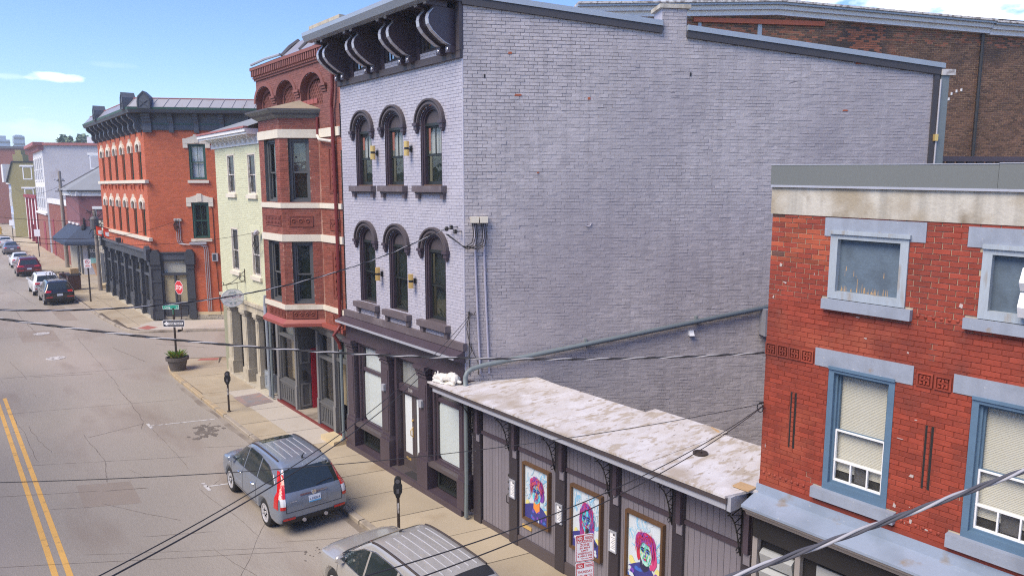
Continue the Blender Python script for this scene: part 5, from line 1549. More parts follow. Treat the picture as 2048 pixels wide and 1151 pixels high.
e = MB(); e.box(FY, A0, A1 + .35, 9.45, 9.62, -.1, .05); e.box(FY, A0, A1 + .6, 9.86, 9.98, -.2, .52); e.box(FY, A0, A1 + .55, 9.78, 9.86, -.2, .46); e.box(FY, A0, A1 + .1, 9.62, 9.79, -.1, .08)
e.build('eave', 'white_paint', yb)
y = A0 + .25
while y < A1 + .2:
    MB().prism(Fr((9.55, y, 0), (-1, 0, 0), (0, 0, 1), (0, 1, 0)), [(.05, 9.52), (.12, 9.55), (.18, 9.66), (.38, 9.72), (.38, 9.79), (.05, 9.79)], -.05, .05).build('eave_bracket', 'white_paint', yb); y += .54
rf = MB(); p1, p2 = Vector((9.0, A0, 9.99)), Vector((9.0, A1 + .6, 9.99)); q1 = p1 + Vector((3.2, -1.2, 1.3)); q2 = p2 + Vector((3.2, -1.9 - 1.6, 1.3)); rf.poly([p1, p2, q2, q1]); rf.poly([p2, p2 + WD * 8, q2 + WD * 4, q2]); rf.build('roof', 'roof_shingle', yb)
MB().box(FY, A0, A1 + .6, 9.985, 10.05, .40, .56).build('gutter', 'pink_trim', yb)
MB().box(FY, A0 - .0, A1 + .04, 3.02, 3.30, -.25, .05).build('stone_lintel', 'limestone', yb); MB().box(FY, A0, A1 + .06, 3.30, 3.42, -.2, .13).build('stone_cornice', 'limestone', yb)
for a, b in ((30.72, 31.30), (28.85, 29.42), (27.52, 27.86)):
    p = MB(); p.box(FY, a, b, .55, 2.78, -.45, .0); p.box(FY, a - .03, b + .03, .05, .58, -.5, .05); p.box(FY, a - .03, b + .03, 2.78, 2.86, -.48, .06); p.box(FY, a - .06, b + .06, 2.86, 3.02, -.48, .1)
    p.box(FY, a + .07, b - .07, .75, 2.65, 0, .02)
    p.build('stone_pier', 'limestone', yb)
MB().box(FY, A0, 31.4, -.05, .05, -.6, .12).build('stone_step', 'limestone', yb)
for a, b in ((29.42, 30.72), (27.86, 28.85)):
    d_ = MB(); d_.frame(FY, a, b, .05, 3.02, .08, -.45, -.36); d_.box(FY, (a + b) / 2 - .04, (a + b) / 2 + .04, .05, 3.0, -.45, -.36); d_.box(FY, a, b, 2.3, 2.38, -.45, -.36); o = d_.build('door', 'store_black', yb)
    MB().rect(FY, a, b, .05, 3.02, -.41).build('pane', G_DARK, o); MB().rect(FY, a, b, .05, 3.02, -.6).build('backing', 'room_dark', o)
w = MB(); w.frame(FY, 26.55, 27.52, .80, 3.02, .08, -.30, -.2); w.box(FY, 26.55, 27.52, 2.32, 2.40, -.3, -.2); o = w.build('shop_window', 'store_black', yb)
MB().rect(FY, 26.6, 27.5, .85, 3.0, -.26).build('pane', G_STORE, o); MB().rect(FY, 26.6, 27.5, .85, 2.4, -.6).build('curtain', 'curtain_warm', o); MB().rect(FY, 26.6, 27.5, 2.4, 3.0, -.5).build('curtain', 'curtain_grey', o)
r_ = MB(); r_.box(FY, 26.55, 27.52, .05, .80, -.3, -.15); r_.frame(FY, 26.62, 27.45, .12, .72, .10, -.15, -.12); r_.build('stall_riser', 'gutter_metal', yb)
MB().tube([FY.pt(26.42, 3.9, .08), FY.pt(26.44, 3.5, .10), FY.pt(26.32, 3.15, .14), FY.pt(26.28, 2.9, .12), FY.pt(26.28, .05, .1)], .06, 8).build('downspout', 'gutter_metal', yb)
MB().tube([FY.pt(26.05, 3.0, .08), FY.pt(26.02, .05, .1)], .05, 8).build('downspout', 'grey_pipe', yb)
# service head and loops
MB().lathe(FY.pt(26.72, 6.28, .1), [(.0, 0), (.09, .02), (.11, .10), (.04, .22)], 8, (-.6, 0, -.5)).build('service_head', 'conduit', yb)
for k in range(4): MB().tube([FY.pt(26.72, 6.3, .16), FY.pt(26.85 + .1 * k, 6.0 - .1 * k, .2), FY.pt(26.75 + .05 * k, 5.66 - .06 * k, .2), FY.pt(26.5, 5.75, .2), FY.pt(26.62, 6.1, .2), FY.pt(26.95, 6.2, .2)], .012, 5).build('service_loop', 'black_iron', yb)
# hanging oval sign on a scrolled iron bracket
hs = thing('hanging_sign', 'white oval shop sign on a scrolled iron bracket on the pale green wall', 'shop sign', (9.5, 28.75, 3.2))
YS = 28.75
FSg = Fr((9.565, YS, 1.04), (-.63, 0, 0), (0, 0, .72), (0, -1, 0))
sx = 1.02
br = MB(); br.tube([FSg.pt(.04, 4.30, 0), FSg.pt(.04, 5.05, 0)], .022, 6); br.tube([FSg.pt(.04, 4.36, 0), FSg.pt(1.55, 4.22, 0)], .015, 5)
br.tube([FSg.pt(.06, 4.92, 0), FSg.pt(.28, 4.78, 0), FSg.pt(.55, 4.55, 0), FSg.pt(.85, 4.36, 0), FSg.pt(1.25, 4.26, 0)], .014, 5)
br.tube([FSg.pt(.22 + .16 * math.cos(k * .55), 4.54 + .16 * math.sin(k * .55), 0) for k in range(13)], .013, 5); br.tube([FSg.pt(1.45 + .09 * math.cos(k * .6), 4.32 + .09 * math.sin(k * .6), 0) for k in range(9)], .012, 5)
for x in (.55, 1.18): br.tube([FSg.pt(x, 4.3, 0), FSg.pt(x, 3.95, 0)], .01, 4)
br.build('bracket', 'brown_iron', hs)
def oval(cx, cz, rx, rz_, n=32, wob=0): return [(cx + rx * (1 + wob * math.cos(10 * t_ * 2 * math.pi / n)) * math.cos(2 * math.pi * t_ / n), cz + rz_ * (1 + wob * math.cos(10 * t_ * 2 * math.pi / n)) * math.sin(2 * math.pi * t_ / n)) for t_ in range(n)]
MB().prism(FSg, oval(.87, 3.50, .70, .50, 48, .012), -.025, .025).build('board', 'sign_white', hs)
rg = MB(); rg.ring(FSg, oval(.87, 3.50, .705, .505, 48, .012), oval(.87, 3.50, .685, .485, 48, .012), .0, .028, True); rg.build('rim', 'sign_sage', hs)
for n_, sgn in ((.030, 1),):
    t1 = MB(); text_into(t1, FSg, 'BUTTERCUP', .87, 3.50, .13, n_, width=1.08, flip=True, bold=.01); t1.build('lettering', 'sign_plum', hs)
    t2 = MB(); text_into(t2, FSg, 'CANDLE COMPANY', .87, 3.38, .065, n_, width=.80, flip=True)
    for sg in (-1, 1):
        t2.tube([FSg.pt(.87 + sg * (.03 + .55 * q / 10), 3.31 - .03 * math.sin(q * .7), n_) for q in range(11)], .008, 4)
        t2.tube([FSg.pt(.87 + sg * (.12 + .075 * math.cos(q * .7) * (1 - q / 14)), 3.19 + .075 * math.sin(q * .7) * (1 - q / 14), n_) for q in range(12)], .009, 4)
        t2.tube([FSg.pt(.87 + sg * (.08 + .12 * q / 6), 3.80 + .07 * math.sin(q * .5 + .4), n_) for q in range(7)], .010, 4)
    for k in range(-3, 4): t2.tube([FSg.pt(.87 + .07 * k, 3.70 + .02 * (3 - abs(k)), n_), FSg.pt(.87 + .085 * k, 3.76 + .03 * (3 - abs(k)), n_)], .012, 4)
    t2.build('scrollwork', 'sign_sage', hs)
# ================================================================ orange brick corner building
og = thing('orange_brick_corner_building', 'orange brick corner building with dark bracketed cornice and dark shopfront', 'building', (10, 46.3, 0))
FO = fac(10.0); O0 = Vector((10.0, 46.3, 0)); SO = side(O0)
E0, E1 = 46.3, 60.75
WYS = [47.62, 49.83, 52.2, 54.5, 56.72, 58.95]
hw = .40
ho = [(y - hw, y + hw, 8.30, 10.2, .18) for y in WYS] + [(y - hw, y + hw, 4.95, 6.85, .18) for y in WYS]
so_ = spanner(E0, E1, ho)
backing(og, FO, so_, 3.9, 11.15, .0365, 'orange_mortar'); bricks(og, FO, so_, 3.9, 11.15, 'orange_brick', .21, .073, .009, (.003, .006), seed=51)
hs2 = [(2.42, 3.36, 8.27, 10.37), (2.42, 3.36, 4.84, 6.98)]
ss_ = spanner(0, 14, hs2 + [(.5, 1.98, .95, 3.62)])
backing(og, SO, ss_, .35, 11.15, .0365, 'orange_mortar', name='side_wall')
bricks(og, SO, spanner(0, 6.5, hs2 + [(.5, 1.98, .35, 4.0)]), .35, 11.15, 'orange_brick', .21, .073, .009, (.003, .006), seed=52, indiv=300, vis=lambda u, v: u < 4.6 and v > 4.3)
for lvl, (c, d) in enumerate(((8.30, 10.34), (4.95, 6.99))):
    for y in WYS:
        o = win(og, FO, y - hw, y + hw, c, d - .02, .16, 'green_trim', 'orange_brick', .07, .05, mid=.5, back='room_dark', glass=G_DARK)
        h = MB(); h.ring(FO, [(y - .56, d - .42), (y - .56, d - .02), (y - .45, d + .16), (y - .14, d + .25), (y, d + .46), (y + .14, d + .25), (y + .45, d + .16), (y + .56, d - .02), (y + .56, d - .42)],
                         [(y - .41, d - .42), (y - .40, d - .12), (y - .34, d - .02), (y - .15, d + .03), (y, d + .04), (y + .15, d + .03), (y + .34, d - .02), (y + .40, d - .12), (y + .41, d - .42)], 0, .12)
        h.build('hood', 'cream', o)
        if lvl == 0:
            b = MB()
            for sg in (-1, 1): b.box(FO, y + sg * .42 - .07, y + sg * .42 + .07, c - .55, c - .20, 0, .10)
            b.box(FO, y - .5, y + .5, c - .32, c - .21, 0, .06); b.build('sill_bracket', 'orange_brick', o)
for z in (8.10, 4.74):
    for a, b in ((E0 - .28, 50.9), (50.905, 55.6), (55.605, E1)): MB().box(FO, a, b, z, z + .19, -.05, .14).build('sill_course', 'cream', og)
for i, (a, b, c, d) in enumerate(hs2):
    o = win(og, SO, a, b, c, d, .10, 'green_trim', 'green_trim', .10, .06, mid=.5, mu=1, ml=1 if i == 0 else 1, back='curtain_white' if i == 0 else 'room_green', glass=G_CLEAR if i == 0 else G_DARK)
    MB().box(SO, a - .12, b + .12, c - .16, c, -.05, .10).build('sill', 'cream', o)
    h = MB(); h.prism(SO, [(a - .28, d), (a - .28, d + .28), (a - .10, d + .30), ((a + b) / 2 - .2, d + .42), ((a + b) / 2 - .12, d + .50), ((a + b) / 2 + .12, d + .50), ((a + b) / 2 + .2, d + .42), (b + .10, d + .30), (b + .28, d + .28), (b + .28, d)], -.03, .09)
    for sg in (a - .28, b + .02): h.box(SO, sg, sg + .26, d - .24, d, 0, .08)
    h.build('hood', 'cream', o)
    MB().prism(SO, [((a + b) / 2 - .13, d + .06), ((a + b) / 2, d + .04), ((a + b) / 2 + .13, d + .06), ((a + b) / 2 + .13, d + .52), ((a + b) / 2 - .13, d + .52)], .085, .13).build('keystone', 'cream', o)
# cornice: frieze, scroll brackets, green mould, sloped metal panels, gabled finials
MB().box(FO, E0 - .05, E1, 11.12, 12.05, -.1, .06).build('frieze', 'char_light', og); MB().box(SO, -.0, 14, 11.14, 12.05, -.1, .06).build('frieze', 'char_light', og)
MB().box(SO, .0, 14, 11.44, 11.52, .06, .09).build('frieze_mould', 'green_trim', og)
MB().box(SO, .0, 14, 11.12, 11.18, .06, .10).build('frieze_mould', 'char_paint', og); MB().box(FO, E0, E1, 11.12, 11.18, .06, .10).build('frieze_mould', 'char_paint', og)
def plan(o): 
    c = O0 + Vector((-o, 0, 0)); k = o * (1 + .512) / .859 * .0
    cx, cy = 10.0 - o, 46.3
    # intersection of front line x=10-o and side line offset by o
    s0 = O0 + NS * o; t_ = ((10.0 - o) - s0.x) / WD.x
    cor = s0 + WD * t_
    e = s0 + WD * 14
    return [(10.0 - o, E1 + .02), (10.0 - o, cor.y), (e.x, e.y)]
def run(z0, z1, o0, o1, m, name):
    b = MB(); A, B = plan(o0), plan(o1)
    for i in range(2): b.poly([(*A[i], z0), (*A[i + 1], z0), (*B[i + 1], z1), (*B[i], z1)])
    b.poly([(*A[0], z0), (*B[0], z1), (10.1, E1 + .02, z1), (10.1, E1 + .02, z0)])
    return b.build(name, m, og)
run(12.03, 12.05, .06, .78, 'char_paint', 'soffit'); run(12.05, 12.14, .78, .80, 'char_paint', 'cornice'); run(12.14, 12.22, .80, .84, 'char_light', 'cornice'); run(12.22, 12.34, .84, .86, 'green_trim', 'cornice'); run(12.34, 12.36, .86, .78, 'char_light', 'cornice')
A, B = plan(.78), plan(.34)
n = 20
for k in range(24):
    a, b = Vector((*A[1], 12.36)), Vector((*A[2], 12.36)); c, d = Vector((*B[1], 12.86)), Vector((*B[2], 12.86))
    L_ = .62; s0, s1 = k * L_ / (b - a).length, (k + 1) * L_ / (b - a).length
    if s1 > 1: break
    MB().poly([a.lerp(b, s0 + .001), a.lerp(b, s1 - .001), c.lerp(d, s1 - .001), c.lerp(d, s0 + .001)]).build('roof_panel', 'roof_metal', og)
    MB().tube([a.lerp(b, s1) + NS * .01, c.lerp(d, s1) + NS * .01], .022, 5).build('roof_seam', 'roof_metal', og)
for k in range(12):
    a, b = Vector((*A[0], 12.36)), Vector((*A[1], 12.36)); c, d = Vector((*B[0], 12.86)), Vector((*B[1], 12.86))
    MB().poly([a.lerp(b, k / 12 + .001), a.lerp(b, (k + 1) / 12 - .001), c.lerp(d, (k + 1) / 12 - .001), c.lerp(d, k / 12 + .001)]).build('roof_panel', 'roof_metal', og)
tp = MB(); tp.poly([(*B[0], 12.86), (*B[1], 12.86), (*B[2], 12.86), (B[2][0] + 4, B[2][1] + 12, 12.86), (22, E1, 12.86)]); tp.build('roof', 'roof_metal', og)
MB().tube([(*B[0], 12.88), (*B[1], 12.88), (*B[2], 12.88)], .035, 5).build('roof_ridge', 'pink_trim', og)
def finial(f, u, out):
    g = MB(); P_ = [(-.36, 12.24), (.36, 12.24), (.36, 12.62), (.30, 12.92), (0, 13.22), (-.30, 12.92), (-.36, 12.62)]
    g.prism(f, [(u + x, z) for x, z in P_], out - .62, out + .06); o = g.build('cornice_finial', 'char_light', og)
    q = MB(); q.ring(f, [(u + x * .98, z) for x, z in P_], [(u + x * .78, 12.24 + (z - 12.24) * .84 + .05) for x, z in P_], out + .06, out + .09, True); q.tube([f.pt(u - .22, 12.35, out + .07), f.pt(u + .22, 12.7, out + .07)], .02, 4); q.tube([f.pt(u + .22, 12.35, out + .07), f.pt(u - .22, 12.7, out + .07)], .02, 4); q.build('finial_relief', 'char_paint', o)
finial(FO, 46.75, .86); finial(FO, 55.6, .86); finial(SO, -.12 + .55, .86)
def obr(f, u, deep, hgt, w):
    b = MB(); Fb = Fr(f.pt(u, 0, 0), f.n, (0, 0, 1), f.u)
    if deep > .5: P_ = [(.06, 11.0), (.2, 11.0), (.22, 11.1), (.36, 11.2), (.40, 11.36), (.36, 11.52), (.42, 11.66), (.60, 11.78), (.70, 11.92), (.70, 12.03), (.06, 12.03)]
    else: P_ = [(.06, 10.98), (.18, 10.98), (.20, 11.12), (.16, 11.5), (.24, 11.62), (.24, 11.72), (.34, 11.74), (.34, 11.86), (.44, 11.9), (.44, 12.03), (.06, 12.03)]
    b.prism(Fb, P_, -w, w); b.build('cornice_bracket', 'char_light', og)
for k in range(10): obr(FO, E0 + .45 + k * 1.52, .7, 1, .14)
for u in (.28, 1.60, 2.98, 4.40, 5.8): obr(SO, u, .4, 1, .13 if u > .5 else .24)
# shopfront in dark paint
MB().box(FO, E0, E1, 3.55, 4.05, -.2, .10).build('shop_fascia', 'char_paint', og); MB().box(FO, E0 - .05, E1, 4.05, 4.16, -.1, .26).build('shop_cornice', 'char_light', og)
MB().box(FO, E0, E1, -.02, .10, -.3, .16).build('plinth', 'limestone', og)
PY = [46.42, 48.9, 51.2, 53.5, 55.9, 58.2, 60.55]
for i, y in enumerate(PY):
    p = MB(); w = .26 if i == 0 else .15
    p.box(FO, y - w, y + w, .1, 3.5, -.2, .13); p.box(FO, y - w - .04, y + w + .04, .1, .7, -.2, .19); p.box(FO, y - w - .03, y + w + .03, 1.35, 1.5, 0, .18); p.box(FO, y - w - .05, y + w + .05, 3.3, 3.55, 0, .2)
    p.build('pilaster', 'char_paint', og)
    if i == 0 or i == 6: MB().prism(FO, [(y - .3, 3.6), (y + .3, 3.6), (y + .3, 4.25), (y + .15, 4.45), (y - .15, 4.45), (y - .3, 4.25)], .1, .34).build('fascia_scroll', 'char_paint', og)
for i in range(6):
    a, b = PY[i] + .2, PY[i + 1] - .17
    w = MB(); doorw = i in (1, 3)
    z0 = .1 if doorw else .85
    w.frame(FO, a, b, z0, 3.52, .09, -.2, -.05); w.box(FO, a, b, 2.55, 2.68, -.2, -.02); w.box(FO, (a + b) / 2 - .05, (a + b) / 2 + .05, z0, 2.6, -.2, -.05)
    if not doorw: w.box(FO, a, b, .1, .85, -.2, -.04); w.frame(FO, a + .1, b - .1, .2, .75, .08, -.04, -.01)
    o = w.build('shop_window' if not doorw else 'shop_door', 'char_light', og)
    MB().rect(FO, a, b, z0, 2.6, -.14).build('pane', G_STORE, o); MB().rect(FO, a, b, 2.6, 3.5, -.14).build('pane', G_DARK, o)
    MB().rect(FO, a, b, z0, 3.5, -.5).build('curtain', ['curtain_warm', 'room_dark', 'curtain_warm', 'room_dark', 'curtain_grey', 'room_green'][i], o)  # curtains in some bays, dark sheets for unlit rooms in others
# return of the shopfront on the side street
p = MB(); p.box(SO, .0, .5, .1, 3.4, -.1, .13); p.box(SO, -.03, .53, .1, .55, -.1, .19); p.box(SO, -.02, .52, 1.3, 1.5, 0, .18); p.box(SO, -.03, .53, 2.3, 2.42, 0, .17); p.box(SO, -.04, .54, 3.1, 3.35, 0, .2); p.build('pilaster', 'char_paint', og)
p = MB(); p.box(SO, 1.98, 2.36, .1, 3.4, -.1, .13); p.box(SO, 1.95, 2.39, .1, .55, -.1, .19); p.box(SO, 1.96, 2.38, 1.3, 1.5, 0, .18); p.box(SO, 1.95, 2.39, 3.1, 3.35, 0, .2); p.build('pilaster', 'char_paint', og)
for u in (.25, 2.17): MB().prism(SO, [(u - .27, 3.35), (u + .27, 3.35), (u + .27, 4.0), (u + .12, 4.22), (u - .12, 4.22), (u - .27, 4.0)], 0, .28).build('fascia_scroll', 'char_paint', og)
MB().box(SO, .52, 1.9, 3.62, 4.0, -.1, .08).build('shop_fascia', 'char_light', og); MB().box(SO, .5, 1.9, 4.0, 4.08, -.1, .16).build('shop_cornice', 'char_paint', og)
w = MB(); w.frame(SO, .5, 1.98, .95, 3.62, .10, -.1, .05); w.box(SO, .5, 1.98, 2.70, 2.84, -.1, .07); w.box(SO, 1.19, 1.29, .95, 2.8, -.1, .05); o = w.build('shop_window', 'char_paint', og)
MB().rect(SO, .55, 1.93, 1.0, 3.6, -.02).build('pane', G_STORE, o); MB().rect(SO, .55, 1.93, 1.0, 2.8, -.12).build('blind', 'sandstone', o); MB().rect(SO, .55, 1.93, 2.8, 3.6, -.12).build('blind', 'blind', o)
r_ = MB(); r_.box(SO, .5, 1.98, .1, .95, -.1, .03); r_.box(SO, .5, 1.98, .90, .98, .03, .1); r_.frame(SO, .62, 1.86, .22, .80, .08, .03, .06); r_.build('stall_riser', 'char_paint', og)
MB().box(SO, 2.38, 14, .28, .46, -.1, .05).build('water_table', 'sandstone', og)
for row in range(3):
    u = 0
    while u < 7:
        w = rnd.uniform(.35, .7); z = -.05 + row * .115
        if u > (.0): MB().box(SO, u, u + w - .015, z, z + .105, -.05, rnd.uniform(.02, .06)).build('base_stone', 'limestone', og)
        u += w
# electrical gear on the side wall
for k in range(3):
    x = 1.50 + .10 * k
    MB().tube([SO.pt(x, 5.9, .06), SO.pt(x, 4.75, .06), SO.pt(x + .08, 4.58, .07), SO.pt(x + .3, 4.52, .08), SO.pt(2.7 + .12 * k, 4.5 - .02 * k, .09), SO.pt(2.95 + .10 * k, 4.40, .08), SO.pt(3.0 + .10 * k, 4.2, .06), SO.pt(3.02 + .10 * k, .5, .06)], .024, 5).build('conduit', 'conduit', og)
MB().box(SO, 2.2, 3.15, 4.52, 4.66, .02, .16).build('cable_tray', 'conduit', og)
for x in (1.46, 1.62, 1.76): MB().box(SO, x - .06, x + .06, 5.9, 6.05, .02, .14).build('service_head', 'white_line', og)
for k in range(4): MB().tube([SO.pt(1.5 + .06 * k, 5.95, .1), SO.pt(1.38 + .05 * k, 5.7, .16), SO.pt(1.42 + .04 * k, 5.4 - .05 * k, .16), SO.pt(1.56 + .03 * k, 5.6, .16)], .02, 5).build('service_loop', 'black_iron', og)
bx = MB(); bx.box(SO, 3.42, 3.76, 3.5, 3.98, 0, .16); o = bx.build('meter_box', 'conduit', og); MB().box(SO, 3.47, 3.66, 3.56, 3.92, .16, .17).build('meter_face', 'char_paint', o)
MB().tube([SO.pt(3.3, 7.0, .03), SO.pt(3.58, 6.6, .03), SO.pt(3.60, 4.0, .03), SO.pt(3.62, 3.5, .05), SO.pt(3.7, 1.0, .03), SO.pt(3.75, .3, .05)], .016, 5).build('loose_wire', 'black_iron', og)
MB().box(FO, 54.2, 54.5, 4.2, 4.5, .1, .4).build('shop_lamp', 'char_paint', og)
# ================================================================ buildings further up the street
def block(o, name, m, z0, z1, w=.0): pass
# small rubble stone building with a step
sb = thing('stone_building', 'low rubble stone building between the orange corner building and the maroon house', 'building', (10.6, 64, 0))
FS = fac(10.65); OS = Vector((10.65, 62.2, 0)); SS = side(OS)
MB().box(WORLD, 10.68, 13.5, 62.3, 66.8, -.1, 4.95).build('wall', 'rubble', sb)
bricks(sb, FS, spanner(62.0, 67.4), -.05, 5.0, 'rubble', .46, .24, .02, (.01, .07), seed=61, jit=.012, name='stone')
bricks(sb, Fr((10.65, 62.0, 0), (1, 0, 0), (0, 0, 1), (0, -1, 0)), spanner(0, 2.5), -.05, 5.0, 'rubble', .46, .24, .02, (.01, .07), seed=62, jit=.012, name='stone')
MB().box(WORLD, 10.5, 13.5, 61.9, 67.5, 5.0, 5.16).build('parapet_stone', 'limestone', sb)
MB().box(WORLD, 9.95, 10.65, 63.6, 64.9, -.05, .28).build('stone_step', 'sandstone', sb)
MB().box(FS, 65.2, 66.6, .0, 2.6, .0, .09).build('door', 'char_paint', sb)
# maroon house
mh = thing('maroon_house', 'maroon painted house with grey hip roof, white eaves and a dark awning over its shop', 'building', (10.5, 75, 0))
FM = fac(10.5); SM = side((10.5, 75, 0))
MB().box(FM, 75, 82.6, 3.9, 7.1, -.3, 0).build('wall', 'maroon_wall', mh); MB().box(SM, 0, 9, 3.9, 7.1, -.3, .0).build('side_wall', 'maroon_wall', mh)
MB().box(SM, 0, 9, -.05, 3.9, -.3, -.02).build('shop_wall', 'line_grey' if 0 else 'grey_painted_brick', mh); MB().box(FM, 75, 82.6, -.05, 3.9, -.3, -.02).build('shop_wall', 'rubble', mh)
for a in (75.5, 77.8, 80.1):
    o = win(mh, FM, a, a + 1.2, 4.6, 6.7, .1, 'white_paint', None, .12, .08, mid=.5, back='room_dark', glass=G_DARK); MB().box(FM, a - .1, a + 1.3, 4.45, 4.6, 0, .12).build('sill', 'white_paint', o)
o = win(mh, SM, 1.35, 2.5, 3.2 + .9, 5.6 + .3, .06, 'white_paint', None, .12, .08, mid=.5, back='plywood', back2='plywood', glass=G_CLEAR); MB().box(SM, 1.15, 2.7, 5.9, 6.15, 0, .12).build('lintel', 'white_paint', o)
e = MB(); e.box(SM, -.5, 9, 7.08, 7.45, -.2, .22); e.box(FM, 74.6, 83.1, 7.08, 7.45, -.2, .22); e.build('eave', 'white_paint', mh); MB().box(SM, -.7, 9, 7.45, 7.6, -.2, .42).build('gutter', 'char_paint', mh)
rp = MB(); a = SM.pt(-.7, 7.6, .45); b = SM.pt(9, 7.6, .45); c = Vector((10.05, 83.3, 7.6)); ap1 = Vector((14.2, 77.2, 10.6)); ap2 = ap1 + WD * 6
rp.poly([a, b, ap2, ap1]); rp.poly([a, ap1, c]); rp.poly([c, ap1, ap2, Vector((18, 82, 7.6))]); rp.build('roof', 'roof_shingle', mh)
MB().tube([c, ap1], .12, 5).build('roof_edge', 'screen_grey', mh)
lp = MB(); lp.lathe(SM.pt(.32, 3.95, .2), [(.14, 0), (.2, .2), (.16, .5), (.05, .6)], 8); lp.box(SM, .28, .36, 4.4, 5.1, 0, .12); lp.build('wall_lantern', 'black_iron', mh)
sg = MB(); sg.frame(SM, .45, 1.5, .85, 2.7, .1, -.02, .06); o = sg.build('shop_window', 'char_paint', mh)
MB().rect(SM, .5, 1.45, .9, 2.65, .0).build('pane', G_DARK, o); MB().rect(SM, .55, 1.4, .95, 1.5, .004).build('poster', 'p_mint', o)
tx = MB(); text_into(tx, SM, 'SOP', .98, 2.0, .3, .01, bold=.02); tx.build('lettering', 'bright_white', o)
for u in (-.0, ): MB().box(FM, 75.3, 76.1, .0, 2.6, -.02, .04).build('door', 'char_paint', mh)
MB().box(FM, 77.0, 77.9, .0, 2.6, -.02, .04).build('door', 'char_paint', mh)
aw = MB(); T = [(10.5, 82.4, 4.35), (10.5, 75.0, 4.35)] ; s1 = SM.pt(0, 4.35, 0); s2 = SM.pt(2.6, 4.35, 0)
f0 = Vector((9.1, 82.4, 3.1)); f1 = SM.pt(-1.7, 3.0, 1.1); f1 = Vector((9.1, 74.4, 3.05)); f2 = SM.pt(2.6, 3.05, 1.3)
aw.poly([Vector((10.5, 82.4, 4.35)), f0, f1, Vector((10.5, 75, 4.35))]); aw.poly([Vector((10.5, 75, 4.35)), f1, f2, s2]); aw.poly([Vector((10.5, 82.4, 4.35)), f0, Vector((10.5, 82.4, 3.1))])
dn = Vector((0, 0, -.32)); aw.poly([f0, f1, f1 + dn, f0 + dn]); aw.poly([f1, f2, f2 + dn, f1 + dn]); aw.build('awning', 'awning_navy', mh)
# brick garage range
gr = thing('brick_garage_building', 'low brown brick garage with a white parapet band and maroon doors', 'building', (10.9, 92, 0))
FG = Fr((10.75, 83.0, 0), Vector((.022, 1, 0)).normalized(), (0, 0, 1), (-1, 0, 0))
sg_ = spanner(0, 19)
backing(gr, FG, sg_, -.1, 6.0, .12, 'bay_mortar'); bricks(gr, FG, sg_, -.1, 6.0, 'bay_brick', .24, .12, .02, (.004, .01), seed=66)
MB().box(FG, -.1, 19, 6.0, 6.55, -.3, .12).build('parapet_band', 'white_paint', gr); MB().box(Fr(FG.pt(0), WD, (0, 0, 1), NS), 0, 8, -.1, 6.2, -.2, -.01).build('side_wall', 'far_red', gr)
MB().box(FG, 0, 19, 6.5, 6.54, -6, -.3).build('roof', 'roof_metal', gr)
for u in (5.2, 14.6): MB().box(FG, u, u + 1.5, -.1, 4.2, -.1, .05).build('door', 'maroon_trim', gr)
# tall pale building
tb = thing('pale_painted_building', 'tall pale grey painted brick building with a pink cornice and row of narrow windows', 'building', (11.2, 108, 0))
TO = Vector((11.05, 102.6, 0)); FT = Fr(TO, Vector((.022, 1, 0)).normalized(), (0, 0, 1), (-1, 0, 0)); ST = side(TO)
MB().box(FT, 0, 12.5, 4.6, 12.2, -.2, 0).build('wall', 'white_paint', tb)
sw_ = MB(); sw_.box(ST, 0.0, 16, -.1, 12.75, -.2, 0); sw_.build('side_wall', 'grey_painted_brick', tb)
MB().box(FT, .1, 12.5, -.1, 4.6, -.2, 0.02).build('ground_floor', 'far_red', tb); MB().box(FT, 0, 12.5, 4.5, 4.75, 0, .2).build('string_course', 'white_paint', tb)
for r_, z in ((0, 5.2), (1, 8.7)):
    for k in range(5):
        u = .9 + k * 2.35; MB().rect(FT, u, u + 1.1, z, z + 2.6, .01).build('window', 'room_dark', tb); q = MB(); q.frame(FT, u - .12, u + 1.22, z - .12, z + 2.75, .16, 0, .1); q.box(FT, u, u + 1.1, z + 1.25, z + 1.35, 0, .06); q.build('window_frame', 'bright_white', tb)
MB().box(FT, 3.2, 5.4, -.1, 3.6, 0, .06).build('door', 'maroon_trim', tb)
c = MB(); c.box(FT, -.1, 12.7, 12.2, 12.75, -.2, .35); c.box(FT, -.3, 12.9, 12.75, 13.1, -.2, .9); c.box(ST, -.2, 16, 12.75, 13.05, -.3, .25); c.build('cornice', 'pink_trim', tb)
MB().box(ST, 0, 16, 12.9, 13.0, -10, -.3).build('roof', 'roof_metal', tb)
win(tb, ST, 5.2, 6.7, 10.0, 12.0 - .4, .05, 'bright_white', None, .12, .08, mid=.5, back='room_dark', glass=G_DARK); MB().box(ST, 5.0, 7.0, 11.62, 11.9, 0, .05).build('lintel', 'white_paint', tb)
MB().box(ST, 4.3, 5.0, 13.0, 13.9, -2.6, -1.9).build('chimney', 'white_paint', tb)
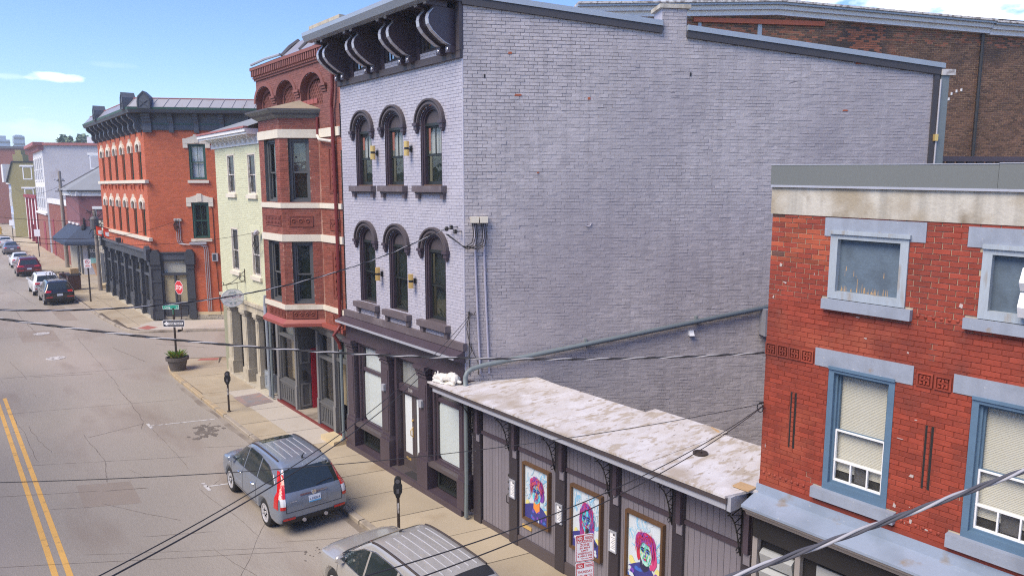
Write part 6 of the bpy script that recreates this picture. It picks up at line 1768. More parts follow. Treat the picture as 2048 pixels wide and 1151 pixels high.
# maroon and white garage, olive house, blue house, long red building, towers
gw = thing('white_panel_garage', 'white panelled garage front with maroon steel posts', 'building', (11.5, 124, 0))
FW = Fr((11.42, 115.2, 0), Vector((.022, 1, 0)).normalized(), (0, 0, 1), (-1, 0, 0))
for k in range(4): MB().box(FW, k * 5.3 + .35, k * 5.3 + 5.25, 2.5 if k == 1 else -.1, 6.3, -.3, 0).build('panel', 'bright_white', gw); MB().box(FW, k * 5.3, k * 5.3 + .5, -.1, 6.6, -.3, .25).build('post', 'maroon_trim', gw)
MB().box(FW, 0, 21.4, 6.3, 6.75, -.3, .2).build('roof_beam', 'maroon_trim', gw); MB().box(FW, 5.6, 10.6, -.1, 2.5, -.3, -.1).build('shutter', 'limestone', gw); MB().box(Fr(FW.pt(0), WD, (0, 0, 1), NS), .1, 6, -.1, 6.3, -.2, 0).build('side_wall', 'bright_white', gw)
oh = thing('olive_house', 'olive gambrel roofed house with white trimmed windows and a chimney', 'building', (11.8, 140, 0))
SOv = side((11.75, 137.5, 0)); p = MB(); p.prism(SOv, [(-1.6, -.1), (5, -.1), (5, 11.7), (-1.2, 11.7), (-2.1, 8.5), (-1.6, 8.3)], -8, 0); p.build('wall', 'olive_wall', oh)
MB().box(SOv, -1.1, .35, 11.6, 12.9, -2, -.2).build('chimney', 'olive_wall', oh); MB().box(SOv, -.85, .0, 12.9, 13.6, -1.8, -.5).build('chimney', 'olive_wall', oh)
for z in (9.0, 5.6):
    o = win(oh, SOv, .25, 1.6, z, z + 2.0, .04, 'bright_white', None, .14, .09, mid=.5, mu=1, ml=1, back='room_dark', glass=G_DARK); MB().box(SOv, -.1, 1.9, z + 2.0, z + 2.25, 0, .1).build('lintel', 'bright_white', o)
MB().tube([SOv.pt(5, 11.75, .05), SOv.pt(-1.2, 11.75, .05), SOv.pt(-2.2, 8.5, .05)], .13, 5).build('roof_edge', 'black_iron', oh)
for k in range(3): q = MB(); f_ = Fr(SOv.pt(-1.6, 0, 0), (0.03, 1, 0), (0, 0, 1), (-1, 0, 0)); q.box(f_, .8 + k * 2.2, 1.9 + k * 2.2, 4.8, 7.0, 0, .08); q.build('window', 'white_paint', oh)
dm = MB(); dm.box(Fr(SOv.pt(-1.9, 0, 0), (0.03, 1, 0), (0, 0, 1), (-1, 0, 0)), .6, 6, 8.6, 11.4, -.5, .6); dm.build('dormer', 'white_paint', oh)
bh = thing('pale_blue_house', 'pale blue house at the far left end of the street', 'building', (12, 155, 0))
fB = Fr((11.9, 147, 0), Vector((.022, 1, 0)).normalized(), (0, 0, 1), (-1, 0, 0)); MB().box(fB, 0, 24, -.1, 8.4, -8, 0).build('wall', 'far_blue', bh); MB().box(fB, -.2, 24, 8.4, 8.8, -8, .4).build('eave', 'white_paint', bh)
for k in range(7):
    for z in (.4, 5.0): q = MB(); q.box(fB, 1 + k * 3.2, 2.2 + k * 3.2, z, z + 2.4, 0, .05); o = q.build('window', 'room_dark', bh); q = MB(); q.frame(fB, .85 + k * 3.2, 2.35 + k * 3.2, z - .15, z + 2.6, .16, .0, .12); q.build('window_frame', 'bright_white', o)
MB().box(fB, 14, 18, 8.8, 10.6, -5, -1).build('dormer', 'char_light', bh)
lr = thing('long_red_building', 'plain red brick building on the skyline behind the olive house', 'building', (14, 190, 0))
fl_ = side((10.0, 196, 0)); MB().box(fl_, -12, 14, -.1, 16.1, -10, 0).build('wall', 'far_red', lr); MB().box(fl_, -12.2, 14.2, 16.1, 16.6, -10, .3).build('parapet', 'screen_grey', lr)
for (x, y, w, d, h, lab) in ((43.4, 500, 5.2, 8, 36.4, 'distant blue green tower block, the taller of two on the skyline'), (34, 500, 10, 8, 34.0, 'distant wide glass tower at the left edge of the skyline')):
    t_ = thing('tower_block', lab, 'tower', (x, y, 0)); b = MB(); b.wbox(x - w / 2, x + w / 2, y, y + d, -.2, h); b.wbox(x - w / 3, x + w / 3, y + 1, y + d, h, h + 2.2 if w > 6 else h + .6); b.build('body', 'far_tower', t_)
    g = MB()
    for k in range(8): g.wbox(x - w / 2 - .05, x + w / 2 + .05, y - .1, y + d, h - 3.2 * k - 2.0, h - 3.2 * k - .9)
    g.build('window_band', 'car_glass', t_)
# utility pole
up = thing('utility_pole', 'bare wooden utility pole in front of the brick garage', 'utility pole', (10.2, 82.9, 0))
MB().tube([(10.2, 82.9, -.1), (10.2, 82.95, 9.4)], [.20, .14], 10).build('pole', 'pole_wood', up)
q = MB(); q.box(WORLD, 9.9, 10.6, 82.85, 82.95, 8.4, 8.5); q.box(WORLD, 9.7, 10.7, 82.85, 82.95, 7.4, 7.5); q.build('cross_arm', 'pole_wood', up)
for x in (9.75, 10.0, 10.45): MB().lathe((x, 82.9, 8.5), [(.06, 0), (.08, .1), (.04, .2)], 6).build('insulator', 'conduit', up)
# shaggy wire splice bundle on the pole by the orange building
wp = thing('utility_pole', 'short utility pole with transformer and tangled wires at the stone building', 'utility pole', (9.75, 62.6, 0))
MB().tube([(9.75, 62.6, -.1), (9.75, 62.6, 6.1)], [.16, .13], 10).build('pole', 'pole_wood', wp)
MB().lathe((9.62, 62.1, 4.7), [(.05, 0), (.28, .05), (.30, .8), (.2, .95), (.05, 1.0)], 12).build('transformer', 'screen_grey', wp)
t_ = MB(); r = random.Random(4)
for k in range(14):
    a0 = Vector((9.75 + r.uniform(-.3, .3), 62.5, r.uniform(4.4, 5.9))); pts = [a0 + Vector((r.uniform(-.5, .5), r.uniform(-.4, .4), r.uniform(-.6, .5))) for _ in range(4)]
    t_.tube([a0] + pts, .018, 4)
t_.build('wire_tangle', 'black_iron', wp)
# ================================================================ brown brick warehouse behind
wb = thing('brown_brick_warehouse', 'large dark brown brick building with a white wooden cornice behind the lavender wall', 'building', P0 - NS * 9)
SB = side(P0 - NS * 9)
def wtop(v):
    out = []
    a, b = 4.5, 26
    if v > 13.62:
        # raking white cornice: a low gable peaking at u = 12
        a = max(a, 12 - (14.02 - v) * 17); b = min(b, 12 + (14.02 - v) * 21)
    return [(a, b)] if b > a else []
backing(wb, SB, wtop, 7.5, 14.0, .0385, 'brown_mortar'); MB().box(SB, 4.5, 26, -.1, 7.5, -.3, 0).build('wall', 'brown_mortar', wb)
def alt_br(u, v, r):
    if 9.1 < u < 11.4 and 12.9 < v < 13.75: return 'rust_brick' if r.random() < .6 else None
    if 14.9 < u < 16.2 and v > 11.6 + noise.noise(Vector((u * 2, v * 2, 0))) * .4: return 'rust_brick' if r.random() < .75 else None
    if v > 13.15 + .25 * noise.noise(Vector((u * .9, v, 4))): return 'rust_brick' if r.random() < .4 else None
    if noise.noise(Vector((u * .45, v * .6, 7.7))) > .34: return 'rust_brick' if r.random() < .35 else None
bricks(wb, SB, wtop, 7.5, 14.0, 'brown_brick', .216, .077, .013, (.004, .014), seed=71, alt=alt_br, jit=.003, indiv=300, vis=lambda u, v: v > 9.2 and u > 9 and (u > 19.2 or v > 12.9 - (u - 9) * .13))
ex = WD * 30
back_ = MB(); q = SB.pt(4.5, 0, -.3); back_.poly([q, q + Vector((0, 20, 0)), q + Vector((0, 20, 13.9)), q + Vector((0, 0, 13.9))]); back_.build('end_wall', 'far_red', wb)
rf = MB(); rf.poly([SB.pt(12, 14.5, .3), SB.pt(4.5, 13.9, .3), SB.pt(4.5, 13.9, -14), SB.pt(12, 14.5, -14)]); rf.poly([SB.pt(12, 14.5, .3), SB.pt(26, 13.9, .3), SB.pt(26, 13.9, -14), SB.pt(12, 14.5, -14)]); rf.build('roof', 'roof_metal', wb)
def rake(u0, z0, u1, z1, cut=False):
    for (d0, d1, n0, n1, m) in ((-.05, .12, 0, .20, 'white_paint'), (.121, .26, 0, .34, 'white_paint'), (.261, .33, 0, .48, 'gutter_metal'), (.331, .40, -.3, .54, 'white_line')):
        MB().prism(SB, [(u0, z0 + d0), (u1, z1 + d0), (u1, z1 + d1), (u0, z0 + d1)], n0, n1).build('cornice', m, wb)
rake(4.6, 13.74, 12.0, 14.06); rake(12.002, 14.06, 20.55, 13.66); rake(20.56, 13.62, 26, 13.46)
MB().tube([SB.pt(20.35, 13.6, .1), SB.pt(20.35, 7.5, .1)], .06, 6).build('downspout', 'black_iron', wb)
for u, w, m in ((11.35, .16, 'gutter_metal'),): MB().box(SB, u, u + w, 12.9, 13.78, .0, .05).build('patch', m, wb)
MB().box(SB, 9.1, 9.22, 13.1, 13.75, .0, .03).build('patch', 'gutter_metal', wb)
lb = MB(); lb.box(SB, 8.9, 13.9, 13.70, 13.86, 0, .12); lb.build('timber_lintel', 'orange_chip', wb)
for (u, v) in ((17.9, 12.1), (18.2, 11.6), (18.4, 11.5), (18.1, 11.35), (18.7, 11.4), (19.2, 11.2), (19.5, 11.5), (19.7, 11.55), (18.9, 10.9), (19.3, 11.4), (17.6, 11.5)):
    MB().box(SB, u - .03, u + .03, v - .05, v + .05, .0, .03).build('mortar_splash', 'white_chip', wb)
ph = MB(); ph.prism(SB, [(10.2, 14.3), (14.2, 14.3), (14.2, 15.8), (11.6, 15.8)], -5, -2.2); o = ph.build('roof_house', 'bright_white', wb)
sl = MB()
for k in range(8): sl.box(SB, 10.4 + .17 * k * 1.2, 14.2, 14.35 + .18 * k, 14.37 + .18 * k, -2.2, -2.17)
sl.build('siding', 'white_line', o)
# deck railing beyond the rear corner
dk = thing('deck_railing', 'dark plum slatted deck railing beyond the rear corner of the lavender wall', 'railing', P0 - NS * 1.6 + WD * 12)
SDk = side(P0 - NS * 1.6)
MB().box(SDk, 12.1, 20, 8.58, 8.72, -.06, .08).build('top_rail', 'plum', dk); MB().box(SDk, 12.1, 20, 7.2, 7.4, -.1, .1).build('deck_edge', 'plum', dk)
u = 12.2; k = 0
while u < 19.5:
    MB().box(SDk, u, u + .21, 7.4, 8.58, -.02, .03).build('slat', 'plum_warm', dk); u += .30
# ================================================================ far trees
def leaf_tree(name, lab, base, h, rad, seed, n=2600, leaf=.42):
    t_ = thing(name, lab, 'tree', base); r = random.Random(seed); b = Vector(base)
    tr = MB(); tr.tube([b, b + Vector((0, 0, h * .45)), b + Vector((.3, 0, h * .8))], [.35, .25, .1], 7)
    cl = []
    for k in range(16):
        a = r.uniform(0, 6.3); q = rad * math.sqrt(r.random()) * .8; c = b + Vector((q * math.cos(a), q * math.sin(a), h * r.uniform(.52, .93) - q * .12)); cl.append((c, rad * r.uniform(.22, .42)))
        tr.tube([b + Vector((0, 0, h * .42)), b.lerp(c, .5) + Vector((0, 0, h * .22)), c], [.14, .08, .03], 5)
    tr.build('trunk', 'bark', t_)
    lf = MB()
    for k in range(n):
        c, q = r.choice(cl); d = Vector((r.gauss(0, 1), r.gauss(0, 1), r.gauss(0, .8))).normalized() * q * (r.random() ** .4)
        p = c + d; x = Vector((r.gauss(0, 1), r.gauss(0, 1), r.gauss(0, 1))).normalized(); y = x.orthogonal().normalized(); s_ = leaf * r.uniform(.5, 1.2)
        lf.poly([p + x * s_, p + y * s_ * .6, p - x * s_, p - y * s_ * .6])
    lf.build('crown', 'leaf_dark', t_)
leaf_tree('broadleaf_tree', 'broad green tree on the skyline left of the orange building, farther from it', (21.4, 160, 0), 17.9, 4.0, 3, 4200, .5)
leaf_tree('broadleaf_tree', 'bushy green tree on the skyline just touching the orange cornice', (26.0, 160, 0), 18.4, 4.2, 4, 4200, .5)

# ================================================================ the other side of the street (seen only as reflections in the glass)
for i, (y0, y1, h, m, lab) in enumerate(((-14, 2, 9.5, 'far_red', 'plain red brick building across the street beside the camera'), (2.3, 15, 7.2, 'cream', 'low cream fronted building across the street from the red brick building'),
        (15.3, 29, 10.4, 'brown_brick', 'brown brick building across the street from the lavender building'), (43, 62, 9.0, 'grey_painted_brick', 'pale grey building across the street from the orange building'))):
    o = thing('opposite_building', lab, 'building', (-8.6, y0, -.1))
    MB().wbox(-20, -8.6, y0, y1, -.2, h).build('wall', m, o)
    f = Fr((-8.6, 0, 0), (0, 1, 0), (0, 0, 1), (1, 0, 0))
    MB().box(f, y0, y1, h - .5, h + .1, 0, .5).build('cornice', 'char_light', o)
    n = int((y1 - y0) / 2.4)
    for z in ((.4, 3.4), (4.4, 6.4), (7.3, 9.0)):
        if z[1] > h - .6: continue
        for k in range(n):
            u = y0 + .7 + k * 2.4
            w = MB().box(f, u, u + 1.3, z[0], z[1], 0, .03).build('window', 'car_glass', o); q = MB(); q.frame(f, u - .1, u + 1.4, z[0] - .1, z[1] + .12, .12, 0, .1); q.build('window_frame', 'white_paint', w)
leaf_tree('street_tree', 'green street tree across the road from the bay window building', (-6.6, 33, 0), 9.5, 3.0, 9, 1800, .3)
sw2 = MB(); sw2.wbox(-8.6, -5.2, -20, 80, -.19, 0); sw2.build('pavement', 'walk', None, kind='structure')
# ================================================================ vehicles (built facing +Y, then placed)
def lerp_tab(tab, y):
    if y <= tab[0][0]: return tab[0][1:]
    for (a, b) in zip(tab, tab[1:]):
        if y <= b[0]:
            t_ = (y - a[0]) / (b[0] - a[0]); t_ = t_
            return tuple(p + (q - p) * t_ for p, q in zip(a[1:], b[1:]))
    return tab[-1][1:]
def car_body(S):
    """S: list of stations (y, half width, z bottom, z belt, roof half width, z top)"""
    bm = bmesh.new(); rings = []
    for (y, w, zb, zl, wr, zt) in S:
        zm = zb + (zl - zb) * .45
        half = [(w * .55, zb), (w * .93, zb + .015), (w * .99, zb + .10), (w * 1.0, zm), (w * .985, zl - .06), (w * .95, zl)]
        for t_ in (.38, .74): half.append((w * .95 + (wr - w * .95) * t_, zl + (zt - .05 - zl) * t_))
        half += [(wr * .97, zt - .045 if zt - zl > .1 else zl + (zt - zl) * .7), (wr * .84, zt - .012), (wr * .42, zt), ]
        pts = [(x, z) for x, z in half] + [(0, zt + .006)] + [(-x, z) for x, z in reversed(half)]
        rings.append([bm.verts.new((x, y, z)) for x, z in pts])
    n = len(rings[0])
    for a, b in zip(rings, rings[1:]):
        for k in range(n): bm.faces.new((a[k], a[(k + 1) % n], b[(k + 1) % n], b[k]))
    bm.faces.new(rings[0]); bm.faces.new(list(reversed(rings[-1])))
    bmesh.ops.recalc_face_normals(bm, faces=bm.faces)
    return bm
DG = None
def evaluated(o):
    dg = bpy.context.evaluated_depsgraph_get(); dg.update()
    return bpy.data.meshes.new_from_object(o.evaluated_get(dg))
def make_car(name, lab, cat, spec, group):
    root = thing(name, lab, cat, (0, 0, 0), group)
    bm = car_body(spec['st'])
    me = bpy.data.meshes.new('body'); bm.to_mesh(me); bm.free()
    tmp = bpy.data.objects.new('body_tmp', me); link(tmp)
    sub = tmp.modifiers.new('s', 'SUBSURF'); sub.levels = 2; sub.render_levels = 2
    solid = evaluated(tmp)
    bvh = BVHTree.FromPolygons([v.co.copy() for v in solid.vertices], [tuple(p.vertices) for p in solid.polygons])
    rw, ax, tw = spec['wheel']
    cut = MB()
    for y in ax:
        for sg in (-1, 1): cut.lathe((sg * (spec['hw'] + .2), y, rw), [(rw + .055, 0), (rw + .055, .52)], 28, (-sg, 0, 0))
    cutters = []
    for i in range(0, 1):
        c = cut.build('cutter', 'black_plastic', None)
    cbm = bmesh.new(); cbm.from_mesh(c.data); bmesh.ops.recalc_face_normals(cbm, faces=cbm.faces); cbm.to_mesh(c.data); cbm.free()
    bo = tmp.modifiers.new('b', 'BOOLEAN'); bo.operation = 'DIFFERENCE'; bo.object = c; bo.solver = 'EXACT'
    fin = evaluated(tmp)
    bpy.data.objects.remove(tmp); bpy.data.objects.remove(c)
    fin.materials.clear(); fin.materials.append(M[spec['paint']]); fin.materials.append(M['black_plastic'])
    for p in fin.polygons:
        p.material_index = 0; p.use_smooth = True
        c_ = p.center
        if c_.z < spec.get('cladz', .40) or any((c_.y - y) ** 2 + (c_.z - rw) ** 2 < (rw + .052) ** 2 and abs(c_.x) < spec['hw'] - .05 and c_.z < rw * 2 + .1 for y in ax): p.material_index = 1
    fin.name = 'body'
    body = bpy.data.objects.new('body', fin); link(body); body.parent = root; OFF[body.name] = Vector()
    # dark underside and axle block
    u = MB(); u.wbox(-spec['hw'] + .25, spec['hw'] - .25, ax[0] - .5, ax[1] + .5, .20, .42); u.build('underbody', 'black_plastic', root)
    def ray(o, d):
        h = bvh.ray_cast(Vector(o), Vector(d))
        return h[0]
    def patch(nm, quad, view, m, n=(8, 6), off=.006, parent=root, smooth=True):
        """quad: 4 corners (2-D) bottom-left, bottom-right, top-right, top-left, projected on the body along `view`"""
        A, B, C_, D_ = [Vector(q) for q in quad]
        grid = []
        for j in range(n[1] + 1):
            row = []
            for i in range(n[0] + 1):
                s, t_ = i / n[0], j / n[1]
                q = (A.lerp(B, s)).lerp(D_.lerp(C_, s), t_)
                if view in 'LR':
                    sg = -1 if view == 'L' else 1; h = ray((sg * 3, q.x, q.y), (-sg, 0, 0)); d = Vector((sg, 0, 0))
                elif view == 'B': h = ray((q.x, -6, q.y), (0, 1, 0)); d = Vector((0, -1, 0))
                elif view == 'F': h = ray((q.x, 6, q.y), (0, -1, 0)); d = Vector((0, 1, 0))
                else: h = ray((q.x, q.y, 4), (0, 0, -1)); d = Vector((0, 0, 1))
                row.append(h + d * off if h else None)
            grid.append(row)
        mb = MB()
        for j in range(n[1]):
            for i in range(n[0]):
                P_ = [grid[j][i], grid[j][i + 1], grid[j + 1][i + 1], grid[j + 1][i]]
                if all(p is not None for p in P_): mb.poly(P_)
        return mb.build(nm, m, parent, smooth=False)
    def dlo(sgn, q):
        # daylight opening: one arched outline cut into panes by the pillars
        sg = -1 if sgn == 'L' else 1
        def interp(tab, y):
            for (a, b), (c, d) in zip(tab, tab[1:]):
                if a <= y <= c:
                    t_ = (y - a) / (c - a); return b + (d - b) * (t_ * t_ * (3 - 2 * t_) * .35 + t_ * .65)
            return tab[0][1] if y < tab[0][0] else tab[-1][1]
        for (ya, yb) in q['panes']:
            n = 14; cols = []
            for i in range(n + 1):
                y = ya + (yb - ya) * i / n; z0, z1 = interp(q['bot'], y), interp(q['top'], y); col = []
                for j in range(7):
                    h = ray((sg * 3, y, z0 + max(.004, z1 - z0) * j / 6), (-sg, 0, 0)); col.append(h + Vector((sg * .007, 0, .002)) if h else None)
                cols.append(col)
            mb = MB()
            for i in range(n):
                for j in range(6):
                    P_ = [cols[i][j], cols[i + 1][j], cols[i + 1][j + 1], cols[i][j + 1]]
                    if all(P_): mb.poly(P_)
            mb.build('side_window', 'car_glass', root)
        for tab, nm in ((q['top'], 'window_trim'), (q['bot'], 'window_trim')):
            pts = []
            a, b = tab[0][0], tab[-1][0]
            for i in range(29):
                y = a + (b - a) * i / 28; h = ray((sg * 3, y, interp(tab, y) + (.012 if tab is q['top'] else -.008)), (-sg, 0, 0))
                if h: pts.append(h + Vector((sg * .004, 0, 0)))
            MB().tube(pts, .010, 5).build(nm, 'chrome', root)
    for sgn in 'LR':
        if spec.get('dlo'): dlo(sgn, spec['dlo'])
        for q in spec['side_glass']: patch('side_window', q, sgn, 'car_glass', (8, 6), .007)
        for q in spec.get('side_trim', []): patch('window_trim', q, sgn, spec.get('trim_m', 'chrome'), (14, 1), .010)
        for y in spec['doors']: patch('door_seam', [(y - .006, spec['sill']), (y + .006, spec['sill']), (y + .006 + spec.get('lean', 0), spec['belt']), (y - .006 + spec.get('lean', 0), spec['belt'])], sgn, 'black_plastic', (1, 8), .004)
        patch('door_seam', [(spec['doors'][0], spec['sill']), (spec['doors'][-1], spec['sill']), (spec['doors'][-1], spec['sill'] + .012), (spec['doors'][0], spec['sill'] + .012)], sgn, 'black_plastic', (10, 1), .004)
        for y in spec['handles']:
            sg = -1 if sgn == 'L' else 1; h = ray((sg * 3, y, spec['hz']), (-sg, 0, 0))
            MB().tube([h + Vector((sg * .005, -.10, 0)), h + Vector((sg * .035, -.06, .005)), h + Vector((sg * .035, .06, .005)), h + Vector((sg * .005, .10, 0))], .018, 6).build('door_handle', spec.get('handle_m', spec['paint']), root)
    for q in spec['rear_glass']: patch('rear_window', q, 'B' if not spec.get('rg_top') else 'T', 'car_glass', (12, 8), .008)
    for q in spec.get('windscreen', []): patch('windscreen', q, 'T', 'car_glass', (12, 8), .008)
    for q, m, v in spec.get('lights', []): patch('tail_light' if v == 'B' else 'lamp', q, v, m, (4, 6), .014)
    for nm, q, m, v, off in spec.get('extra', []): patch(nm, q, v, m, (10, 4), off)
    for q in spec.get('sunroof', []): patch('sunroof', q, 'T', 'car_glass', (6, 4), .005)
    # roof ribs and rails
    for x in spec.get('ribs', []):
        y0, y1 = spec['rib_y']; pts = []
        for k in range(13):
            y = y0 + (y1 - y0) * k / 12; h = ray((x, y, 4), (0, 0, -1)); pts.append(h + Vector((0, 0, .002)))
        MB().tube(pts, .008, 5).build('roof_rib', spec.get('rib_m', spec['paint']), root)
    for x in spec.get('rails', []):
        y0, y1 = spec['rail_y']; pts = []
        for k in range(13):
            y = y0 + (y1 - y0) * k / 12; h = ray((x, y, 4), (0, 0, -1)); pts.append(h + Vector((0, 0, .012 if spec.get('rail_low') else (.05 if 0 < k < 12 else .0))))
        MB().tube(pts, .02, 6).build('roof_rail', spec.get('rail_m', 'black_plastic'), root)
    # mirrors
    for sg in (-1, 1):
        y, z = spec['mirror']; h = ray((sg * 3, y, z), (-sg, 0, 0)); x = h.x if h else sg * spec['hw']
        m_ = MB(); m_.sphere((x + sg * .13, y, z + .04), .105, 12, (1.05, .62, .78)); m_.tube([(x - sg * .02, y + .01, z), (x + sg * .1, y, z + .01)], .03, 6); o = m_.build('wing_mirror', spec.get('mirror_m', spec['paint']), root, smooth=True)
        MB().box(WORLD, x + sg * .13 - .08, x + sg * .13 + .08, y - .068, y - .062, z - .02, z + .09).build('mirror_glass', 'chrome', o)
    # wheels
    hw = spec['hw'] - .015
    for y in ax:
        for sg in (-1, 1):
            c = Vector((sg * hw, y, rw)); d = Vector((-sg, 0, 0))
            t_ = MB(); t_.lathe(c, [(rw * .66, .006), (rw * .80, -.002), (rw * .95, .012), (rw, .04), (rw, tw - .03), (rw * .95, tw), (rw * .6, tw)], 28, d, cap=False); w = t_.build('wheel', 'rubber', root, smooth=True)
            rm_ = MB(); rm_.lathe(c, [(rw * .68, .004), (rw * .63, .012), (rw * .60, .06), (rw * .12, .07), (.002, .07)], 24, d, cap=False)
            rm_.build('rim_barrel', 'black_plastic', w)
            sp_ = MB(); u_ = Vector((0, 1, 0)); v_ = Vector((0, 0, 1)); ns_ = spec.get('spokes', 7)
            for k in range(ns_):
                a = 2 * math.pi * k / ns_; r_ = u_ * math.cos(a) + v_ * math.sin(a); q = -u_ * math.sin(a) + v_ * math.cos(a)
                P_ = [(.10, .42), (.66, .46), (.66, -.46), (.10, -.42)]
                sp_.add([c + r_ * rw * a_ + q * rw * b_ * .42 + d * e for e in (.012, .05) for a_, b_ in P_], [(0, 1, 2, 3), (4, 5, 6, 7), (0, 1, 5, 4), (1, 2, 6, 5), (2, 3, 7, 6), (3, 0, 4, 7)])
            sp_.lathe(c, [(rw * .16, .02), (rw * .14, .006), (.01, .004)], 12, d)
            sp_.ring(Fr(c, u_, v_, d), [(rw * .685 * math.cos(2 * math.pi * k / 28), rw * .685 * math.sin(2 * math.pi * k / 28)) for k in range(28)], [(rw * .60 * math.cos(2 * math.pi * k / 28), rw * .60 * math.sin(2 * math.pi * k / 28)) for k in range(28)], .0, .03, True)
            sp_.build('rim', 'alloy', w)
    return root, patch, ray
D('paint_blue', (.235, .275, .335), .3, .03, .8, 8, metal=.35, coat=.7)
D('paint_silver', (.46, .44, .40), .3, .03, .8, 8, metal=.35, coat=.7)
D('paint_black', (.012, .012, .013), .2, .05, coat=.9)
D('paint_white', (.72, .73, .75), .3, .04, coat=.6)
D('paint_maroon', (.13, .012, .022), .22, .05, metal=.3, coat=.9)
D('paint_grey', (.18, .17, .18), .28, .05, metal=.5, coat=.8)
def suv(L_, W, H, hood=.98, nose=.72, wsb=None, wst=None, rs=.0, zb=.26, belt=1.0):
    h = L_ / 2; w = W / 2
    wsb = wsb if wsb is not None else h - 1.0; wst = wst if wst is not None else wsb - .92
    wr = w * .69
    return [(-h, w * .86, .46, .70, w * .80, .78), (-h + .03, w * .93, zb + .12, .82, w * .86, .93), (-h + .10, w * .97, zb + .03, .96, w * .86, 1.06), (-h + .20 + rs * .3, w * .985, zb, belt + .02, wr * 1.10, 1.22 + .0), (-h + .36 + rs * .6, w, zb, belt + .02, wr * 1.04, H - .20), (-h + .52 + rs, w, zb, belt + .01, wr * 1.01, H - .055), (-h + .85 + rs, w, zb, belt, wr, H - .012), (0 - .3, w, zb, belt - .01, wr, H), (wst - .12, w, zb, belt - .02, wr * .99, H - .025), (wst + .12, w, zb, belt - .02, wr * .97, H - .10), ((wst + wsb) / 2 + .06, w, zb, belt - .03, wr * 1.04, (H + hood) / 2 - .01), (wsb, w, zb, belt - .04, w * .80, hood + .025),
            (wsb + .14, w * .995, zb, belt - .07, w * .80, hood), (h - .45, w * .98, zb, belt - .14, w * .76, hood - .06), (h - .20, w * .94, zb + .02, nose + .06, w * .70, hood - .14), (h - .06, w * .86, zb + .06, nose - .04, w * .62, nose + .04), (h, w * .74, .38, nose - .14, w * .55, nose - .06)]
# --- blue grey compact SUV parked at the kerb
W_, H_ = 1.82, 1.68
sA = dict(st=suv(4.56, W_, H_, hood=1.05, nose=.80), hw=.91, wheel=(.345, (-1.29, 1.33), .22), paint='paint_blue', cladz=.36, sill=.40, belt=.99, hz=.86, handle_m='chrome',
          side_glass=[], dlo=dict(panes=[(.29, 1.22), (-.66, .22), (-1.72, -.73)], bot=[(-1.74, 1.17), (-1.2, 1.09), (0, 1.045), (1.24, 1.02)], top=[(-1.74, 1.185), (-1.5, 1.36), (-1.15, 1.48), (-.5, 1.545), (.1, 1.54), (.5, 1.46), (.9, 1.26), (1.24, 1.03)]), doors=[-.72, .27, 1.16], lean=.0, handles=[-.52, .45],
          rear_glass=[[(-.70, 1.08), (.70, 1.08), (.58, 1.53), (-.58, 1.53)]], windscreen=[[(-.66, 1.22), (.66, 1.22), (.56, .44), (-.56, .44)]],
          lights=[], sunroof=[[(-.42, -.02), (.42, -.02), (.42, .36), (-.42, .36)]], ribs=[-.36, -.18, 0, .18, .36], rib_y=(-1.45, -.15), rib_m='alloy', rails=[-.56, .56], rail_y=(-1.45, .35), rail_m='brown_iron', rail_low=True, mirror=(.98, 1.04))
cA, pA, rA = make_car('parked_suv', 'blue grey SUV seen from behind, parked at the kerb by the red brick shop step', 'car', sA, 'cars parked along the right hand kerb')
for sg in (-1, 1):
    pA('tail_light', [(sg * .715, .97), (sg * .895, .97), (sg * .71, 1.52), (sg * .60, 1.53)], 'B', 'lamp_red', (3, 6), .016)
    pA('tail_light', [(sg * .735, .72), (sg * .90, .72), (sg * .90, .80), (sg * .725, .80)], 'B', 'lamp_red', (3, 2), .016)
    pA('tail_light', [(sg * .725, .80), (sg * .90, .80), (sg * .895, .97), (sg * .715, .97)], 'B', 'lamp_clear', (3, 4), .016)
    v_ = 'L' if sg < 0 else 'R'
    pA('tail_light', [(-2.17, .72), (-1.96, .72), (-1.98, 1.10), (-2.14, 1.10)], v_, 'lamp_red', (8, 8), .012)
    pA('tail_light', [(-2.16, 1.10), (-1.98, 1.10), (-1.66, 1.50), (-1.78, 1.50)], v_, 'lamp_red', (8, 12), .012)
    pA('reflector', [(sg * .50, .44), (sg * .80, .44), (sg * .80, .50), (sg * .50, .50)], 'B', 'lamp_red', (3, 1), .014)
pA('tailgate_seam', [(-.72, .62), (.72, .62), (.72, .632), (-.72, .632)], 'B', 'black_plastic', (12, 1), .006)
for x in (-.715, .715): pA('tailgate_seam', [(x - .006, .63), (x + .006, .63), (x + .006, 1.08), (x - .006, 1.08)], 'B', 'black_plastic', (1, 6), .006)
pA('bumper_lower', [(-.80, .30), (.80, .30), (.82, .47), (-.82, .47)], 'B', 'black_plastic', (14, 3), .012)
pA('chrome_strip', [(-.36, .965), (.36, .965), (.34, 1.00), (-.34, 1.00)], 'B', 'chrome', (8, 1), .022)
pA('plate_recess', [(-.30, .70), (.30, .70), (.33, .95), (-.33, .95)], 'B', 'paint_blue', (6, 3), .010)
pl = pA('number_plate', [(-.155, .77), (.155, .77), (.155, .925), (-.155, .925)], 'B', 'plate', (1, 1), .03)
pA('plate_stripe', [(-.155, .77), (.155, .77), (.155, .80), (-.155, .80)], 'B', 'plate_blue', (1, 1), .034)
hp = rA((0, -6, .85), (0, 1, 0)); tx = MB(); text_into(tx, Fr((0, hp.y - .045, 0), (1, 0, 0), (0, 0, 1), (0, -1, 0)), 'L18064', 0, .82, .062, .0, bold=.01); tx.build('plate_lettering', 'navy_text', cA)
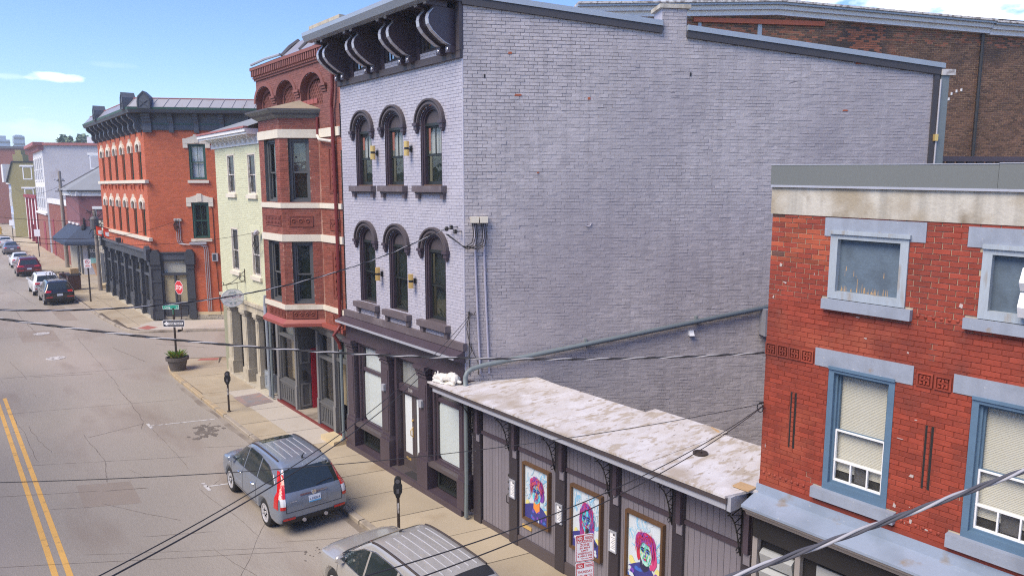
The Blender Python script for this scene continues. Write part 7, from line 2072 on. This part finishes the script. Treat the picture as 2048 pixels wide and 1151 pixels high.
hp = rA((0, -6, .985), (0, 1, 0)); e = MB(); e.lathe((0, hp.y - .02, .985), [(.055, 0), (.055, .02), (.04, .022), (.04, .012)], 16, (0, -1, 0)); e.build('badge', 'chrome', cA)
pA('lettering', [(-.62, .86), (-.44, .86), (-.44, .88), (-.62, .88)], 'B', 'chrome', (2, 1), .012)
hp = rA((.1, -6, 1.12), (0, 1, 0)); MB().tube([hp + Vector((0, -.02, -.01)), hp + Vector((.18, .0, .03)), hp + Vector((.42, .02, .045))], .014, 5).build('wiper', 'black_plastic', cA)
hp = rA((0, -1.62, 4), (0, 0, -1)); MB().tube([hp, hp + Vector((0, .03, .04)), hp + Vector((0, -.14, .20))], [.03, .02, .004], 6).build('antenna', 'black_plastic', cA)
for y_, z_ in ((-1.0, .52),):
    for x in (-.28, .28): MB().lathe((x, -2.22, .36), [(.045, 0), (.045, .08)], 10, (0, -1, 0)).build('fog_bezel', 'conduit', cA)
cA.location = (6.46, 17.60, ZR); cA.scale = (.955, .965, .965)
# --- silver crossover at the bottom of the picture
sB = dict(st=suv(4.72, 1.93, 1.70, hood=1.06, nose=.82, wsb=1.32, wst=.42, belt=1.02), hw=.965, wheel=(.37, (-1.40, 1.42), .24), paint='paint_silver', cladz=.38, sill=.42, belt=1.0, hz=.9, handle_m='chrome',
          side_glass=[], dlo=dict(panes=[(.31, 1.32), (-.70, .24), (-1.78, -.78)], bot=[(-1.80, 1.20), (-1.2, 1.12), (0, 1.07), (1.36, 1.05)], top=[(-1.80, 1.215), (-1.6, 1.40), (-1.3, 1.50), (-.5, 1.555), (.1, 1.545), (.5, 1.46), (.95, 1.26), (1.36, 1.06)]), doors=[-.75, .28, 1.25], handles=[-.52, .48],
          rear_glass=[[(-.74, 1.12), (.74, 1.12), (.60, 1.54), (-.60, 1.54)]], windscreen=[[(-.74, 1.40), (.74, 1.40), (.60, .48), (-.60, .48)]],
          ribs=[-.44, -.26, -.08, .10, .28, .46], rib_y=(-1.5, .18), rib_m='alloy', rails=[-.60, .60], rail_y=(-1.6, .40), rail_m='brown_iron', rail_low=True, mirror=(1.08, 1.08),
          extra=[('cowl', [(-.76, 1.42), (.76, 1.42), (.72, 1.34), (-.72, 1.34)], 'black_plastic', 'T', .012), ('roof_spoiler', [(-.60, -1.62), (.60, -1.62), (.58, -1.86), (-.58, -1.86)], 'black_plastic', 'T', .012)])
cB, pB, rB = make_car('parked_suv', 'silver beige crossover seen from above in the foreground, nearest the camera', 'car', sB, 'cars parked along the right hand kerb')
for x in (-.3, .3):
    h = rB((x, 1.36, 4), (0, 0, -1)); MB().tube([h + Vector((0, 0, .02)), h + Vector((.25, -.06, .05)), h + Vector((.48, -.10, .06))], .013, 5).build('wiper', 'black_plastic', cB)
h = rB((.0, .38, 4), (0, 0, -1)); MB().tube([h, h + Vector((0, -.03, .04)), h + Vector((0, -.12, .10))], [.03, .02, .005], 6).build('antenna', 'black_plastic', cB)
for sg in (-1, 1):
    pB('headlight', [(sg * .55, .74), (sg * .82, .74), (sg * .84, .90), (sg * .58, .88)], 'F', 'lamp_clear', (4, 3), .01)
    pB('tail_light', [(sg * .66, .95), (sg * .90, .95), (sg * .86, 1.15), (sg * .70, 1.15)], 'B', 'lamp_red', (4, 3), .012)
cB.location = (6.33, 10.82, ZR); cB.scale = (.94, .98, 1)
# --- cars further along the kerb
def far_suv(lab, paint, loc, L_=4.5, W=1.83, H=1.65, roof=None, red_low=False, rot=0):
    s = dict(st=suv(L_, W, H, hood=1.03, nose=.78), hw=W / 2, wheel=(.34, (-1.3, 1.32), .22), paint=paint, cladz=.40, sill=.42, belt=1.0, hz=.88,
             side_glass=[[(.30, 1.05), (1.06, 1.03), (.52, 1.45), (.30, 1.50)], [(-.62, 1.06), (.22, 1.05), (.22, 1.50), (-.62, 1.50)], [(-1.5, 1.12), (-.70, 1.06), (-.70, 1.50), (-1.15, 1.45)]], doors=[-.7, .27, 1.14], handles=[-.5, .45],
             rear_glass=[[(-.66, 1.10), (.66, 1.10), (.56, 1.50), (-.56, 1.50)]], windscreen=[[(-.64, 1.2), (.64, 1.2), (.54, .42), (-.54, .42)]], rails=[-.55, .55], rail_y=(-1.4, .3), mirror=(.98, 1.04))
    c, p, r = make_car('parked_suv', lab, 'car', s, 'cars parked along the right hand kerb')
    for sg in (-1, 1):
        p('tail_light', [(sg * .34 if red_low else sg * .50, .90), (sg * .86, .90), (sg * .86, 1.05), (sg * .46, 1.02)], 'B', 'lamp_red', (4, 2), .014)
        p('reflector', [(sg * .42, .55), (sg * .80, .55), (sg * .80, .62), (sg * .42, .62)], 'B', 'lamp_red', (3, 1), .012)
    p('number_plate', [(-.17, .66), (.17, .66), (.17, .80), (-.17, .80)], 'B', 'plate', (1, 1), .02); p('bumper_lower', [(-.8, .30), (.8, .30), (.8, .50), (-.8, .50)], 'B', 'black_plastic', (12, 2), .01)
    c.location = loc; c.rotation_euler = (0, 0, rot)
    return c, p, r
kc, kp, kr = far_suv('black SUV with silver roof and bicycle racks, first of the parked row past the corner', 'paint_black', (6.45, 59.4, ZR), L_=4.45)
kp('roof_panel', [(-.56, -1.5), (.56, -1.5), (.56, .3), (-.56, .3)], 'T', 'paint_silver', (6, 8), .008)
rk_ = MB()
for y in (-.9, .1): rk_.tube([(-.62, y, 1.72), (.62, y, 1.72)], .022, 6)
rk_.build('roof_bar', 'black_plastic', kc)
for x in (-.38, .0, .38):
    b = MB(); b.tube([(x, -1.2, 1.76), (x, .5, 1.76)], .025, 6); b.tube([(x, -.4, 1.76), (x + .1, -.55, 1.95), (x + .12, -.8, 2.1), (x + .02, -.95, 2.14), (x, -1.0, 2.02)], .022, 6); b.tube([(x, .3, 1.76), (x - .08, .2, 1.98), (x - .02, .0, 2.08)], .02, 6); b.build('bicycle_rack', 'black_iron', kc)
far_suv('white SUV parked between the black SUV and the maroon one', 'paint_white', (6.36, 64.9, ZR), L_=4.5)
far_suv('maroon SUV, third in the parked row beyond the corner', 'paint_maroon', (6.62, 79.6, ZR), L_=4.8, W=1.95, H=1.74, red_low=True, rot=R(-1.5))
def far_sedan(lab, paint, loc, rot=0):
    w = .90; h = 2.4; wr = .56
    st = [(-h, w * .8, .45, .66, w * .7, .74), (-h + .05, w * .92, .34, .80, w * .78, .92), (-h + .16, w * .96, .28, .90, w * .80, .99), (-h + .62, w, .25, .93, w * .78, 1.02), (-h + .78, w, .25, .93, wr * 1.2, 1.07), (-h + 1.25, w, .25, .92, wr * 1.03, 1.34), (-h + 1.6, w, .25, .92, wr, 1.43), (-.1, w, .25, .91, wr, 1.46), (.35, w, .25, .90, wr * .98, 1.41), (.75, w, .25, .89, wr * 1.1, 1.18), (1.12, w, .25, .87, w * .8, .98), (1.3, w, .25, .84, w * .8, .95), (1.9, w * .97, .25, .76, w * .74, .86), (2.2, w * .9, .28, .66, w * .66, .74), (2.34, w * .8, .32, .56, w * .6, .64), (h, w * .7, .36, .5, w * .5, .58)]
    s = dict(st=st, hw=w, wheel=(.325, (-1.38, 1.40), .2), paint=paint, cladz=.30, sill=.36, belt=.9, hz=.80, side_glass=[[(.12, .97), (.92, .95), (.42, 1.30), (.12, 1.34)], [(-.98, .98), (.04, .97), (.04, 1.35), (-.62, 1.32)]], doors=[-.9, .1, 1.0], handles=[-.7, .3],
             rear_glass=[[(-.60, -1.60), (.60, -1.60), (.50, -1.0), (-.50, -1.0)]], rg_top=True, windscreen=[[(-.62, 1.08), (.62, 1.08), (.5, .44), (-.5, .44)]], mirror=(.85, .98))
    c, p, r = make_car('parked_sedan', lab, 'car', s, 'cars parked along the right hand kerb')
    for sg in (-1, 1): p('tail_light', [(sg * .5, .78), (sg * .84, .78), (sg * .82, .90), (sg * .52, .90)], 'B', 'lamp_red', (4, 2), .014)
    p('number_plate', [(-.17, .62), (.17, .62), (.17, .76), (-.17, .76)], 'B', 'plate', (1, 1), .02)
    c.location = loc; c.rotation_euler = (0, 0, rot)
far_sedan('white sedan parked just beyond the maroon SUV', 'paint_white', (6.78, 88.4, ZR), R(-1.5))
far_sedan('grey sedan parked beyond the white sedan', 'paint_grey', (7.35, 106.2, ZR), R(-1.5))
far_sedan('white sedan at the far left edge of the picture, last of the parked row', 'paint_white', (7.55, 117.5, ZR), R(-1.5))
# ================================================================ street furniture
def meter(x, y, lab):
    o = thing('parking_meter', lab, 'parking meter', (x, y, 0), 'parking meters on the kerb')
    MB().tube([(x, y, 0), (x, y, 1.02)], .034, 10).build('post', 'brown_iron', o); MB().lathe((x, y, 0), [(.07, 0), (.065, .03), (.04, .04)], 10).build('base_plate', 'brown_iron', o)
    h = MB(); f = Fr((x, y, 0), NS.cross(Vector((0, 0, 1))), (0, 0, 1), NS)
    P_ = [(-.045, 1.0), (.045, 1.0), (.06, 1.06), (.095, 1.12), (.10, 1.24), (.075, 1.30)] + [(.078 * math.cos(R(a)), 1.38 + .085 * math.sin(R(a))) for a in range(0, 181, 20)] + [(-.075, 1.30), (-.10, 1.24), (-.095, 1.12), (-.06, 1.06)]
    h.prism(f, P_, -.055, .055); hd = h.build('head', 'black_iron', o)
    q = MB(); q.prism(f, [(.05 * math.cos(R(a)), 1.38 + .05 * math.sin(R(a))) for a in range(0, 360, 24)], .056, .062); q.box(f, -.03, .03, 1.10, 1.20, .055, .066); q.build('dial', 'screen_grey', hd)
    st = MB(); st.box(f, -.018, .018, .62, .86, .034, .037); st.build('sticker', 'white_line', o)
meter(7.68, 25.55, 'black parking meter by the cellar hatch near the street corner')
meter(7.66, 13.6, 'black parking meter between the blue grey SUV and the silver crossover')
# loading zone sign by the panelled front (nearest)
def post_sign(loc, h, lab, cat, name, m='brown_iron', r=.028):
    o = thing(name, lab, cat, loc); x, y, z = loc
    MB().tube([(x, y, z), (x, y, z + h)], r, 8).build('post', m, o)
    return o
def rrect(f, u, v, w, h, r, n0, n1, m, nm, parent):
    mb = MB(); mb.prism(f, rr_poly(u - w / 2, u + w / 2, v - h / 2, v + h / 2, r), n0, n1); return mb.build(nm, m, parent)
lz = post_sign((7.66, 7.62, 0), 2.55, 'white and red no parking loading zone sign on a post in front of the portraits', 'road sign', 'loading_zone_sign')
ld = Vector((.93, -.37, 0)).normalized(); fL = Fr((7.66, 7.62, 0), (ld + Vector((0, 0, 0))), (0.0, 0, 1), Vector((ld.y, -ld.x, 0)))
fL = Fr((7.66, 7.62, 0), ld, (-.03, 0, 1), Vector((ld.y, -ld.x, 0)))
def plate_sign(f, v0, w, h, lines, parent, head=True):
    b = rrect(f, 0, v0 + h / 2, w, h, .03, .034, .040, 'sign_white', 'sign_plate', parent)
    r = MB(); P1 = rr_poly(-w / 2 + .008, w / 2 - .008, v0 + .008, v0 + h - .008, .026); P2 = rr_poly(-w / 2 + .018, w / 2 - .018, v0 + .018, v0 + h - .018, .02); r.ring(f, P1, P2, .0402, .0412, True)
    if head: r.box(f, -w / 2 + .022, -.012, v0 + h - .098, v0 + h - .022, .0402, .0412)
    r.build('sign_border', 'sign_red', b)
    t1 = MB(); t2 = MB()
    if head:
        text_into(t2, f, 'NO', -w / 4 + .0, v0 + h - .088, .055, .042, width=w / 2 - .075, bold=.03); text_into(t1, f, 'PARKING', w / 4 - .004, v0 + h - .086, .048, .042, width=w / 2 - .03, bold=.02)
    for s, z, hh, ww in lines:
        tl = MB(); text_into(tl, f, s, 0, v0 + z, hh, .042, width=ww, bold=.018); tl.build('lettering', 'sign_red', b)
    t1.build('lettering', 'sign_red', b)
    if t2.v: t2.build('lettering', 'sign_white', b)
    return b
b1 = plate_sign(fL, 2.05, .315, .455, [('LOADING', .315, .044, .25), ('ZONE', .258, .044, .16), ('30 MIN', .212, .032, .17), ('LIMIT', .168, .030, .12), ('WEEKDAYS', .122, .032, .24), ('8 AM-5 PM', .078, .032, .24), ('TOW AWAY', .038, .020, .13)], lz)
ar = MB(); ar.prism(fL, [(.075, 2.098), (.105, 2.098), (.105, 2.090), (.125, 2.104), (.105, 2.118), (.105, 2.110), (.075, 2.110)], .0405, .043); ar.build('arrow', 'sign_red', b1)
plate_sign(fL, 1.58, .315, .455, [('THURSDAY', .275, .040, .25), ('6:00 AM TO', .205, .040, .25), ('8:00 AM', .135, .040, .20)], lz)
# corner pole with street name, one way sign and planter
X0, Y0_ = 7.84, 33.05
cs = post_sign((X0, Y0_, 0), 2.72, 'brown corner pole with green street name plates and a one way sign', 'road sign', 'corner_sign_pole', 'brown_iron', .045)
fC = Fr((X0, Y0_, 0), WD, (0, 0, 1), NS)
f1 = Fr((X0, Y0_, 0), Vector((.80, -.60, 0)), (.0, 0, 1), Vector((-.60, -.80, 0)))
o = rrect(f1, .0, 2.05, .92, .30, .03, .05, .06, 'sign_white', 'one_way_sign', cs)
q = MB(); q.box(f1, -.44, .44, 1.925, 2.175, .0602, .062); q.build('sign_field', 'sign_black', o)
q = MB(); q.prism(f1, [(-.43, 2.05), (-.27, 2.155), (-.27, 2.105), (.40, 2.105), (.40, 1.995), (-.27, 1.995), (-.27, 1.945)], .0622, .064); q.build('arrow', 'sign_white', o)
q = MB(); text_into(q, f1, 'ONE WAY', .075, 2.012, .078, .066, width=.58, bold=.02); q.build('lettering', 'sign_black', o)
o = rrect(f1, -.10, 2.76, .70, .19, .02, -.01, .01, 'sign_green', 'street_name_sign', cs)
q = MB(); q.frame(f1, -.44, .24, 2.672, 2.848, .012, .0102, .012); text_into(q, f1, 'Craig', -.24, 2.72, .085, .0125, width=.24, bold=.01); text_into(q, f1, 'St', .16, 2.72, .06, .0125, bold=.01); q.build('lettering', 'sign_white', o)
f2_ = Fr((X0, Y0_, 0), Vector((-.30, -.95, 0)), (0, 0, 1), Vector((-.95, .30, 0)))
o = rrect(f2_, .0, 2.56, .56, .18, .02, -.01, .01, 'sign_green', 'street_name_sign', cs)
q = MB(); q.frame(f2_, -.27, .27, 2.48, 2.64, .012, .0102, .012); q.build('sign_border', 'sign_white', o)
pt = thing('planter_pot', 'dark round planter with yellow green plants at the foot of the corner pole', 'planter', (X0 + .02, Y0_ - .05, 0))
MB().lathe((X0 + .02, Y0_ - .05, 0), [(.30, 0), (.34, .15), (.40, .42), (.47, .45), (.48, .58), (.43, .58), (.42, .48), (.05, .48)], 22).build('pot', 'pot_grey', pt, smooth=False)
MB().lathe((X0 + .02, Y0_ - .05, .49), [(.42, 0), (.3, .03), (.01, .05)], 14).build('soil', 'soil', pt)
lf = MB(); ly = MB(); r = random.Random(8)
for k in range(150):
    a = r.uniform(0, 6.28); q = r.uniform(.03, .33); b0 = Vector((X0 + .02 + q * .6 * math.cos(a), Y0_ - .05 + q * .6 * math.sin(a), .52)); tip = b0 + Vector((q * 1.0 * math.cos(a), q * 1.0 * math.sin(a), r.uniform(.10, .38))); s_ = Vector((-math.sin(a), math.cos(a), 0)) * r.uniform(.02, .045); md = b0.lerp(tip, .55) + Vector((0, 0, .06))
    (ly if (k % 5 == 0) else lf).add([b0, md + s_, tip, md - s_], [(0, 1, 2, 3)])
lf.build('leaf_cluster', 'leaf', pt); ly.build('flower_cluster', 'leaf_yellow', pt)
# stop sign
sx_, sy_ = 10.36, 42.0
ss = post_sign((sx_, sy_, 0), 2.75, 'red stop sign on a thin dark post by the orange building', 'road sign', 'stop_sign', 'brown_iron', .03)
dS = Vector((.62, -.785, 0)).normalized(); fS = Fr((sx_, sy_, 2.42), Vector((.30, -.95, 0)).normalized(), (0, 0, 1), Vector((-.95, -.30, 0)).normalized())
oc = lambda r_: [(r_ * math.cos(R(22.5 + 45 * k)), r_ * math.sin(R(22.5 + 45 * k))) for k in range(8)]
b = MB().prism(fS, oc(.40), .035, .042).build('sign_plate', 'sign_white', ss); MB().prism(fS, oc(.378), .0425, .044).build('sign_field', 'sign_red', b); q = MB(); text_into(q, fS, 'STOP', 0, -.12, .24, .046, width=.56, bold=.02); q.build('lettering', 'sign_white', b)
# no parking signs along the far pavement
for (x, y, h, lab) in ((8.2, 56.8, 2.95, 'white no parking sign on a brown post beside the black SUV'), (9.35, 97.5, 3.0, 'white sign on a post beside the grey sedan'), (9.2, 127.3, 3.0, 'white sign on a post farthest up the street')):
    o = post_sign((x, y, 0), h, lab, 'road sign', 'no_parking_sign', 'brown_iron', .05)
    f = Fr((x, y, 0), Vector((.9, -.44, 0)), (0, 0, 1), Vector((-.44, -.9, 0)))
    b = rrect(f, 0, h - .28, .45 if y < 60 else .6, .60 if y < 60 else .8, .04, .06, .07, 'sign_white', 'sign_plate', o)
    if y < 60:
        q = MB(); q.ring(f, [(.14 * math.cos(R(a)), h - .17 + .14 * math.sin(R(a))) for a in range(0, 360, 20)], [(.105 * math.cos(R(a)), h - .17 + .105 * math.sin(R(a))) for a in range(0, 360, 20)], .0705, .073, True); q.box(f, -.16, .16, h - .50, h - .46, .0705, .072); q.box(f, -.12, .12, h - .44, h - .40, .0705, .072)
        q.prism(f, [(-.10, h - .085), (-.085, h - .07), (.10, h - .255), (.085, h - .27)], .073, .075); q.build('symbol', 'sign_red', b)
        q = MB(); text_into(q, f, 'P', 0, h - .235, .13, .0715, bold=.02); q.build('lettering', 'sign_black', b)
# wheeled bin, box on it, potted plant, hydrant, street signal lamps on the shop
tb_ = thing('wheeled_bin', 'brown wheeled rubbish bin behind the parked white SUV', 'bin', (8.25, 64.3, 0))
q = MB(); q.prism(Fr((8.25, 64.3, 0), (0, 1, 0), (0, 0, 1), (-1, 0, 0)), [(-.36, .06), (.36, .06), (.46, 1.15), (-.46, 1.15)], -.42, .42); q.build('bin_body', 'trash_brown', tb_)
q = MB(); q.prism(Fr((8.25, 64.3, 0), (0, 1, 0), (0, 0, 1), (-1, 0, 0)), [(-.50, 1.15), (.50, 1.15), (.42, 1.27), (-.42, 1.27)], -.48, .48); q.build('lid', 'black_plastic', tb_)
for sg in (-1, 1): MB().lathe((8.25 + sg * .36, 64.72, .13), [(.13, -.03), (.13, .03)], 12, (1, 0, 0)).build('wheel', 'rubber', tb_)
q = MB(); q.box(Fr((7.82, 64.2, 0), (0, 1, 0), (0, 0, 1), (-1, 0, 0)), -.05, .15, .75, .95, 0, .012); q.build('emblem', 'white_line', tb_)
single('cardboard_box', MB().box(WORLD, 8.05, 8.6, 64.05, 64.6, 1.275, 1.66), 'cardboard', 'cardboard box lying on top of the brown wheeled bin', 'box')
tb2 = thing('wheeled_bin', 'rust brown open bin just left of the wheeled bin with the box', 'bin', (7.95, 66.6, 0))
q = MB(); q.prism(Fr((7.95, 66.6, 0), (0, 1, 0), (0, 0, 1), (-1, 0, 0)), [(-.3, .0), (.3, .0), (.36, 1.0), (-.36, 1.0)], -.34, .34); q.build('bin_body', 'trash_brown', tb2); MB().box(WORLD, 7.6, 8.3, 66.25, 66.95, 1.0, 1.1).build('lid', 'trash_brown', tb2)
pp_ = thing('planter_pot', 'terracotta pot by the shop under the navy awning', 'planter', (11.45, 73.4, 0)); MB().lathe((11.45, 73.4, 0), [(.28, 0), (.42, .6), (.55, 1.0), (.58, 1.1), (.5, 1.1), (.45, 1.0), (.05, .95)], 14).build('pot', 'terracotta', pp_); MB().lathe((11.45, 73.4, .95), [(.45, 0), (.05, .05)], 12).build('soil', 'soil', pp_)
hy = thing('fire_hydrant', 'yellow fire hydrant on the far pavement at the left edge', 'hydrant', (9.0, 148, 0)); MB().lathe((9.0, 148, 0), [(.3, 0), (.3, .1), (.2, .15), (.2, .9), (.26, .95), (.22, 1.15), (.06, 1.3)], 12).build('barrel', 'hydrant_yellow', hy); MB().lathe((8.7, 148, .7), [(.1, 0), (.1, .6)], 8, (1, 0, 0)).build('outlet', 'hydrant_yellow', hy)
for y, lab in ((60.2, 'orange and white pennant hanging at the far end of the dark shopfront'), (57.4, 'orange and white pennant nearer along the dark shopfront')):
    o = thing('pennant', lab, 'pennant', (9.7, y, 4.2), 'small bright pennants above the dark shopfront'); MB().tube([(9.9, y, 4.9), (9.35, y, 5.1)], .02, 5).build('staff', 'black_iron', o)
    MB().poly([(9.4, y, 5.08), (9.75, y + .05, 4.96), (9.72, y - .08, 4.3), (9.42, y + .1, 4.42)]).build('cloth', 'traffic_red', o); MB().poly([(9.5, y - .03, 4.75), (9.75, y - .02, 4.72), (9.72, y - .1, 4.42), (9.52, y, 4.48)]).build('cloth_patch', 'bright_white', o)
# reclining white plaster beast on the roof corner
def beast():
    bm = bmesh.new()
    O = Vector((9.05, 14.20, 3.30)); ax_ = Vector((.33, -.94, 0)).normalized(); sd_ = Vector((ax_.y, -ax_.x, 0)); k = .86
    def blob(u, s_, z, r, sc3=(1, 1, 1)):
        m_ = Matrix.Translation(O + ax_ * u * k + sd_ * s_ * k + Vector((0, 0, z * k))) @ Matrix(((ax_.x, sd_.x, 0, 0), (ax_.y, sd_.y, 0, 0), (0, 0, 1, 0), (0, 0, 0, 1))) @ Matrix.Diagonal((*[r * q * k for q in sc3], 1))
        bmesh.ops.create_icosphere(bm, subdivisions=3, radius=1, matrix=m_)
    blob(.12, 0, .15, .10, (1.3, .9, .95)); blob(.02, 0, .10, .06, (1.2, .9, .8)); blob(.09, .06, .25, .035, (.8, .6, 1.6)); blob(.09, -.06, .25, .035, (.8, .6, 1.6))       # head, muzzle, ears
    blob(.26, 0, .17, .11, (1.2, .95, .95)); blob(.42, 0, .17, .115, (1.5, 1.0, .95)); blob(.60, 0, .20, .125, (1.2, 1.05, 1.1)); blob(.72, .0, .18, .11, (1, 1.05, 1.1))       # neck, trunk, haunches
    blob(.70, 0, .31, .03, (1, 1, 1.3))
    for s_ in (-.09, .09):
        for t_ in range(6): blob(.30 - .05 * t_, s_, .045, .038)
        blob(.32, s_, .10, .055, (1, .8, 1.3))
        for t_ in range(5): blob(.76 - .055 * t_, s_ * 1.25, .045, .042)
        blob(.74, s_ * 1.1, .13, .085, (1, .6, 1.2))
    blob(.86, 0, .10, .06, (1.4, .9, .8)); blob(.45, 0, .02, .06, (6.6, 2.6, .35))
    me = bpy.data.meshes.new('plaster'); bm.to_mesh(me); bm.free()
    t_ = bpy.data.objects.new('plaster', me); link(t_)
    rm_ = t_.modifiers.new('r', 'REMESH'); rm_.mode = 'VOXEL'; rm_.voxel_size = .011
    sm_ = t_.modifiers.new('s', 'SMOOTH'); sm_.iterations = 3; sm_.factor = .5
    fin = evaluated(t_); bpy.data.objects.remove(t_)
    for v in fin.vertices: v.co -= O; v.co += Vector((1, 1, 1)) * .006 * noise.noise(v.co * 24)
    fin.materials.clear(); fin.materials.append(M['plaster'])
    for p in fin.polygons: p.use_smooth = True
    o = bpy.data.objects.new('animal_statue', fin); link(o); o.location = O; OFF[o.name] = O
    tag(o, 'weathered white plaster animal lying on the front corner of the low roof', 'statue')
beast()
# ================================================================ overhead wires
def cable(p0, p1, sag, r, lab, name='power_line', twist=0, m='cable_dark', n=40, ext=0):
    p0, p1 = Vector(p0), Vector(p1)
    def at(s): return p0 + (p1 - p0) * s - Vector((0, 0, 4 * sag * s * (1 - s)))
    ss_ = [-ext + (1 + ext) * i / n for i in range(n + 1)]
    if not twist:
        return single(name, MB().tube([at(s) for s in ss_], r, 6), m, lab, 'wire')
    o = thing(name, lab, 'wire', p0)
    ln = (p1 - p0).length * (1 + ext); nt_ = int(ln / twist * 10)
    d = (p1 - p0).normalized(); x = d.cross(Vector((0, 0, 1))).normalized(); y = x.cross(d)
    for q, mm in enumerate((m, m, 'cable_light')):
        pts = []
        for i in range(nt_ + 1):
            s = -ext + (1 + ext) * i / nt_; a = 2 * math.pi * (i / 10) + q * 2.094
            pts.append(at(s) + (x * math.cos(a) + y * math.sin(a)) * r * 1.1)
        MB().tube(pts, r, 6).build('strand', mm, o, smooth=True)
    return o
cable((.30, 11.88, 6.22), (9.44, 5.77, 5.47), .30, .0085, 'twisted power line crossing the whole picture from the red corner building', twist=.55, ext=.35)
cable((.35, 13.37, 6.09), (9.36, 14.05, 6.95), .60, .0075, 'twisted service line rising to the insulators on the lavender front', twist=.6, ext=.3)
cable((.09, 9.48, 4.72), (9.46, 5.75, 4.70), .25, .0055, 'thin wire from the red corner crossing low over the blue grey SUV', ext=.4)
cable((1.86, 4.40, 5.18), (9.46, 5.75, 4.67), .25, .0055, 'upper of two wires running from the red corner over the silver crossover', ext=.4)
cable((2.25, 4.28, 5.07), (9.46, 5.75, 4.66), .22, .0055, 'lower of two wires running from the red corner over the silver crossover', ext=.4)
cable((.63, 6.24, 4.79), (9.66, 13.50, 4.99), .45, .006, 'left wire of the pair sloping from the lavender corner over the blue grey SUV', ext=.5)
cable((.47, 4.44, 5.65), (9.68, 13.49, 4.97), .45, .006, 'right wire of the pair sloping from the lavender corner over the blue grey SUV', ext=.4)
cable((1.3, 27.93, 6.44), (11.4, 45.3, 6.0), .55, .010, 'wire crossing the street to the service heads on the orange side wall', ext=.4)
cable((.97, 20.94, 6.68), (9.42, 26.70, 6.24), .30, .007, 'wire crossing to the loops on the pale green building', ext=.4)
cable((-2, 60, 7.2), (9.7, 62.4, 5.4), .5, .014, 'far wire crossing the street to the short pole by the stone building')
cable((10.2, 82.9, 8.5), (9.75, 62.6, 5.9), .5, .014, 'wire between the tall bare pole and the short pole')
cable((10.2, 82.9, 7.5), (9.75, 62.6, 5.3), .7, .012, 'lower wire between the tall bare pole and the short pole')
cable((10.2, 82.9, 8.0), (11.0, 150, 8.4), 1.2, .016, 'wire running up the street from the tall bare pole')
cable((6.2, -.24, 7.35), (1.55, 1.40, 6.585), .035, .0055, 'thick twisted cable close to the camera across the lower right corner', twist=.42, ext=-.0, m='screen_grey')

# ================================================================ slight summer haze over the whole place
hz = bpy.data.materials.new('haze'); hz.use_nodes = True
t_ = hz.node_tree; t_.nodes.clear(); vo = t_.nodes.new('ShaderNodeOutputMaterial'); pv = t_.nodes.new('ShaderNodeVolumePrincipled')
pv.inputs['Color'].default_value = (.86, .92, 1, 1); pv.inputs['Density'].default_value = .0011; pv.inputs['Anisotropy'].default_value = .2
t_.links.new(pv.outputs[0], vo.inputs['Volume'])
M['haze'] = hz
o = MB().wbox(-905, 1505, -405, 1905, -1.3, 42).build('haze', hz, None, kind='stuff')
